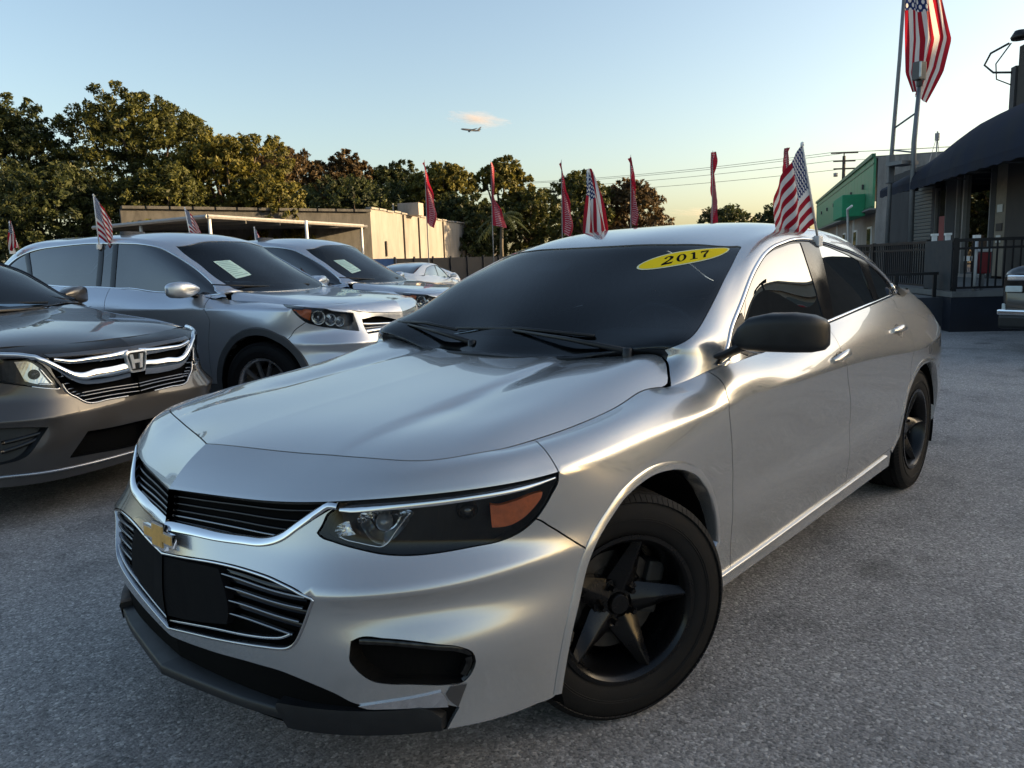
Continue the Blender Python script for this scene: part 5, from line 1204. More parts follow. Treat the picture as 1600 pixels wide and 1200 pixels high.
    qv=polyline(A['reflector_rim'],.006,80); P=L.ev(qv)-L.nrm(qv)*.010
    MB().tube([tuple(p) for p in P],.0028,6).obj('bezel',CHROME,hl,True)
    pc=np.array(A['projector'][0]); c=L.ev([pc])[0]; nn=L.nrm([pc])[0]
    M=Vector(nn).to_track_quat('Z','Y').to_matrix().to_4x4(); M.translation=Vector(c-nn*.03)
    mb=MB().lathe([(0,.016),(.012,.014),(.020,.006),(.0235,-.004),(.026,-.004),(.026,-.025)],24,'z'); mb.V=[tuple(M@Vector(v)) for v in mb.V]
    mb.obj('projector_lens',mat('dark_lens',(.03,.032,.036),.08,.4,coat=.8,var=.3,vs=70),hl,True)
    inset('turn_signal','amber',-.008,AMBER)
    hr=copy_tree_mirror(hl,root)
    # ---- upper grille
    gr=sub('upper_grille',root)
    o=tunnel('grille_recess',L,gr_c,.05,VOID,gr,(-.6,0,-.25),True,.02); both_sides_flat(o)
    ch=[(u,v+.010) for u,v in low_c]; ch[-1]=(.598,v7-.010)
    V_,F_=None,None
    qv=polyline(ch,.012,38); P=L.ev(qv)+L.nrm(qv)*-.002; N=L.nrm(qv); w=np.interp(np.linspace(0,1,len(qv)),[0,.45,.8,1],[.030,.027,.022,.016])
    N=N+np.array([0,0,.75]); N/=np.linalg.norm(N,axis=1,keepdims=True); V1,F1=ribbon(P,N,w,.006,.012)
    o=MB().add(V1,F1).obj('chrome_bar',CHROME,gr,True,auto=R(50)); both_sides_flat(o,True)
    for k,(dv,wd,m) in enumerate(((.030,.006,BLACKG),(.052,.007,DARKCHROME),(.075,.006,BLACKG),(.100,.006,BLACKG),(.125,.006,BLACKG))):
        e=[.36,.44,.50,.55,.57][k]
        base=.457+dv
        qv=polyline([(0,base),(.15,base),(.3,base+.004),(e,base+.010)],.03); P=L.ev(qv)-L.nrm(qv)*.022; N=L.nrm(qv)
        V1,F1=ribbon(P,N,wd,.006,.012); o=MB().add(V1,F1).obj('grille_bar',m,gr,True,auto=R(50)); both_sides_flat(o,True)
    # ---- lower grille with blank black plate
    lg=A['lower_grille']
    g2=sub('lower_grille',root)
    lgc=lg+[(0,lg[-1][1]+.03),(0,lg[0][1]-.03)]
    o=tunnel('grille_recess',L,lgc,.06,VOID,g2,(-.8,0,0),True,.02); both_sides_flat(o)
    qv=polyline([(u,v-.004) for u,v in lg[:10]],.012,40); V1,F1=ribbon(L.ev(qv)-L.nrm(qv)*.001,L.nrm(qv),.006,.004,.012)
    both_sides_flat(MB().add(V1,F1).obj('grille_surround',CHROME,g2,True,auto=R(50)),True)
    qv=polyline(lg[9:],.012,60); V1,F1=ribbon(L.ev(qv)-L.nrm(qv)*.001,L.nrm(qv),.007,.005,.012)
    both_sides_flat(MB().add(V1,F1).obj('grille_surround',mat('satin_trim',(.45,.46,.48),.25,1.0,var=.05),g2,True,auto=R(50)),True)
    inn=[(0,lg[-1][1]+.022),(.2,lg[-3][1]+.023),(.34,.218),(.41,.229),(.45,.238),(.475,.25)]
    qv=polyline(inn,.012,60); V1,F1=ribbon(L.ev(qv)-L.nrm(qv)*.008,L.nrm(qv),.006,.004,.01)
    both_sides_flat(MB().add(V1,F1).obj('grille_bar',mat('satin_trim',(.45,.46,.48),.25,1.0),g2,True,auto=R(50)),True)
    for v_,e in ((.349,.520),(.315,.512),(.281,.500),(.249,.480)):
        qv=polyline([(.262,v_+.008),(.33,v_+.010),(.42,v_+.006),(e,v_)],.02); V1,F1=ribbon(L.ev(qv)-L.nrm(qv)*.012,L.nrm(qv),.006,.006,.01)
        b=MB().add(V1,F1).obj('grille_bar',DARKCHROME,g2,True,auto=R(50)); mirror(b,g2)
    for v_ in (.365,.333,.299,.266):
        qv=polyline([(.262,v_+.008),(.33,v_+.010),(.42,v_+.006),(.515,v_)],.02); V1,F1=ribbon(L.ev(qv)-L.nrm(qv)*.026,L.nrm(qv),.014,.004,.01)
        b=MB().add(V1,F1).obj('grille_slat',BLACKG,g2,True,auto=R(50)); mirror(b,g2)
    qv=[(0,.352),(.10,.358),(.258,.372),(.262,.368),(.262,.235),(.258,.228),(.10,.195),(0,.180)]
    q2=polyline(qv,.02,40,True); P=L.ev(q2)-L.nrm(q2)*.004; t=delaunay_2d_cdt([Vector(a) for a in q2.tolist()],[(i,(i+1)%len(q2)) for i in range(len(q2))],[],1,1e-6); n=len(P)
    mb=MB().add(list(P)+list(P-np.array([.02,0,0])),[tuple(f) for f in t[2] if max(f)<n]+[(i,(i+1)%n,n+(i+1)%n,n+i) for i in range(n)])
    both_sides_flat(mb.obj('plate_blank',mat('matte_black_plate',(.003,.003,.004),.8,0,.15,var=.2),g2))
    # bow-tie badge, gold in a chrome rim
    c=np.array([.952,0,.634]); 
    def bow(w,h1,h2,wc,k): return [(-w-k*h1,-h1),(-wc-k*h1,-h1),(-wc-k*h2,-h2),(wc-k*h2,-h2),(wc-k*h1,-h1),(w-k*h1,-h1),(w+k*h1,h1),(wc+k*h1,h1),(wc+k*h2,h2),(-wc+k*h2,h2),(-wc+k*h1,h1),(-w+k*h1,h1)]
    bt=bow(.086,.0165,.0315,.036,-.45); bi=bow(.0785,.0105,.0255,.030,-.45)
    Mb=Matrix(((0,0,1,c[0]-.010),(1,0,0,0),(0,1,0,c[2]-.002),(0,0,0,1)))@Matrix.Rotation(R(-14),4,'X')
    ba=sub('badge',root)
    MB().prism(bt,.012,Mb).obj('badge_rim',CHROME,ba)
    MB().prism(bi,.0145,Mb).obj('badge_centre',mat('badge_gold',(.55,.33,.10),.4,.55,var=.15,vs=60),ba)
    # ---- fog pocket
    fg=A['fog']
    t1=tunnel('fog_pocket',L,fg,.055,VOID,root,(-.8,-.25,0),True,.015); mirror(t1,root)
    top=[fg[k] for k in (19,18,17,16,15,14,13)]
    qv=polyline([(u,v-.006) for u,v in top],.01,60); V1,F1=ribbon(L.ev(qv)-L.nrm(qv)*.012,L.nrm(qv),.018,.006,.02)
    o=MB().add(V1,F1).obj('fog_trim',mat('trim_dark_gloss',(.05,.05,.048),.12,.9,var=.5,vs=60),t1,True,auto=R(50)); mirror(o,root)
    qv=polyline([(u-.008,v) for u,v in (fg[13],fg[12],fg[11],fg[10])],.01,60); V1,F1=ribbon(L.ev(qv)-L.nrm(qv)*.01,L.nrm(qv),.022,.006,.02)
    o=MB().add(V1,F1).obj('fog_trim',mat('trim_dark_gloss',(.05,.05,.048),.12,.9),t1,True,auto=R(50)); mirror(o,root)
    plate('fog_leg',L,A['fog_leg'],.003,mat('leg_plastic',(.045,.045,.048),.5),root,both=True)
    plate('chrome_blade',L,A['blade'],.005,CHROME,root,.02,60,both=True)
    # ---- black splitter with side fins
    pl=[(.984,0),(.958,.17),(.920,.38),(.862,.55),(.79,.65),(.735,.71)]
    pz=[.262,.263,.267,.269,.267,.262]
    q=polyline([(x,y,z_) for (x,y),z_ in zip(pl,pz)],.03,80); mb=MB(); n=len(q)
    P=[];F=[]
    for x,y,z_ in q:
        k=.16
        P+=[(x-k,y*.86,z_+.02),(x-.006,y,z_+.016),(x,y,z_+.010),(x-.002,y,z_-.012),(x-.02,y*.985,z_-.016),(x-k,y*.86,z_-.010)]
    for i in range(n-1):
        for j in range(5): F.append((i*6+j,i*6+j+1,i*6+7+j,i*6+6+j))
    sp=mb.add(P,F).obj('front_splitter',BLACKP,root,True,auto=R(40)); both_sides_flat(sp,True)
    fin=[(.905,.452),(.86,.55),(.79,.655),(.725,.725),(.668,.775)]
    q=polyline(fin,.03,80); n=len(q); P=[];F=[]
    for i,(x,y) in enumerate(q):
        tt=i/(n-1); b=.300 if tt<.9 else .300-.03*(tt-.9)/.1; a=.238+ .042*max(0,1-tt/.07)
        P+=[(x-.03,y-.012,b),(x,y,b),(x+.004,y+.002,(a+b)/2),(x,y,a),(x-.03,y-.012,a)]
    for i in range(n-1):
        for j in range(4): F.append((i*5+j,i*5+j+1,i*5+6+j,i*5+5+j))
    F+=[tuple(range(5)),tuple((n-1)*5+j for j in range(5))]
    o=MB().add(P,F).obj('splitter_fin',BLACKP,root,True,auto=R(40)); mirror(o,root)
    # radiator slats glimpsed in the lower opening
    for z_ in (.30,.325):
        qv=polyline([(.90,0,z_),(.88,.25,z_+.004),(.82,.5,z_)],.05); mb=MB().tube([tuple(p) for p in qv],.006,6); both_sides_flat(mb.obj('lower_slat',BLACKP,root,True),True)
    # ---- wheel-arch lips, wells
    for pts,nm in ((fa[1:-1],'arch_lip'),(ra[1:-2],'arch_lip')):
        qv=polyline(pts,.014); P=L.ev(qv); N=L.nrm(qv)
        T=np.gradient(P,axis=0); T/=np.linalg.norm(T,axis=1,keepdims=True); B=np.cross(T,N)  # away from the opening
        cx=P.mean(0); sgn=np.sign(((P-cx)*B).sum(1).mean()); B=B*sgn
        Vv=[];F=[]
        for i in range(len(P)):
            Vv+=[P[i]-N[i]*.05-B[i]*.004,P[i]-N[i]*.002-B[i]*.004,P[i]+N[i]*.0045,P[i]+N[i]*.0045+B[i]*.016,P[i]+N[i]*.001+B[i]*.024,P[i]-N[i]*.004+B[i]*.024]
        for i in range(len(P)-1):
            for j in range(5): F.append((i*6+j,i*6+j+1,i*6+7+j,i*6+6+j))
        o=MB().add(Vv,F).obj(nm,SILVER,root,True,auto=R(40)); mirror(o,root)
    for cx in (-.02,-2.80):
        mb=MB(); Vv=[];F=[]
        for k in range(25):
            a=R(-20+k*220/24); 
            for y in (.50,.895): Vv.append((cx+.40*math.cos(a),y,.335+.395*math.sin(a)))
        for k in range(24): F.append((2*k,2*k+1,2*k+3,2*k+2))
        mb.add(Vv,F); c0=len(mb.V); mb.add([(cx+.40*math.cos(R(-20+k*220/24)),.50,.335+.395*math.sin(R(-20+k*220/24))) for k in range(25)],[tuple(range(25))])
        o=mb.obj('wheel_well',VOID,root); mirror(o,root)
    st=R(-26.6)
    wheel(root,0,.795,.336,.336,.205,.212,1,st); wheel(root,0,-.795,.336,.336,.205,.212,-1,st)
    wheel(root,-2.83,.79,.336,.336,.205,.212,1); wheel(root,-2.83,-.79,.336,.336,.205,.212,-1)
    # rocker crest
    qs=[tuple(inv_side(L,[(x,z_)])[0]) for x,z_ in ((-.47,.25),(-.8,.252),(-1.3,.262),(-1.9,.275),(-2.3,.29))]
    qv=polyline(qs,.05); V1,F1=ribbon(L.ev(qv)+L.nrm(qv)*.004,L.nrm(qv),.016,.010,.01)
    o=MB().add(V1,F1).obj('rocker_moulding',SILVER,root,True,auto=R(60)); mirror(o,root)
    # ---- upper body
    fl=lambda P: [(u,GV-v) for u,v in P]
    ws=[tuple(p) for p in A['windshield'] if p[1]<GV/2-.02]; wsc=ws+fl(ws)[::-1]
    u0,v0=ws[0]
    dlo=[tuple(p) for p in A['dlo']]
    d_=polyline(dlo,.012,38,True); 
    nrm2=np.roll(d_,-1,0)-np.roll(d_,1,0); nrm2=np.c_[nrm2[:,1],-nrm2[:,0]]; nrm2/=np.linalg.norm(nrm2,axis=1,keepdims=True)
    if not inside(d_,(d_+nrm2*.003)[:1])[0]==False: nrm2=-nrm2
    frame=d_+nrm2*.020
    frame=frame[(frame[:,1]>.02)]
    bl_=[(G.ku[8]-.10,G.kv[3]+.04),(G.ku[9],G.kv[3]+.02),(G.ku[10],G.kv[3]+.03),(G.ku[11]-.12,G.kv[3]+.08)]
    blc=bl_+[(u,GV-v) for u,v in bl_[::-1]]
    fg_,rg_,qg_=A['front_glass'],A['rear_glass'],A['quarter_glass']
    seams=[(polyline(wsc,.02,38,True),True),(polyline(blc,.03,38,True),True)]
    for f in (lambda P:P,fl):
        seams+=[(polyline(f(dlo),.012,38,True),True),(polyline(f(fg_),.012,38,True),True),(polyline(f(rg_),.012,38,True),True),(polyline(f(qg_),.01,38,True),True)]
    for s_ in (1,-1):
        g_=lambda v: v if s_>0 else GV-v
        seams.append((np.array([(-.01,g_(G.kv[3])),(u0*.5,g_((G.kv[3]+v0)/2)),(u0,g_(v0))]),False))
    fr=[tuple(p) for p in frame]
    k=max(range(len(fr)),key=lambda i:math.hypot(fr[i][0]-fr[i-1][0],fr[i][1]-fr[i-1][1])); fr=fr[k:]+fr[:k]
    for f in (lambda P:P,fl): seams.append((np.array(f(fr)),False))
    gs=Skin(G,seams,(.032,.026))
    ctr=lambda P:(float(np.mean([p[0] for p in P])),float(np.mean([p[1] for p in P])))
    wseed=(.5,GV/2); bseed=(G.ku[9]+.05,GV/2)
    roof_seed=(1.4,GV/2)
    skip={int(gs.at(wseed)),int(gs.at(bseed))}
    for f in (lambda P:P,fl):
        for P in (fg_,rg_,qg_): skip.add(int(gs.at(f([ctr(P)])[0])))
    bpil=[tuple(p) for p in (((np.array(fg_[12])+np.array(rg_[-2]))/2),)]
    fr_ids={int(gs.at(bpil[0])),int(gs.at(fl(bpil)[0]))}
    cowl=int(gs.at((.06,GV/2))); rest=[k for k in range(gs.n) if k not in skip and k not in fr_ids and k!=cowl]
    gs.part('cowl_cover',[cowl],BLACKP,root,.001,.012,-.002)
    gs.part('roof',rest,SILVER,root,.0015,.012)
    gs.part('window_frame',[int(gs.at(bpil[0]))],BLACKG,root,.0005,.012,-.003); gs.part('window_frame',[int(gs.at(fl(bpil)[0]))],BLACKG,root,.0005,.012,-.003)
    for f,dd,de in ((lambda P:P,d1,d2),(fl,d1r,d2r)):
        for P,nm,par in ((fg_,'window',dd),(rg_,'window',de),(qg_,'quarter_window',de)):
            gs.part(nm,[f([ctr(P)])[0]],GLASSD,par,.0005,.004,-.006)
    gs.part('windscreen',[wseed],GLASSW,root,.004,.004,-.004)
    gs.part('rear_window',[bseed],GLASSD,root,.004,.004,-.004)
    keep=[k for k in range(gs.n) if k not in skip]
    gs.part('headliner',keep,mat('headliner_grey',(.10,.10,.10),.9),root,0,0,-.03)
    # black band round the windscreen edge
    wr=polyline(wsc,.02,38,True); wc=np.array([.55,GV/2])
    def band(name,w,m,off):
        P0=wr; tn=np.roll(P0,-1,0)-np.roll(P0,1,0); nn=np.c_[-tn[:,1],tn[:,0]]; nn/=np.maximum(np.linalg.norm(nn,axis=1,keepdims=True),1e-9)
        if ((wc-P0)*nn).sum(1).mean()<0: nn=-nn
        P1=P0+nn*w; n=len(P0); Va=G.ev(P0)+G.nrm(P0)*off; Vb=G.ev(P1)+G.nrm(P1)*off
        return MB().add(list(Va)+list(Vb),[(i,(i+1)%n,n+(i+1)%n,n+i) for i in range(n)]).obj(name,m,root,True)
    band('windscreen_seal',.034,mat('frit_black',(.008,.009,.010),.25,0,.5,var=.1),-.009)
    # bright moulding round the side windows
    for f in (lambda P:P,fl):
        qv=polyline(f(dlo),.012,38,True); V1,F1=ribbon(G.ev(qv),G.nrm(qv),.017,.006,.004,True)
        MB().add(V1,F1).obj('window_moulding',CHROME,root,True,auto=R(60))
    qv=[tuple(q) for q in A['sail']]; plate('mirror_sail',G,qv,.0035,BLACKP,d1,.02,60); plate('mirror_sail',G,fl(qv),.0035,BLACKP,d1r,.02,60)
    # boot lid
    rows=[[(q[0],s_*q[1],q[2]) for q in low[-1][13:]] for s_ in (1,)]
    a=[np.array(low[-1][i]) for i in (14,15,16,17)]
    b=[np.array(SEDAN_UPPER[j][-1]) for j in (0,2,4,5)]
    mb=MB(); Vv=[]; 
    for p,q_ in zip(a,b):
        for k in range(4): t_=k/3; Vv.append(p*(1-t_)+q_*t_+np.array([0,0,.012*math.sin(math.pi*t_)]))
    F=[(i*4+k,i*4+k+1,i*4+5+k,i*4+4+k) for i in range(3) for k in range(3)]
    both_sides_flat(mb.add(Vv,F).obj('boot_lid',SILVER,root,True),True)
    # ---- door handles
    for key,dd,ddr in (('handle_front',d1,d1r),('handle_rear',d2,d2r)):
        h=A[key]; a_,b_=np.array(h[0]),np.array(h[-1]); mid=(a_+b_)/2; d=b_-a_; d=d/np.linalg.norm(d)*.105
        qv=np.array([mid-d*(1-2*t_/10) for t_ in range(11)]); P=L.ev(qv); N=L.nrm(qv)
        lift=np.array([.004,.014,.022,.026,.028,.029,.028,.026,.022,.014,.004]); w=np.array([.016,.022,.026,.028,.029,.030,.029,.028,.026,.022,.016])
        V1,F1=ribbon(P+N*lift[:,None],N,w,.008,.006); o=MB().add(V1,F1).obj('door_handle',SILVER,dd,True,auto=R(60)); mirror(o,ddr)
        c=mid; ring=[(c[0]+.050*math.cos(t_),c[1]-.002+.024*math.sin(t_)) for t_ in np.linspace(0,2*math.pi,25)[:-1]]
        P=L.ev(ring)+L.nrm(ring)*.0012; cc=L.ev([c])[0]-L.nrm([c])[0]*.006; 
        o=MB().add(list(P)+[cc],[(i,(i+1)%24,24) for i in range(24)]).obj('handle_cup',mat('handle_shadow',(.10,.10,.105),.4,.6),dd,True); mirror(o,ddr)
    sedan_mirrors(root,d1,d1r); sedan_wipers(root); sedan_cabin(root); sedan_sticker(root,G)
    return root,L,G,H
def both_sides_flat(o,smooth=False):
    me=o.data; k=len(me.vertices)
    V=[tuple(v.co) for v in me.vertices]+[(v.co.x,-v.co.y,v.co.z) for v in me.vertices]
    F=[tuple(p.vertices) for p in me.polygons]+[tuple(i+k for i in p.vertices)[::-1] for p in me.polygons]
    m=bpy.data.meshes.new(me.name); m.from_pydata(V,[],F)
    for q in me.materials: m.materials.append(q)
    if smooth:
        m.polygons.foreach_set('use_smooth',[True]*len(F)); m.update()
        try: m.set_sharp_from_angle(angle=R(50))
        except Exception: pass
    o.data=m; return o
def copy_tree_mirror(o,parent):
    c=bpy.data.objects.new(o.name,None); link(c,parent)
    for ch in list(o.children):
        if ch.data: mirror(ch,c)
    return c
def skin_mesh(nodes,edges,sub=2):
    """smooth body from joints with radii (skin modifier), applied"""
    me=bpy.data.meshes.new('tmp'); me.from_pydata([n[:3] for n in nodes],edges,[]); o=bpy.data.objects.new('tmp',me); COL.objects.link(o)
    o.modifiers.new('s','SKIN'); 
    for v,n in zip(me.skin_vertices[0].data,nodes): v.radius=(n[3],n[4] if len(n)>4 else n[3])
    m=o.modifiers.new('d','SUBSURF'); m.levels=m.render_levels=sub
    dg=bpy.context.evaluated_depsgraph_get(); ev=o.evaluated_get(dg); m2=bpy.data.meshes.new_from_object(ev)
    bpy.data.objects.remove(o); return m2
def loft(sections,close=True,caps=True):
    """list of equal-length closed rings of points -> V,F"""
    n=len(sections[0]); V=[p for s in sections for p in s]; F=[]
    for i in range(len(sections)-1):
        for k in range(n): F.append((i*n+k,i*n+(k+1)%n,(i+1)*n+(k+1)%n,(i+1)*n+k))
    if caps: F.append(tuple(range(n))[::-1]); F.append(tuple((len(sections)-1)*n+k for k in range(n)))
    return V,F
def ring_se(c,a,b,ax,ay,p=2.6,n=20,bias=0):
    """superellipse ring: centre, half sizes, axes"""
    out=[]
    for k in range(n):
        t=2*math.pi*k/n; ct,st=math.cos(t),math.sin(t)
        u=math.copysign(abs(ct)**(2/p),ct)*a; v=math.copysign(abs(st)**(2/p),st)*b
        out.append(Vector(c)+Vector(ax)*u+Vector(ay)*v)
    return out
def sedan_mirrors(root,d1,d1r):
    # black door mirror: housing lofted from the door outwards
    secs=[]
    st=[(.865,-.650,1.035,.034,.018),(.885,-.655,1.050,.052,.036),(.92,-.662,1.062,.064,.056),(.98,-.672,1.068,.068,.063),(1.05,-.690,1.068,.064,.064),(1.105,-.712,1.064,.052,.060),(1.135,-.730,1.060,.034,.050),(1.146,-.738,1.058,.016,.034)]
    for y,x,z,a,b in st: secs.append(ring_se((x,y,z),a,b,(1,.12,0),(0.05,0,1),4.2,28))
    V,F=loft(secs); mh=MB().add(V,F).obj('door_mirror',BLACKP,d1,True,auto=R(60))
    secs=[ring_se((x,y,z),a,b,(1,0,0),(0,0,1),2.4,14) for y,x,z,a,b in ((.82,-.60,.985,.055,.012),(.86,-.63,1.0,.045,.016),(.90,-.65,1.025,.040,.022))]
    V,F=loft(secs); mb=MB().add(V,F)
    mb.add([(-.555,.848,.965),(-.735,.845,.970),(-.735,.80,1.060),(-.69,.795,1.045)],[(0,1,2,3)])
    ms=mb.obj('mirror_stalk',BLACKP,d1,True,auto=R(40))
    # mirror glass faces back
    V,F=loft([ring_se((-.742,1.01,1.066),.085,.052,(.06,1,0),(0,0,1),3,20),ring_se((-.746,1.01,1.066),.080,.048,(.06,1,0),(0,0,1),3,20)])
    mg=MB().add(V,F).obj('mirror_face',mat('mirror_silvering',(.8,.8,.8),.02,1.0,var=.02),d1)
    mirror(ms,d1r)   # the far housing is missing in the photograph, only its foot remains
    # black sail triangle ahead of the glass
def sedan_wipers(root):
    m=BLACKP
    def w(base,tip,mid,b0,b1):
        t=sub('wiper',root)
        MB().tube([base,mid,tip],[.011,.008,.005],8).obj('wiper_arm',m,t,True)
        MB().tube([b0,((b0[0]+b1[0])/2,(b0[1]+b1[1])/2,(b0[2]+b1[2])/2+.012),b1],[.006,.008,.006],6).obj('wiper_blade',m,t,True)
        MB().lathe([(0,.012),(.016,.010),(.018,-.02)],12,'z',base).obj('wiper_pivot',m,t,True)
    w((-.40,.60,1.015),(-.44,.05,1.065),(-.415,.33,1.045),(-.46,.42,1.055),(-.455,-.28,1.062))
    w((-.385,-.12,1.015),(-.47,-.60,1.068),(-.415,-.36,1.05),(-.43,-.25,1.058),(-.50,-.70,1.075))
    # cowl grille under the wipers
    q=[(-.40,.70),(-.392,.35),(-.388,0)]
    mb=MB(); V=[];F=[]
    for k,(x,y) in enumerate(q): V+=[(x+.03,y,.962),(x-.03,y,.985),(x-.10,y,1.0)]
    for i in range(2):
        for j in range(2): F.append((i*3+j,i*3+j+1,i*3+4+j,i*3+3+j))
    both_sides_flat(mb.add(V,F).obj('cowl_panel',BLACKP,root),False)
def sedan_cabin(root):
    dark=mat('cabin_dark',(.035,.036,.039),.75,0,.3,var=.2,bump=.1,bs=300); seat=mat('seat_cloth',(.085,.086,.09),.9,0,.2,var=.2,vs=30)
    # dashboard
    V=[];F=[]
    for y in (-.72,-.35,0,.35,.72):
        V+=[(-.50,y,.985),(-.70,y,1.005),(-.85,y,.99),(-.93,y,.93),(-.93,y,.62)]
    for i in range(4):
        for j in range(4): F.append((i*5+j,i*5+j+1,i*5+6+j,i*5+5+j))
    MB().add(V,F).obj('dashboard',dark,root,True)
    MB().box((-.83,.38,1.015),(.16,.34,.06),bev=.02).obj('binnacle',dark,root,True)
    sw=sub('steering_wheel',root)
    M=Matrix.Translation((-1.02,.38,.965))@Matrix.Rotation(R(-65),4,'Y')
    pts=[M@Vector((.185*math.cos(t),.185*math.sin(t),0)) for t in np.linspace(0,2*math.pi,37)]
    MB().tube(pts,.016,8,caps=False).obj('wheel_rim',mat('wheel_leather',(.02,.02,.02),.45),sw,True)
    mb=MB()
    for a in (0,180,270): mb.tube([M@Vector((0,0,-.01)),M@Vector((.175*math.cos(R(a+90)),.175*math.sin(R(a+90)),0))],.014,6)
    mb.lathe([(0,.02),(.05,.018),(.065,0),(.06,-.03)],16,'z'); mb.V[-64:]=[tuple(M@Vector(v)) for v in mb.V[-64:]]
    mb.obj('wheel_hub',dark,sw,True)
    for y in (.38,-.38):
        s=sub('seat',root)
        V,F=loft([ring_se((-1.55-.30*k,y,.62+.62*k),.24-.05*k,.06,(0,1,0),(.9,0,.4),3,16) for k in (0,.3,.6,.85,1.0)]); MB().add(V,F).obj('seat_back',seat,s,True)
        V,F=loft([ring_se((-1.05-.5*k,y,.56-.03*k),.25,.07,(0,1,0),(0,0,1),3,16) for k in (0,.5,1)]); MB().add(V,F).obj('seat_cushion',seat,s,True)
        V,F=loft([ring_se((-1.86,y,1.24+.16*k),.13-.02*abs(k-.5),.045,(0,1,0),(1,0,0),3,16) for k in (0,.3,.7,1)]); MB().add(V,F).obj('headrest',seat,s,True)
    MB().box((-2.45,0,.80),(.25,1.3,.55),bev=.06).obj('rear_seat',seat,root,True)
    MB().box((-1.6,0,.45),(2.6,1.5,.05)).obj('cabin_floor',dark,root)
    MB().box((-1.05,.0,1.335),(.035,.24,.07),bev=.015).obj('rear_view_mirror',dark,root,True)
    MB().box((-.98,-.17,1.30),(.10,.20,.012),tilt=(0,R(27),0),bev=.004).obj('windscreen_sensor',dark,root)
def sedan_sticker(root,G):
    A=SEDAN_UV['sticker']; c=np.mean(A,axis=0); a=np.array(A)
    # long axis = widest direction in the outline
    d=a[5]+a[4]-a[0]-a[11]; L_=np.linalg.norm(d); ex=d/L_; P0=a-c
    P=G.ev(a); N=G.nrm([c])[0]; O=G.ev([c])[0]
    X=P[[4,5,6]].mean(0)-P[[0,1,11]].mean(0); X-=N*(X@N); X/=np.linalg.norm(X); Y=np.cross(N,X)
    ha=max(abs((P-O)@X)); hb=max(abs((P-O)@Y))
    st=sub('year_sticker',root)
    e=.05; J=np.array([(G.ev([c+[e,0]])[0]-O)/e,(G.ev([c+[0,e]])[0]-O)/e])     # surface tangents at the sticker
    def onglass(v,off):
        k=np.linalg.lstsq(J.T,v,rcond=None)[0]; q=c+k; return G.ev([q])[0]+G.nrm([q])[0]*off
    def disc(name,sa,sb,off,m):
        n=48; V=[]; rings=(1,.8,.6,.4,.2)
        for q in rings:
            for k in range(n): t=2*math.pi*k/n; V.append(onglass(X*q*sa*ha*math.cos(t)+Y*q*sb*hb*math.sin(t),off))
        V.append(onglass(X*0,off)); F=[(r*n+k,r*n+(k+1)%n,(r+1)*n+(k+1)%n,(r+1)*n+k) for r in range(len(rings)-1) for k in range(n)]+[((len(rings)-1)*n+k,(len(rings)-1)*n+(k+1)%n,len(rings)*n) for k in range(n)]
        return MB().add(V,F).obj(name,m,st,True)
    hb=hb*.80
    disc('sticker_border',1,1,-.0028,mat('sticker_pale',(.72,.70,.40),.4,var=.05)); disc('sticker_face',.96,.88,-.0022,mat('sticker_yellow',(.80,.56,.012),.8,0,.1,var=.06))
    mb=MB()
    def stroke(poly): 
        V=[onglass(X*(x+y*.22)+Y*y,-.0016) for x,y in poly]; n=len(V); mb.add(V+[v-N*.0005 for v in V],[tuple(range(n)),tuple(range(n,2*n))[::-1]]+[(i,(i+1)%n,n+(i+1)%n,n+i) for i in range(n)])
    s=hb*.52; k=ha*.0
    w=ha*.115
    for g,x0 in zip('2017',(-.43,-.15,.13,.41)):
        x0*=ha*.95
        if g=='2':
            stroke([(x0-w*.75,s*.45),(x0-w*.75,s*.75),(x0-w*.3,s),(x0+w*.35,s),(x0+w*.8,s*.7),(x0+w*.8,s*.3),(x0+w*.3,-s*.15),(x0-w*.25,-s*.62),(x0-w*.85,-s*.62),(x0+w*.1,s*.1),(x0+w*.25,s*.5),(x0+w*.1,s*.78),(x0-w*.25,s*.8),(x0-w*.4,s*.45)])
            stroke([(x0-w*.9,-s),(x0+w*.75,-s),(x0+w*.95,-s*.45),(x0+w*.7,-s*.6),(x0-w*.9,-s*.6)])
        elif g=='0':
            n=20; V=[]
            for sc in ((1,1),(.45,.82)):
                for q in range(n): t=2*math.pi*q/n; x,y=x0+w*.9*sc[0]*math.cos(t),s*sc[1]*math.sin(t); V.append(onglass(X*(x+y*.22)+Y*y,-.0016))
            mb.add(V,[(i,(i+1)%n,n+(i+1)%n,n+i) for i in range(n)])
        elif g=='1':
            stroke([(x0-w*.22,-s*.85),(x0+w*.28,-s*.85),(x0+w*.28,s),(x0-w*.05,s),(x0-w*.6,s*.75),(x0-w*.6,s*.65),(x0-w*.22,s*.65)])
            stroke([(x0-w*.65,-s),(x0+w*.7,-s),(x0+w*.7,-s*.83),(x0-w*.65,-s*.83)])
        else:
            stroke([(x0-w*.85,s*.4),(x0-w*.7,s*.4),(x0-w*.55,s*.62),(x0-w*.3,s*.66),(x0+w*.85,s*.66),(x0+w*.85,s),(x0-w*.8,s)])
            stroke([(x0-w*.5,-s),(x0+w*.02,-s),(x0+w*.12,-s*.3),(x0+w*.85,s*.66),(x0+w*.45,s*.68),(x0-w*.35,-s*.2)])
    mb.obj('sticker_digits',mat('sticker_ink',(.006,.006,.008),.9,0,.05,var=.05),st)
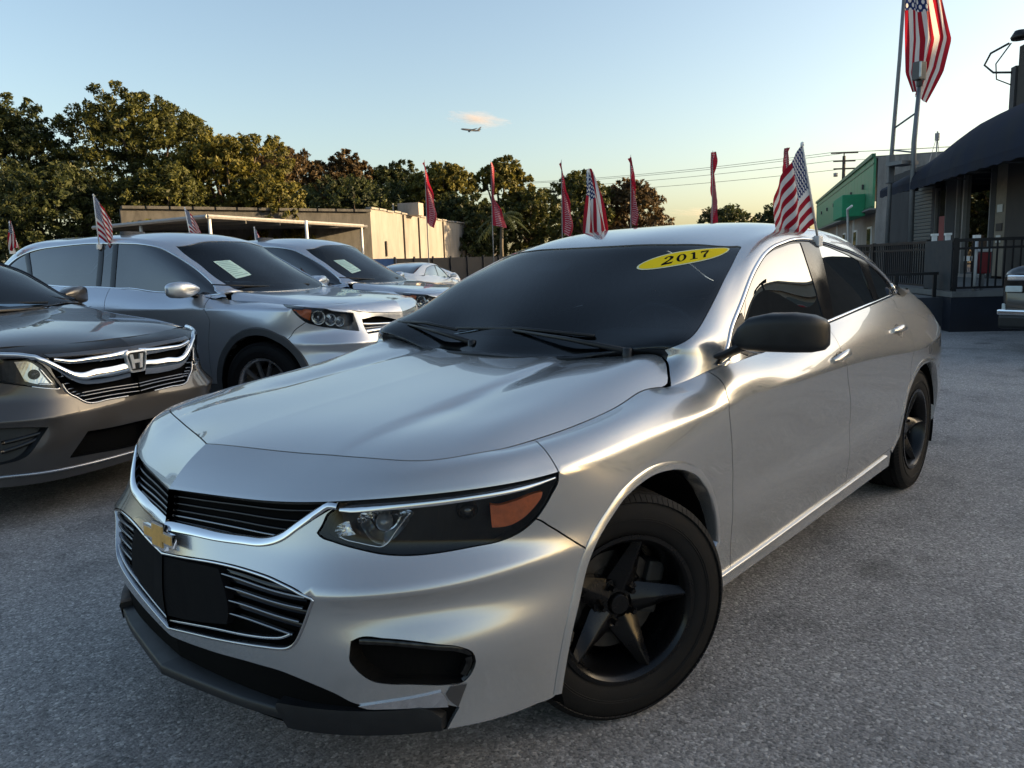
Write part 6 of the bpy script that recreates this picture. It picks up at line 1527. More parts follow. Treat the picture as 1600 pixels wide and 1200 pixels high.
# ================= other cars =================
def seam_lift(low,hood,n=9):
    H=Hood(hood); H.dz=None; row=low[-1]; z=H.ev(inv_xy(H,[q[:2] for q in row[:n]]))[:,2]
    return H,low[:-1]+[[(q[0],q[1],float(k)) for q,k in zip(row[:n],z)]+row[n:]]
def arch_ring(L,cx,zc,r,zlow,lo=-25,hi=205):
    """wheel opening outline in surface parameters, going front -> top -> back, open at the bottom"""
    P=[(cx+r*math.cos(R(a)),zc+r*math.sin(R(a))) for a in np.linspace(lo,hi,15)]
    q=[tuple(k) for k in inv_side(L,P)]
    return [(q[0][0]-.005,-.01)]+q+[(q[-1][0]+.005,-.01)]
def arch_band(L,ring,m,root,wd=.05,proud=.006,name='arch_cladding'):
    qv=polyline(ring[1:-1],.03); P=L.ev(qv); N=L.nrm(qv)
    T=np.gradient(P,axis=0); T/=np.linalg.norm(T,axis=1,keepdims=True); B=np.cross(T,N); B*=np.sign(((P-P.mean(0))*B).sum(1).mean())
    V=[];F=[]
    for i in range(len(P)): V+=[P[i]-N[i]*.06-B[i]*.006,P[i]+N[i]*proud-B[i]*.004,P[i]+N[i]*proud+B[i]*wd*.8,P[i]-N[i]*.004+B[i]*wd]
    for i in range(len(P)-1):
        for j in range(3): F.append((i*4+j,i*4+j+1,i*4+5+j,i*4+4+j))
    o=MB().add(V,F).obj(name,m,root,True,auto=R(35)); mirror(o,root)
def wells(root,xs,r,z,yo):
    for cx in xs:
        mb=MB(); V=[];F=[]
        for k in range(17):
            a=R(-20+k*220/16)
            for y in (yo-.4,yo): V.append((cx+r*math.cos(a),y,z+r*math.sin(a)))
        for k in range(16): F.append((2*k,2*k+1,2*k+3,2*k+2))
        mb.add(V,F).add([V[2*k] for k in range(17)],[tuple(range(17))])
        o=mb.obj('wheel_well',VOID,root); mirror(o,root)
def upper_shell(root,G,paint_m,dlo,wind,back,dividers=(),frame_m=None,wglass=None,side_glass=None,grid=(.05,.04),door=None):
    """roof with windscreen, rear window and side windows; dlo is the left side-window outline"""
    GV=G.V; fl=lambda P:[(u,GV-v) for u,v in P]
    seams=[(polyline(wind,.03,38,True),True),(polyline(back,.04,38,True),True)]
    for f in (lambda P:P,fl):
        seams.append((polyline(f(dlo),.02,38,True),True))
        for d in dividers: seams.append((polyline(f(d),.03),False))
    gs=Skin(G,seams,grid); c=lambda P:(float(np.mean([p[0] for p in P])),float(np.mean([p[1] for p in P])))
    wid=int(gs.at(c(wind))); bid=int(gs.at(c(back)))
    side=[]
    for f in (lambda P:P,fl):
        poly=polyline(f(dlo),.02,38,True); ins=inside(poly,gs.cen); side.append({int(k) for k in gs.reg[ins] if k>=0})
    # regions inside the outline, largest by area first
    allside=side[0]|side[1]
    areas={k:(gs.reg==k).sum() for k in allside}
    rest=[k for k in range(gs.n) if k not in allside and k not in (wid,bid)]
    gs.part('roof',rest,paint_m,root,.0015,.012)
    gs.part('windscreen',[wid],wglass or GLASSW,root,.003,.004,-.004); gs.part('rear_window',[bid],GLASSD,root,.003,.004,-.004)
    for s in side:
        for k in s: gs.part('window' if areas[k]>=12 else 'window_pillar',[k],side_glass or GLASSD,root,.004,.004,-.006)
    inn=polyline(dlo,.02,38,True)
    for f in (lambda P:P,fl):
        qv=polyline(f(dlo),.02,38,True); V1,F1=ribbon(G.ev(qv),G.nrm(qv),.014,.005,.006,True); MB().add(V1,F1).obj('window_moulding',frame_m or BLACKG,root,True,auto=R(60))
        for d in dividers:
            qv=polyline(f(d),.03); V1,F1=ribbon(G.ev(qv)-G.nrm(qv)*.003,G.nrm(qv),.06,.003,.006); MB().add(V1,F1).obj('window_pillar',BLACKG,root,True,auto=R(60))
    gs.part('headliner',rest,VOID,root,0,0,-.03)
    P0=polyline(wind,.03,38,True); tn=np.roll(P0,-1,0)-np.roll(P0,1,0); nn=np.c_[-tn[:,1],tn[:,0]]; nn/=np.maximum(np.linalg.norm(nn,axis=1,keepdims=True),1e-9)
    if ((np.array(c(wind))-P0)*nn).sum(1).mean()<0: nn=-nn
    P1=P0+nn*.035; n=len(P0)
    MB().add(list(G.ev(P0)-G.nrm(P0)*.009)+list(G.ev(P1)-G.nrm(P1)*.009),[(i,(i+1)%n,n+(i+1)%n,n+i) for i in range(n)]).obj('windscreen_seal',mat('frit_black',(.008,.009,.010),.25,0,.5,var=.1),root,True)
    return gs
def simple_cabin(root,zf,zb,x0,x1,hw,dash,k_=1.0):
    dk=mat('cabin_dark',(.035,.036,.039),.75,0,.3); 
    mb=MB().box(((x0+x1)/2,0,zf),(x0-x1,2*hw,.04)); mb.box((x1,0,(zf+zb)/2),(.05,2*hw,zb-zf))
    mb.obj('cabin_floor',dk,root)
    V=[];F=[]
    for y in (-hw,0,hw): V+=[(dash[0],y,dash[1]),(dash[0]-.35,y,dash[1]+.01),(dash[0]-.45,y,dash[1]-.06),(dash[0]-.45,y,zf)]
    for i in range(2):
        for j in range(3): F.append((i*4+j,i*4+j+1,i*4+5+j,i*4+4+j))
    MB().add(V,F).obj('dashboard',dk,root,True)
    for y in (.38,-.38):
        V,F=loft([ring_se((dash[0]-1.05-.28*k,y,zf+.15+.75*k*k_),.24-.06*k,.07,(0,1,0),(.9,0,.3),3,12) for k in (0,.5,1)]); MB().add(V,F).obj('seat_back',mat('seat_cloth',(.085,.086,.09),.9,0,.2),root,True)
        V,F=loft([ring_se((dash[0]-1.36,y,zf+.93*k_+.2*k),.13,.05,(0,1,0),(1,0,0),3,12) for k in (0,.5,1)]); MB().add(V,F).obj('headrest',mat('seat_cloth',(.085,.086,.09),.9,0,.2),root,True)
def fill_uv(surf,qv):
    t=delaunay_2d_cdt([Vector(a) for a in qv.tolist()],[(i,(i+1)%len(qv)) for i in range(len(qv))],[],1,1e-6)
    return [tuple(f) for f in t[2] if max(f)<len(qv)]
def plate(name,surf,uv,off,m,parent,step=.015,corner=38,back=.01,both=False,grid=None):
    """a patch lying off the surface, with thickness"""
    qv=polyline(uv,step,corner,True); P=surf.ev(qv)+surf.nrm(qv)*off; N=surf.nrm(qv); n=len(qv)
    F=fill_uv(surf,qv)+[(i,(i+1)%n,n+(i+1)%n,n+i) for i in range(n)]
    o=MB().add(list(P)+list(P-N*back),F).obj(name,m,parent,False)
    if both: return o,mirror(o,parent)
    return o
def side_mirror(root,y0,x,z,m,size=1.0,both=True):
    st=[(0,.03,.035,.02),(.04,.01,.060,.045),(.09,-.005,.072,.064),(.16,-.02,.070,.068),(.22,-.035,.055,.060),(.25,-.045,.030,.042),(.258,-.05,.012,.02)]
    secs=[ring_se((x+dx,y0+.05+dy*size,z),a*size,b*size,(1,.1,0),(0,0,1),3.6,20) for dy,dx,a,b in st]
    V,F=loft(secs); o=MB().add(V,F).obj('door_mirror',m,root,True,auto=R(60))
    st=[(-.03,.05,.012),(.05,.035,.016),(.10,.03,.02)]
    V,F=loft([ring_se((x+.02,y0+dy,z-.07+.25*max(0,dy)),a,b,(1,0,0),(0,0,1),2.4,12) for dy,a,b in st]); p=MB().add(V,F).obj('mirror_foot',BLACKP,root,True)
    mirror(o,root); mirror(p,root)
def paper(name,surf,uv,m_paper,m_ink,parent,lines=9,off=-.012):
    uv=np.array(uv); V=[];F=[]
    def pt(s,t): 
        a=uv[0]*(1-s)+uv[1]*s; b=uv[3]*(1-s)+uv[2]*s; return a*(1-t)+b*t
    n=6; g=np.array([pt(i/n,j/n) for j in range(n+1) for i in range(n+1)]); P=surf.ev(g)+surf.nrm(g)*off
    o=MB().add(P,[(j*(n+1)+i,j*(n+1)+i+1,(j+1)*(n+1)+i+1,(j+1)*(n+1)+i) for j in range(n) for i in range(n)]).obj(name,m_paper,parent,True)
    mb=MB(); random.seed(5)
    for k in range(lines):
        t=.10+.8*k/(lines-1); s0,s1=.08,random.uniform(.5,.92); g=np.array([pt(s0,t-.018),pt(s1,t-.018),pt(s1,t+.018),pt(s0,t+.018)]); P=surf.ev(g)+surf.nrm(g)*(off+.0015); mb.add(P,[(0,1,2,3)])
    mb.obj('print_lines',m_ink,o)
    return o
def build_crossover(loc,rz,label,paint_m):
    A=XO_UV
    H,low=seam_lift(XO_LOWER,XO_HOOD); L=Surf(low,SEDAN_BREAKS); G=Surf(XO_UPPER); V=L.V; v7=L.kv[7]
    root=thing('silver_crossover',label,'car',loc,rz); root.scale=(1,1,1.035)
    fa=arch_ring(L,.0,.36,.43,.25); ra=arch_ring(L,-2.62,.36,.43,.25)
    tp=[tuple(q) for q in inv_side(L,[(-.50,1.09),(-.47,.90),(-.52,.70),(-.53,.50),(-.52,.37)])]
    tm=[tuple(q) for q in inv_side(L,[(-1.66,1.17),(-1.62,.9),(-1.63,.6),(-1.62,.37)])]; tr=[tuple(q) for q in inv_side(L,[(-2.75,1.2),(-2.78,1.0),(-2.72,.83)])]; tr.append((tr[-1][0]+.03,.44))
    db=[tuple(q) for q in inv_side(L,[(-.40,.375),(-1.0,.37),(-1.6,.37),(-2.24,.375)])]
    ext=lambda P:[(P[0][0],V+.01)]+P
    lamp=A['lamp']; gr=A['grille']; grc=[(0,gr[4][1]-.005),(0,gr[2][1]+.012)]
    # grille: mirror-symmetric opening, left half outline
    go=[(0,.60),(gr[1][0],gr[1][1]+.004),(gr[0][0],gr[0][1]),(gr[5][0],gr[5][1]-.01),(gr[4][0],gr[4][1]-.01),(0,gr[4][1]-.012)]
    lo=[(0,.30),(.42,.31),(.52,.24),(.44,.16),(0,.15)]
    sk=Skin(L,[(polyline(lamp,.015,38,True),True),(polyline(go,.02,38,False),False),(polyline(lo,.02,38,False),False),(polyline([A['bumper_seam'][0]]+A['bumper_seam']+[fa[6]],.03),False),
       (polyline(fa,.02),False),(polyline(ra,.02),False),(polyline(ext(tp),.03),False),(polyline(ext(tm),.03),False),(polyline(ext(tr),.03),False),(polyline(db,.03),False),
       (polyline([(0,v7),(.3,v7),(.6,v7),(lamp[0][0],lamp[0][1])],.02),False)],(.06,.035),centre=True)
    sd=lambda x,z: tuple(inv_side(L,[(x,z)])[0])
    named={}
    lampid=int(sk.at(tuple(np.mean(lamp,axis=0)))); grid_=int(sk.at((.2,np.mean([go[0][1],go[-1][1]])))); loid=int(sk.at((.2,.23)))
    arch_ids={int(sk.at(sd(0,.5))),int(sk.at(sd(-2.62,.5)))}
    for nm,pts in (('front_bumper',[(.9,.35),(.3,.42)]),('front_fender',[sd(-.1,.95)]),('front_door',[sd(-1.0,.8)]),('rear_door',[sd(-2.1,.95)]),('rear_quarter',[sd(-3.2,.9)]),('sill',[sd(-1.3,.31)])):
        named[nm]={int(sk.at(p)) for p in pts}
    taken=set().union(*named.values())|{lampid,grid_,loid}|arch_ids
    for k in range(sk.n):
        if k not in taken: named['nose_panel' if sk.cen[sk.reg==k][:,0].mean()<1.3 else 'rear_quarter'].add(k) if 'nose_panel' in named or sk.cen[sk.reg==k][:,0].mean()>=1.3 else named.__setitem__('nose_panel',{k})
    GREYCLAD=mat('grey_cladding',(.055,.057,.06),.6,0,.4,var=.15,bump=.1,bs=300)
    for nm,ids in named.items():
        o=sk.part(nm,sorted(ids),GREYCLAD if nm=='sill' else paint_m,root,.0025,.016)
        if nm in ('front_bumper','nose_panel','rear_quarter'): both_sides(o)
        else: mirror(o,root)
    sh=sk.part('inner_shell',sorted(set(range(sk.n))-{lampid,grid_,loid}-arch_ids),VOID,root,0,0,-.022); both_sides(sh)
    loop=[q[:2] for q in low[-1][:9]]; loop=loop+[(-.37,.74),(-.36,.6),(-.33,.4),(-.30,.2)]
    hl=np.vstack([inv_xy(H,loop),inv_xy(H,[(-.29,0)]),inv_xy(H,[(x,-y) for x,y in loop])[::-1][:-1]])
    hs=Skin(H,[],(.06,.05),domain=hl); hs.part('hood',[tuple(inv_xy(H,[(.2,.1)])[0])],paint_m,root,.0025,.016)
    # lamps
    h=sub('headlamp',root); sk.part('headlamp_lens',[lampid],LENS,h,.003,.004)
    tunnel('housing',L,lamp,.07,mat('lamp_housing',(.10,.10,.105),.35,.5,var=.3,vs=40),h,None,True,.03)
    plate('turn_signal',L,A['amber'],-.012,AMBER,h)
    c=np.array(A['bowl'][0])
    for du,rr,dp in ((0,.052,.02),(-.085,.045,.024),(-.155,.036,.028)):
        q=c+np.array([du,-.012*abs(du)/.085]); P=L.ev([q])[0]; N=L.nrm([q])[0]; M=Vector(N).to_track_quat('Z','Y').to_matrix().to_4x4(); M.translation=Vector(P-N*dp)
        mb=MB().lathe([(.012,-.03),(rr*.7,-.02),(rr,.008),(rr+.004,.008)],20,'z').lathe([(0,.0),(.010,-.002),(.013,-.03)],12,'z'); mb.V=[tuple(M@Vector(v)) for v in mb.V]; mb.obj('reflector',CHROME,h,True)
    copy_tree_mirror(h,root)
    g=sub('grille',root)
    both_sides_flat(tunnel('grille_recess',L,go,.05,VOID,g,(-.8,0,-.1),True,.03))
    for f_,m,w in ((.78,CHROME,.022),(.50,DARKCHROME,.014),(.22,CHROME,.030)):
        a=np.array([0,go[0][1]*f_+go[-1][1]*(1-f_)]); b=np.array(go[2])*f_+np.array(go[3])*(1-f_); qv=polyline([tuple(a),tuple((a+b)/2),tuple(b)],.03); V1,F1=ribbon(L.ev(qv)-L.nrm(qv)*.006,L.nrm(qv),w,.010,.012)
        both_sides_flat(MB().add(V1,F1).obj('grille_bar',m,g,True,auto=R(50)),True)
    both_sides_flat(tunnel('lower_intake',L,lo,.05,VOID,root,(-.8,0,0),True,.03))
    for ring in (fa,ra): arch_band(L,ring,GREYCLAD,root,.06)
    wells(root,(0,-2.62),.42,.37,.885)
    for x in (0,-2.62):
        for s in (1,-1): wheel(root,x,.78*s,.362,.362,.225,.228,s,R(4) if x==0 else 0,'multi',mat('alloy_grey',(.45,.46,.47),.3,.9,var=.1),True,1)
    # upper body
    dlo=[tuple(p) for p in A['dlo']]; more=[tuple(q) for q in inv_side(G,[(-3.08,1.44),(-3.26,1.32),(-3.20,1.255),(-2.5,1.225)])]
    dl=dlo+more+[tuple(p) for p in A['dlo_bottom']]
    b=A['bpil']; w=[tuple(p) for p in A['windscreen']]; w[0]=(G.ku[0]+.02,w[0][1]-.12); GV=G.V
    wind=[(w[0][0],w[1][1]+.05)]+w[1:]; wind=wind+[(u,GV-v) for u,v in wind[::-1]]
    bk=[(G.ku[8]-.05,G.kv[3]+.04),(G.ku[9]+.05,G.kv[3]+.03)]; back=bk+[(u,GV-v) for u,v in bk[::-1]]
    bd=lambda i,j: [tuple(b[i]),tuple((np.array(b[i])+np.array(b[j]))/2),tuple(b[j])]
    rp=[tuple(q) for q in inv_side(G,[(-2.72,1.20),(-2.80,1.40),(-2.86,1.52)])]
    gs=upper_shell(root,G,paint_m,dl,wind,back,(bd(0,1),bd(2,3),rp),CHROME)
    simple_cabin(root,.55,1.3,-.5,-3.2,.72,(-.42,1.10))
    paper('price_sheet',G,[(u,GV-v) for u,v in A['sticker']],mat('pale_green_paper',(.50,.68,.60),.6,var=.05),mat('sheet_print',(.25,.40,.37),.6),root,9,-.0015)
    side_mirror(root,.80,-.66,1.155,paint_m,1.0)
    # roof rails, wipers
    for y in (.35,-.25): MB().tube([(-.36,y,1.15),(-.40,y-.25,1.165),(-.45,y-.62,1.19)],[.010,.008,.006],6).obj('wiper',BLACKP,root,True)
    return root
def build_minivan(loc,rz,label,paint_m):
    A=MV_UV
    H,low=seam_lift(MV_LOWER,MV_HOOD); L=Surf(low,SEDAN_BREAKS); G=Surf(MV_UPPER); V=L.V; v7=L.kv[7]
    root=thing('grey_minivan',label,'minivan',loc,rz)
    fa=arch_ring(L,.0,.36,.42,.22); ra=arch_ring(L,-3.0,.36,.42,.22)
    lamp=A['lamp']; gt=A['grille_top']; gb=A['grille']
    go=[(0,gt[-1][1])]+gt[:-1][::-1]+gb[1:]+[(0,gb[-1][1])]
    lo=[(0,A['low_grille'][-1][1]),*A['low_grille'][1:3][::-1],A['low_grille'][0],*A['low_grille_bottom'][::-1],(0,A['low_grille_bottom'][0][1])]
    tp=[tuple(q) for q in inv_side(L,[(-.50,1.09),(-.50,.90),(-.52,.60),(-.52,.33)])]; db=[tuple(q) for q in inv_side(L,[(-.38,.32),(-1.0,.31),(-2.6,.32)])]
    sk=Skin(L,[(polyline(lamp,.015,38,True),True),(polyline(go,.015,30,False),False),(polyline(A['fog'],.02,38,True),True),(polyline(lo,.02,38,False),False),
      (polyline([(lamp[0][0],lamp[0][1]),(1.18,v7),(1.5,v7)],.03),False),(polyline([(0,v7),(.3,v7),(gt[0][0],v7),(lamp[3][0],v7),(lamp[0][0],v7)],.02),False),
      (polyline([lamp[-1],(lamp[-1][0]+.10,lamp[-1][1]-.06),fa[4]],.03),False),(polyline(fa,.02),False),(polyline(ra,.03),False),(polyline([(tp[0][0],V+.01)]+tp,.03),False),(polyline(db,.04),False)],(.045,.03),centre=True)
    sd=lambda x,z: tuple(inv_side(L,[(x,z)])[0]); c=lambda P: tuple(np.mean(P,axis=0))
    lid=int(sk.at(c(lamp))); gid=int(sk.at((.2,.5*(gt[-1][1]+gb[-1][1])))); fid=int(sk.at(c(A['fog']))); loid=int(sk.at((.2,.5*(A['low_grille'][-1][1]+A['low_grille_bottom'][0][1]))))
    ar={int(sk.at(sd(0,.5))),int(sk.at(sd(-3.0,.5)))}
    named={'front_bumper':{int(sk.at((.9,.42)))},'front_fender':{int(sk.at(sd(-.1,.82)))},'front_door':{int(sk.at(sd(-1.0,.8)))},'sill':{int(sk.at(sd(-1.5,.25)))}}
    taken=set().union(*named.values())|{lid,gid,fid,loid}|ar
    named['nose_panel']=set()
    for k in range(sk.n):
        if k not in taken:
            u=sk.cen[sk.reg==k].mean(0); named['nose_panel' if u[0]<1.25 and u[1]>v7-.03 else ('front_bumper' if u[0]<1.25 else 'front_fender')].add(k)
    for nm,ids in named.items():
        if not ids: continue
        o=sk.part(nm,sorted(ids),paint_m,root,.0025,.016)
        if nm in ('front_bumper','nose_panel'): both_sides(o)
        else: mirror(o,root)
    sh=sk.part('inner_shell',sorted(set(range(sk.n))-{lid,gid,fid,loid}-ar),VOID,root,0,0,-.022); both_sides(sh)
    loop=[q[:2] for q in low[-1][:9]]+[(-.37,.82),(-.36,.65),(-.33,.4),(-.31,.2)]
    hl=np.vstack([inv_xy(H,loop),inv_xy(H,[(-.30,0)]),inv_xy(H,[(x,-y) for x,y in loop])[::-1][:-1]])
    hs=Skin(H,[],(.05,.045),domain=hl); hs.part('hood',[tuple(inv_xy(H,[(.2,.1)])[0])],paint_m,root,.0025,.016)
    h=sub('headlamp',root); sk.part('headlamp_lens',[lid],LENS,h,.003,.004,.001)
    tunnel('housing',L,lamp,.06,mat('lamp_housing_dark',(.03,.032,.035),.35,.3,var=.3,vs=40),h,None,True,.03)
    lb=A['lamp_bowl']; plate('reflector',L,lb,-.022,mat('reflector_grey',(.55,.57,.58),.15,1.0,var=.25,vs=25),h)
    qv=polyline(lb[2:5],.01); MB().tube([tuple(p) for p in L.ev(qv)-L.nrm(qv)*.012],.006,6).obj('bezel',CHROME,h,True)
    qv=polyline([lamp[8],lamp[7],lamp[6]],.01); MB().tube([tuple(p) for p in L.ev(qv)-L.nrm(qv)*.008],.008,6).obj('bezel',CHROME,h,True)
    P=L.ev([c(lb)])[0]; N=L.nrm([c(lb)])[0]; M=Vector(N).to_track_quat('Z','Y').to_matrix().to_4x4(); M.translation=Vector(P-N*.02)
    mb=MB().lathe([(0,.012),(.016,.008),(.03,-.004),(.034,-.02)],20,'z'); mb.V=[tuple(M@Vector(v)) for v in mb.V]; mb.obj('projector_lens',mat('dark_lens',(.03,.032,.036),.08,.4,coat=.8),h,True)
    copy_tree_mirror(h,root)
    g=sub('grille',root); both_sides_flat(tunnel('grille_recess',L,go,.05,VOID,g,(-.8,0,0),True,.03))
    wu=A['wing']; qv=polyline(wu,.02,60); w=np.interp(np.linspace(0,1,len(qv)),[0,.35,.5,.62,.75,1],[.022,.024,.036,.060,.085,.085]); V1,F1=ribbon(L.ev(qv)+L.nrm(qv)*.002,L.nrm(qv),w,.014,.02)
    both_sides_flat(MB().add(V1,F1).obj('chrome_wing',CHROME,g,True,auto=R(50)),True)
    wu=A['wing_up']; qv=polyline(wu,.02,60); V1,F1=ribbon(L.ev(qv)-L.nrm(qv)*.004,L.nrm(qv),np.linspace(.02,.045,len(qv)),.012,.02)
    both_sides_flat(MB().add(V1,F1).obj('chrome_wing',CHROME,g,True,auto=R(50)),True)
    for f_ in (.10,.30,.50):
        a=np.array([0,gb[-1][1]*(1-f_)+(A['wing'][-1][1]-.03)*f_]); e=np.array(gb[4])*(1-f_)+np.array(A['wing'][8])*f_
        qv=polyline([tuple(a),tuple((a+e)/2+np.array([0,.003])),tuple(e)],.03); V1,F1=ribbon(L.ev(qv)-L.nrm(qv)*.014,L.nrm(qv),.010,.008,.012); both_sides_flat(MB().add(V1,F1).obj('grille_bar',DARKCHROME,g,True,auto=R(50)),True)
    for k in range(7):
        t=k/6; a=np.array(gb[1])*(1-t)+np.array(gb[3])*t; a=a+[ -.012,.0]; qv=polyline([tuple(a),tuple(a+[-.05,.001])],.03); V1,F1=ribbon(L.ev(qv)-L.nrm(qv)*.012,L.nrm(qv),.008,.006,.01); mirror(MB().add(V1,F1).obj('grille_fin',DARKCHROME,g,True,auto=R(50)),g)
    qv=polyline(gb[2:],.02,60); V1,F1=ribbon(L.ev(qv)+L.nrm(qv)*.001,L.nrm(qv),.010,.005,.01); both_sides_flat(MB().add(V1,F1).obj('grille_surround',mat('satin_trim',(.45,.46,.48),.25,1.0),g,True,auto=R(50)),True)
    # square badge with an upright H
    cb=L.ev([(0,A['badge'][0][1])])[0]; b=sub('badge',root)
    Mb=Matrix(((0,0,1,cb[0]+.004),(1,0,0,0),(0,1,0,cb[2]),(0,0,0,1)))
    def sq(w0,w1,h_,n=5):
        pts=[]; r=.022
        for (x,y,a0) in ((w1-r,h_-r,0),(-w1+r,h_-r,90),(-w0+r,-h_+r,180),(w0-r,-h_+r,270)):
            for k in range(n): a=R(a0+90*k/(n-1)); pts.append((x+r*math.cos(a),y+r*math.sin(a)))
        return pts
    o1,i1=sq(.060,.078,.066),sq(.051,.068,.056); n=len(o1)
    V=[(x,y,.012) for x,y in o1]+[(x,y,.016) for x,y in i1]+[(x,y,-.01) for x,y in o1]+[(x,y,.0) for x,y in i1]
    F=[(i,(i+1)%n,n+(i+1)%n,n+i) for i in range(n)]+[(i,(i+1)%n,2*n+(i+1)%n,2*n+i) for i in range(n)]+[(n+i,n+(i+1)%n,3*n+(i+1)%n,3*n+i) for i in range(n)]
    MB().add([Mb@Vector(v) for v in V],F).obj('badge_rim',mat('badge_silver',(.72,.72,.72),.35,.5,var=.05),b)
    MB().prism(i1,.003,Mb).obj('badge_back',mat('badge_dark',(.03,.03,.03),.3,.3),b)
    Hm=[[(-.050,.044),(-.026,.044),(-.020,.006),(-.018,-.042),(-.038,-.042),(-.040,-.01)],[(.050,.044),(.026,.044),(.020,.006),(.018,-.042),(.038,-.042),(.040,-.01)],[(-.024,.012),(.024,.012),(.022,-.010),(-.022,-.010)]]
    mb=MB()
    for p in Hm: mb.prism(p,.013,Mb)
    mb.obj('badge_letter',mat('badge_silver',(.72,.72,.72),.35,.5,var=.05),b)
    f=tunnel('fog_recess',L,A['fog'],.06,BLACKP,root,(-.9,0,0),True,.03); mirror(f,root)
    for t in (.35,.65):
        a=np.array(A['fog'][1])*(1-t)+np.array(A['fog'][6])*t; e=np.array(A['fog'][3])*(1-t)+np.array(A['fog'][4])*t-[.01,0]; qv=polyline([tuple(a),tuple(e)],.03); V1,F1=ribbon(L.ev(qv)-L.nrm(qv)*.03,L.nrm(qv),.02,.006,.01); o=MB().add(V1,F1).obj('fog_slat',BLACKG,f,True,auto=R(50)); mirror(o,root)
    both_sides_flat(tunnel('lower_intake',L,lo,.05,VOID,root,(-.9,0,0),True,.03))
    qv=polyline([(0,.045),(.35,.05),(.62,.055),(.8,.06),(1.0,.05)],.04); V1,F1=ribbon(L.ev(qv)+L.nrm(qv)*.004,L.nrm(qv),.014,.010,.02); both_sides_flat(MB().add(V1,F1).obj('lip_trim',mat('satin_trim',(.45,.46,.48),.25,1.0),root,True,auto=R(50)),True)
    for ring in (fa,ra): arch_band(L,ring,paint_m,root,.03,.003,'arch_lip')
    wells(root,(0,-3.0),.41,.36,.955)
    for x in (0,-3.0):
        for s in (1,-1): wheel(root,x,.86*s,.36,.36,.235,.23,s,0,'multi',mat('alloy_grey',(.45,.46,.47),.3,.9,var=.1),True,0)
    GV=G.V
    dl=[tuple(q) for q in inv_side(G,[(-.62,1.14),(-.95,1.32),(-1.35,1.50),(-1.7,1.58),(-2.6,1.58),(-3.5,1.50),(-3.7,1.32),(-3.4,1.24),(-2.0,1.20)])]
    ps=[(G.ku[0]+.03,.31),(G.ku[1]+.03,G.kv[3]+.005),(G.ku[3],G.kv[3]+.0),(G.ku[5]-.06,G.kv[3]+.01)]
    wind=ps+[(u,GV-v) for u,v in ps[::-1]]; bk=[(G.ku[8]-.05,G.kv[3]+.04),(G.ku[9]+.05,G.kv[3]+.03)]; back=bk+[(u,GV-v) for u,v in bk[::-1]]
    dv=[tuple(q) for q in inv_side(G,[(-1.85,1.19),(-1.8,1.4),(-1.78,1.585)])]
    upper_shell(root,G,paint_m,dl,wind,back,(dv,),BLACKG)
    for s in (1,-1):   # black windscreen pillars
        qv=polyline([(G.ku[0]+.05,G.kv[2]-.01),(G.ku[2],G.kv[2]+.005),(G.ku[4],G.kv[2]+.01),(G.ku[5],G.kv[2]+.02)],.04)
        if s<0: qv=np.c_[qv[:,0],GV-qv[:,1]]
        V1,F1=ribbon(G.ev(qv)+G.nrm(qv)*.001,G.nrm(qv),.085,.006,.01); MB().add(V1,F1).obj('windscreen_pillar',BLACKG,root,True,auto=R(60))
    simple_cabin(root,.55,1.3,-.5,-3.4,.78,(-.42,1.12)); side_mirror(root,.86,-.75,1.19,paint_m,1.05)
    for y in (.5,-.2): MB().tube([(-.36,y,1.155),(-.40,y-.3,1.17),(-.45,y-.66,1.195)],[.010,.008,.006],6).obj('wiper',BLACKP,root,True)
    return root
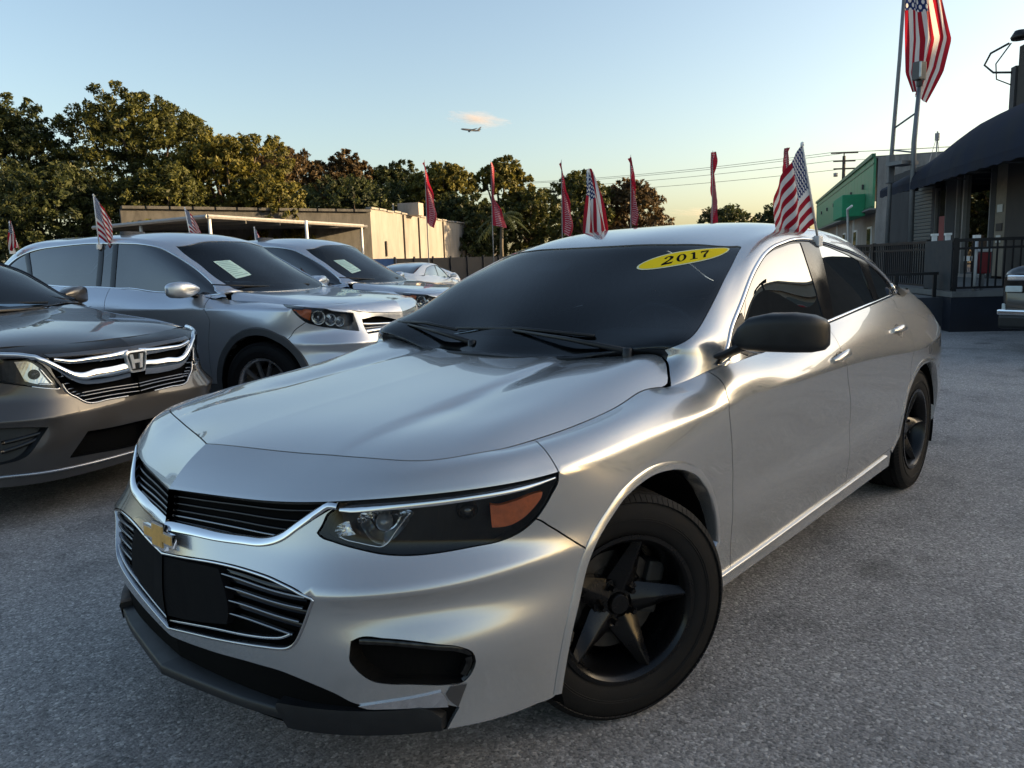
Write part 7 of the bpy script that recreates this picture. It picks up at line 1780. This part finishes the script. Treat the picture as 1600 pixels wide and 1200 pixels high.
def build_coupe(loc,rz,label,paint_m,name='white_coupe'):
    """far car seen from behind"""
    low=[[(x*.93,y*.98,z) for x,y,z in r] for r in SEDAN_LOWER]; up=[[(x*.93,y*.98,z*.985) for x,y,z in r] for r in SEDAN_UPPER]; hd=[[(x*.93,y*.98,z) for x,y,z in r] for r in HOOD]
    H,low=seam_lift(low,hd); L=Surf(low,SEDAN_BREAKS); G=Surf(up); V=L.V; GV=G.V
    root=thing(name,label,'car',loc,rz)
    fa=arch_ring(L,0,.33,.37,.2); ra=arch_ring(L,-2.63,.33,.37,.2); sd=lambda x,z: tuple(inv_side(L,[(x,z)])[0])
    tl=[(5.02,L.kv[5]+.01),(5.30,L.kv[5]+.02),(5.34,L.kv[7]-.01),(5.25,L.kv[7]+.02),(5.02,L.kv[7])]
    pl=[(5.62,L.kv[5]),(L.U+.01,L.kv[5]),(L.U+.01,L.kv[6]+.02),(5.62,L.kv[6]+.02)]
    sk=Skin(L,[(polyline(tl,.03,38,True),True),(polyline(fa,.03),False),(polyline(ra,.03),False)],(.09,.06))
    t=int(sk.at(tuple(np.mean(tl,axis=0)))); ar={int(sk.at(sd(0,.45))),int(sk.at(sd(-2.63,.45)))}
    both_sides(sk.part('body',[k for k in range(sk.n) if k!=t and k not in ar],paint_m,root,0,.02))
    sk.part('tail_lamp',[t],REDLENS,root,.003,.01,.004,both=True)
    sh=sk.part('inner_shell',[k for k in range(sk.n) if k not in ar],VOID,root,0,0,-.03); both_sides(sh)
    loop=[q[:2] for q in low[-1][:9]]+[(-.36,.6),(-.35,.3)]; hl=np.vstack([inv_xy(H,loop),inv_xy(H,[(-.34,0)]),inv_xy(H,[(x,-y) for x,y in loop])[::-1][:-1]])
    Skin(H,[],(.1,.1),domain=hl).part('hood',[tuple(inv_xy(H,[(.2,.1)])[0])],paint_m,root,.002,.015)
    S=SEDAN_UV; k=.95
    dl=[(u*k,v) for u,v in S['dlo']]; ws=[(u*k,v) for u,v in S['windshield'] if v<GV/2-.02]; wind=ws+[(u,GV-v) for u,v in ws[::-1]]
    bk=[(G.ku[8]-.12,G.kv[3]+.02),(G.ku[9]+.0,G.kv[3]+.0),(G.ku[10]+.02,G.kv[3]+.04)]; back=bk+[(u,GV-v) for u,v in bk[::-1]]
    dv=[tuple(q) for q in inv_side(G,[(-1.55,1.0),(-1.5,1.36)])]
    upper_shell(root,G,paint_m,dl,wind,back,(dv,),BLACKG,grid=(.1,.08))
    a=[np.array(low[-1][i]) for i in (14,15,16,17)]; b=[np.array(up[j][-1]) for j in (0,2,4,5)]; Vv=[]
    for p,q_ in zip(a,b):
        for kk in range(3): t_=kk/2; Vv.append(p*(1-t_)+q_*t_)
    both_sides_flat(MB().add(Vv,[(i*3+kk,i*3+kk+1,i*3+4+kk,i*3+3+kk) for i in range(3) for kk in range(2)]).obj('boot_lid',paint_m,root,True),True)
    MB().box((-3.70,0,.62),(.03,.5,.13),bev=.005).obj('number_plate',mat('plate_grey',(.55,.56,.58),.5),root)
    simple_cabin(root,.40,.98,-.5,-2.7,.66,(-.5,.95),.72); side_mirror(root,.82,-.62,1.03,paint_m,.9)
    wells(root,(0,-2.63),.38,.33,.86)
    for x in (0,-2.63):
        for s in (1,-1): wheel(root,x,.78*s,.325,.325,.205,.21,s,0,'multi',mat('alloy_grey',(.45,.46,.47),.3,.9),False,0)
    return root
ground()
warehouse(); boundary_walls(); green_building(); dealership()
trees(); utility_pole(); flagpole()
sedan,SL,SG,SH=build_sedan()
XS=paint('crossover_silver',(.52,.55,.60),.68,.28)
xo=build_crossover((-2.38,-4.052,0),R(110.52),'silver crossover with a pale green sheet in its windscreen right beside the grey minivan',XS)
build_minivan((.176,-3.699,0),R(110),'dark grey-brown minivan with a chrome winged grille at the left edge',paint('minivan_grey',(.075,.069,.065),.55,.34))
x2=copy_tree(xo); x2.location=(-4.50,-5.22,0); x2.rotation_euler.z=R(112); x2['label']='second silver crossover, half hidden behind the sedan windscreen and bonnet'
build_coupe((CAM_POS[0],CAM_POS[1],0),0,'small white car seen from behind in front of the black fence',paint('gloss_white',(.80,.80,.79),.0,.35,.05))
co=bpy.data.objects['white_coupe']; co.location=E(-2.55,25.5); co.rotation_euler.z=LOT+R(90)-R(13)
c2=copy_tree(co); c2.name='blue_car'; c2['label']='pale blue-grey car mostly hidden beyond the second silver crossover'; c2.location=E(-5.35,29.5); c2.rotation_euler.z=LOT+R(200)
pickup()
# flags on car windows
def car_pt(car,p): 
    c,s=math.cos(car.rotation_euler.z),math.sin(car.rotation_euler.z); return (car.location.x+c*p[0]-s*p[1],car.location.y+s*p[0]+c*p[1],p[2])
rv=E(1,0); lv=Vector((CAM_POS[0]-rv[0],CAM_POS[1]-rv[1],0)); 
window_flag((-1.85,.69,1.375),(-1.56,.72,1.775),lv,0,'striped window flag on the near side of the silver sedan roof',.125,.50,seed=2)
window_flag((-1.95,-.665,1.44),(-2.01,-.72,1.835),-lv,1,'striped flag hanging straight down on the far side of the sedan roof',.15,.6,seed=3)
window_flag(car_pt(xo,(-1.88,-.68,1.60)),car_pt(xo,(-1.86,-.70,2.06)),-lv,0,'striped flag on the near window of the crossover beside the minivan',.13,.5,seed=4)
window_flag(car_pt(xo,(-2.06,.66,1.66)),car_pt(xo,(-2.13,.68,2.035)),-lv,0,'striped flag on the far window of the crossover beside the minivan',.13,.5,seed=5)
window_flag(car_pt(x2,(-2.557,-.66,1.57)),car_pt(x2,(-2.58,-.68,1.955)),-lv,0,'striped flag on the near window of the half hidden crossover',.10,.55,seed=6)
window_flag(car_pt(x2,(-2.698,.62,1.59)),car_pt(x2,(-2.725,.64,1.944)),-lv,0,'striped flag on the far window of the half hidden crossover',.09,.55,seed=7)
window_flag(car_pt(xo,(-3.05,-.66,1.60)),car_pt(xo,(-3.04,-.66,1.875)),-lv,1,'striped flag at the far left above the minivan windscreen pillar',.09,.5,seed=8)
for i,(s,d,z0,z1,w,rot,l) in enumerate(((-2.42,24,2.64,4.45,.36,R(20),'red feather flag in front of the warehouse roof vent'),(-.43,24,2.5,4.37,.36,R(-10),'red feather flag above the small palm'),(1.55,22,2.15,4.06,.34,R(10),'wide crumpled red feather flag just left of the far sedan flag'),(3.47,22,2.4,4.13,.26,R(25),'narrow red feather flag over the sedan roof centre'),(5.74,22,2.4,4.17,.26,R(55),'red feather flag against open sky beside the small round tree'),(7.44,21,2.4,4.06,.22,R(60),'dark red feather flag behind the near sedan window flag'))):
    feather_flag(s,d,z0,z1,w,l,rot,20+i)
plane()
cloud(-79,2500,449,(110,80,24),.030,(.95,.80,.72),1,'')
cloud(1180,4200,212,(330,200,34),.010,(.9,.78,.70),2,'')
off_frame()
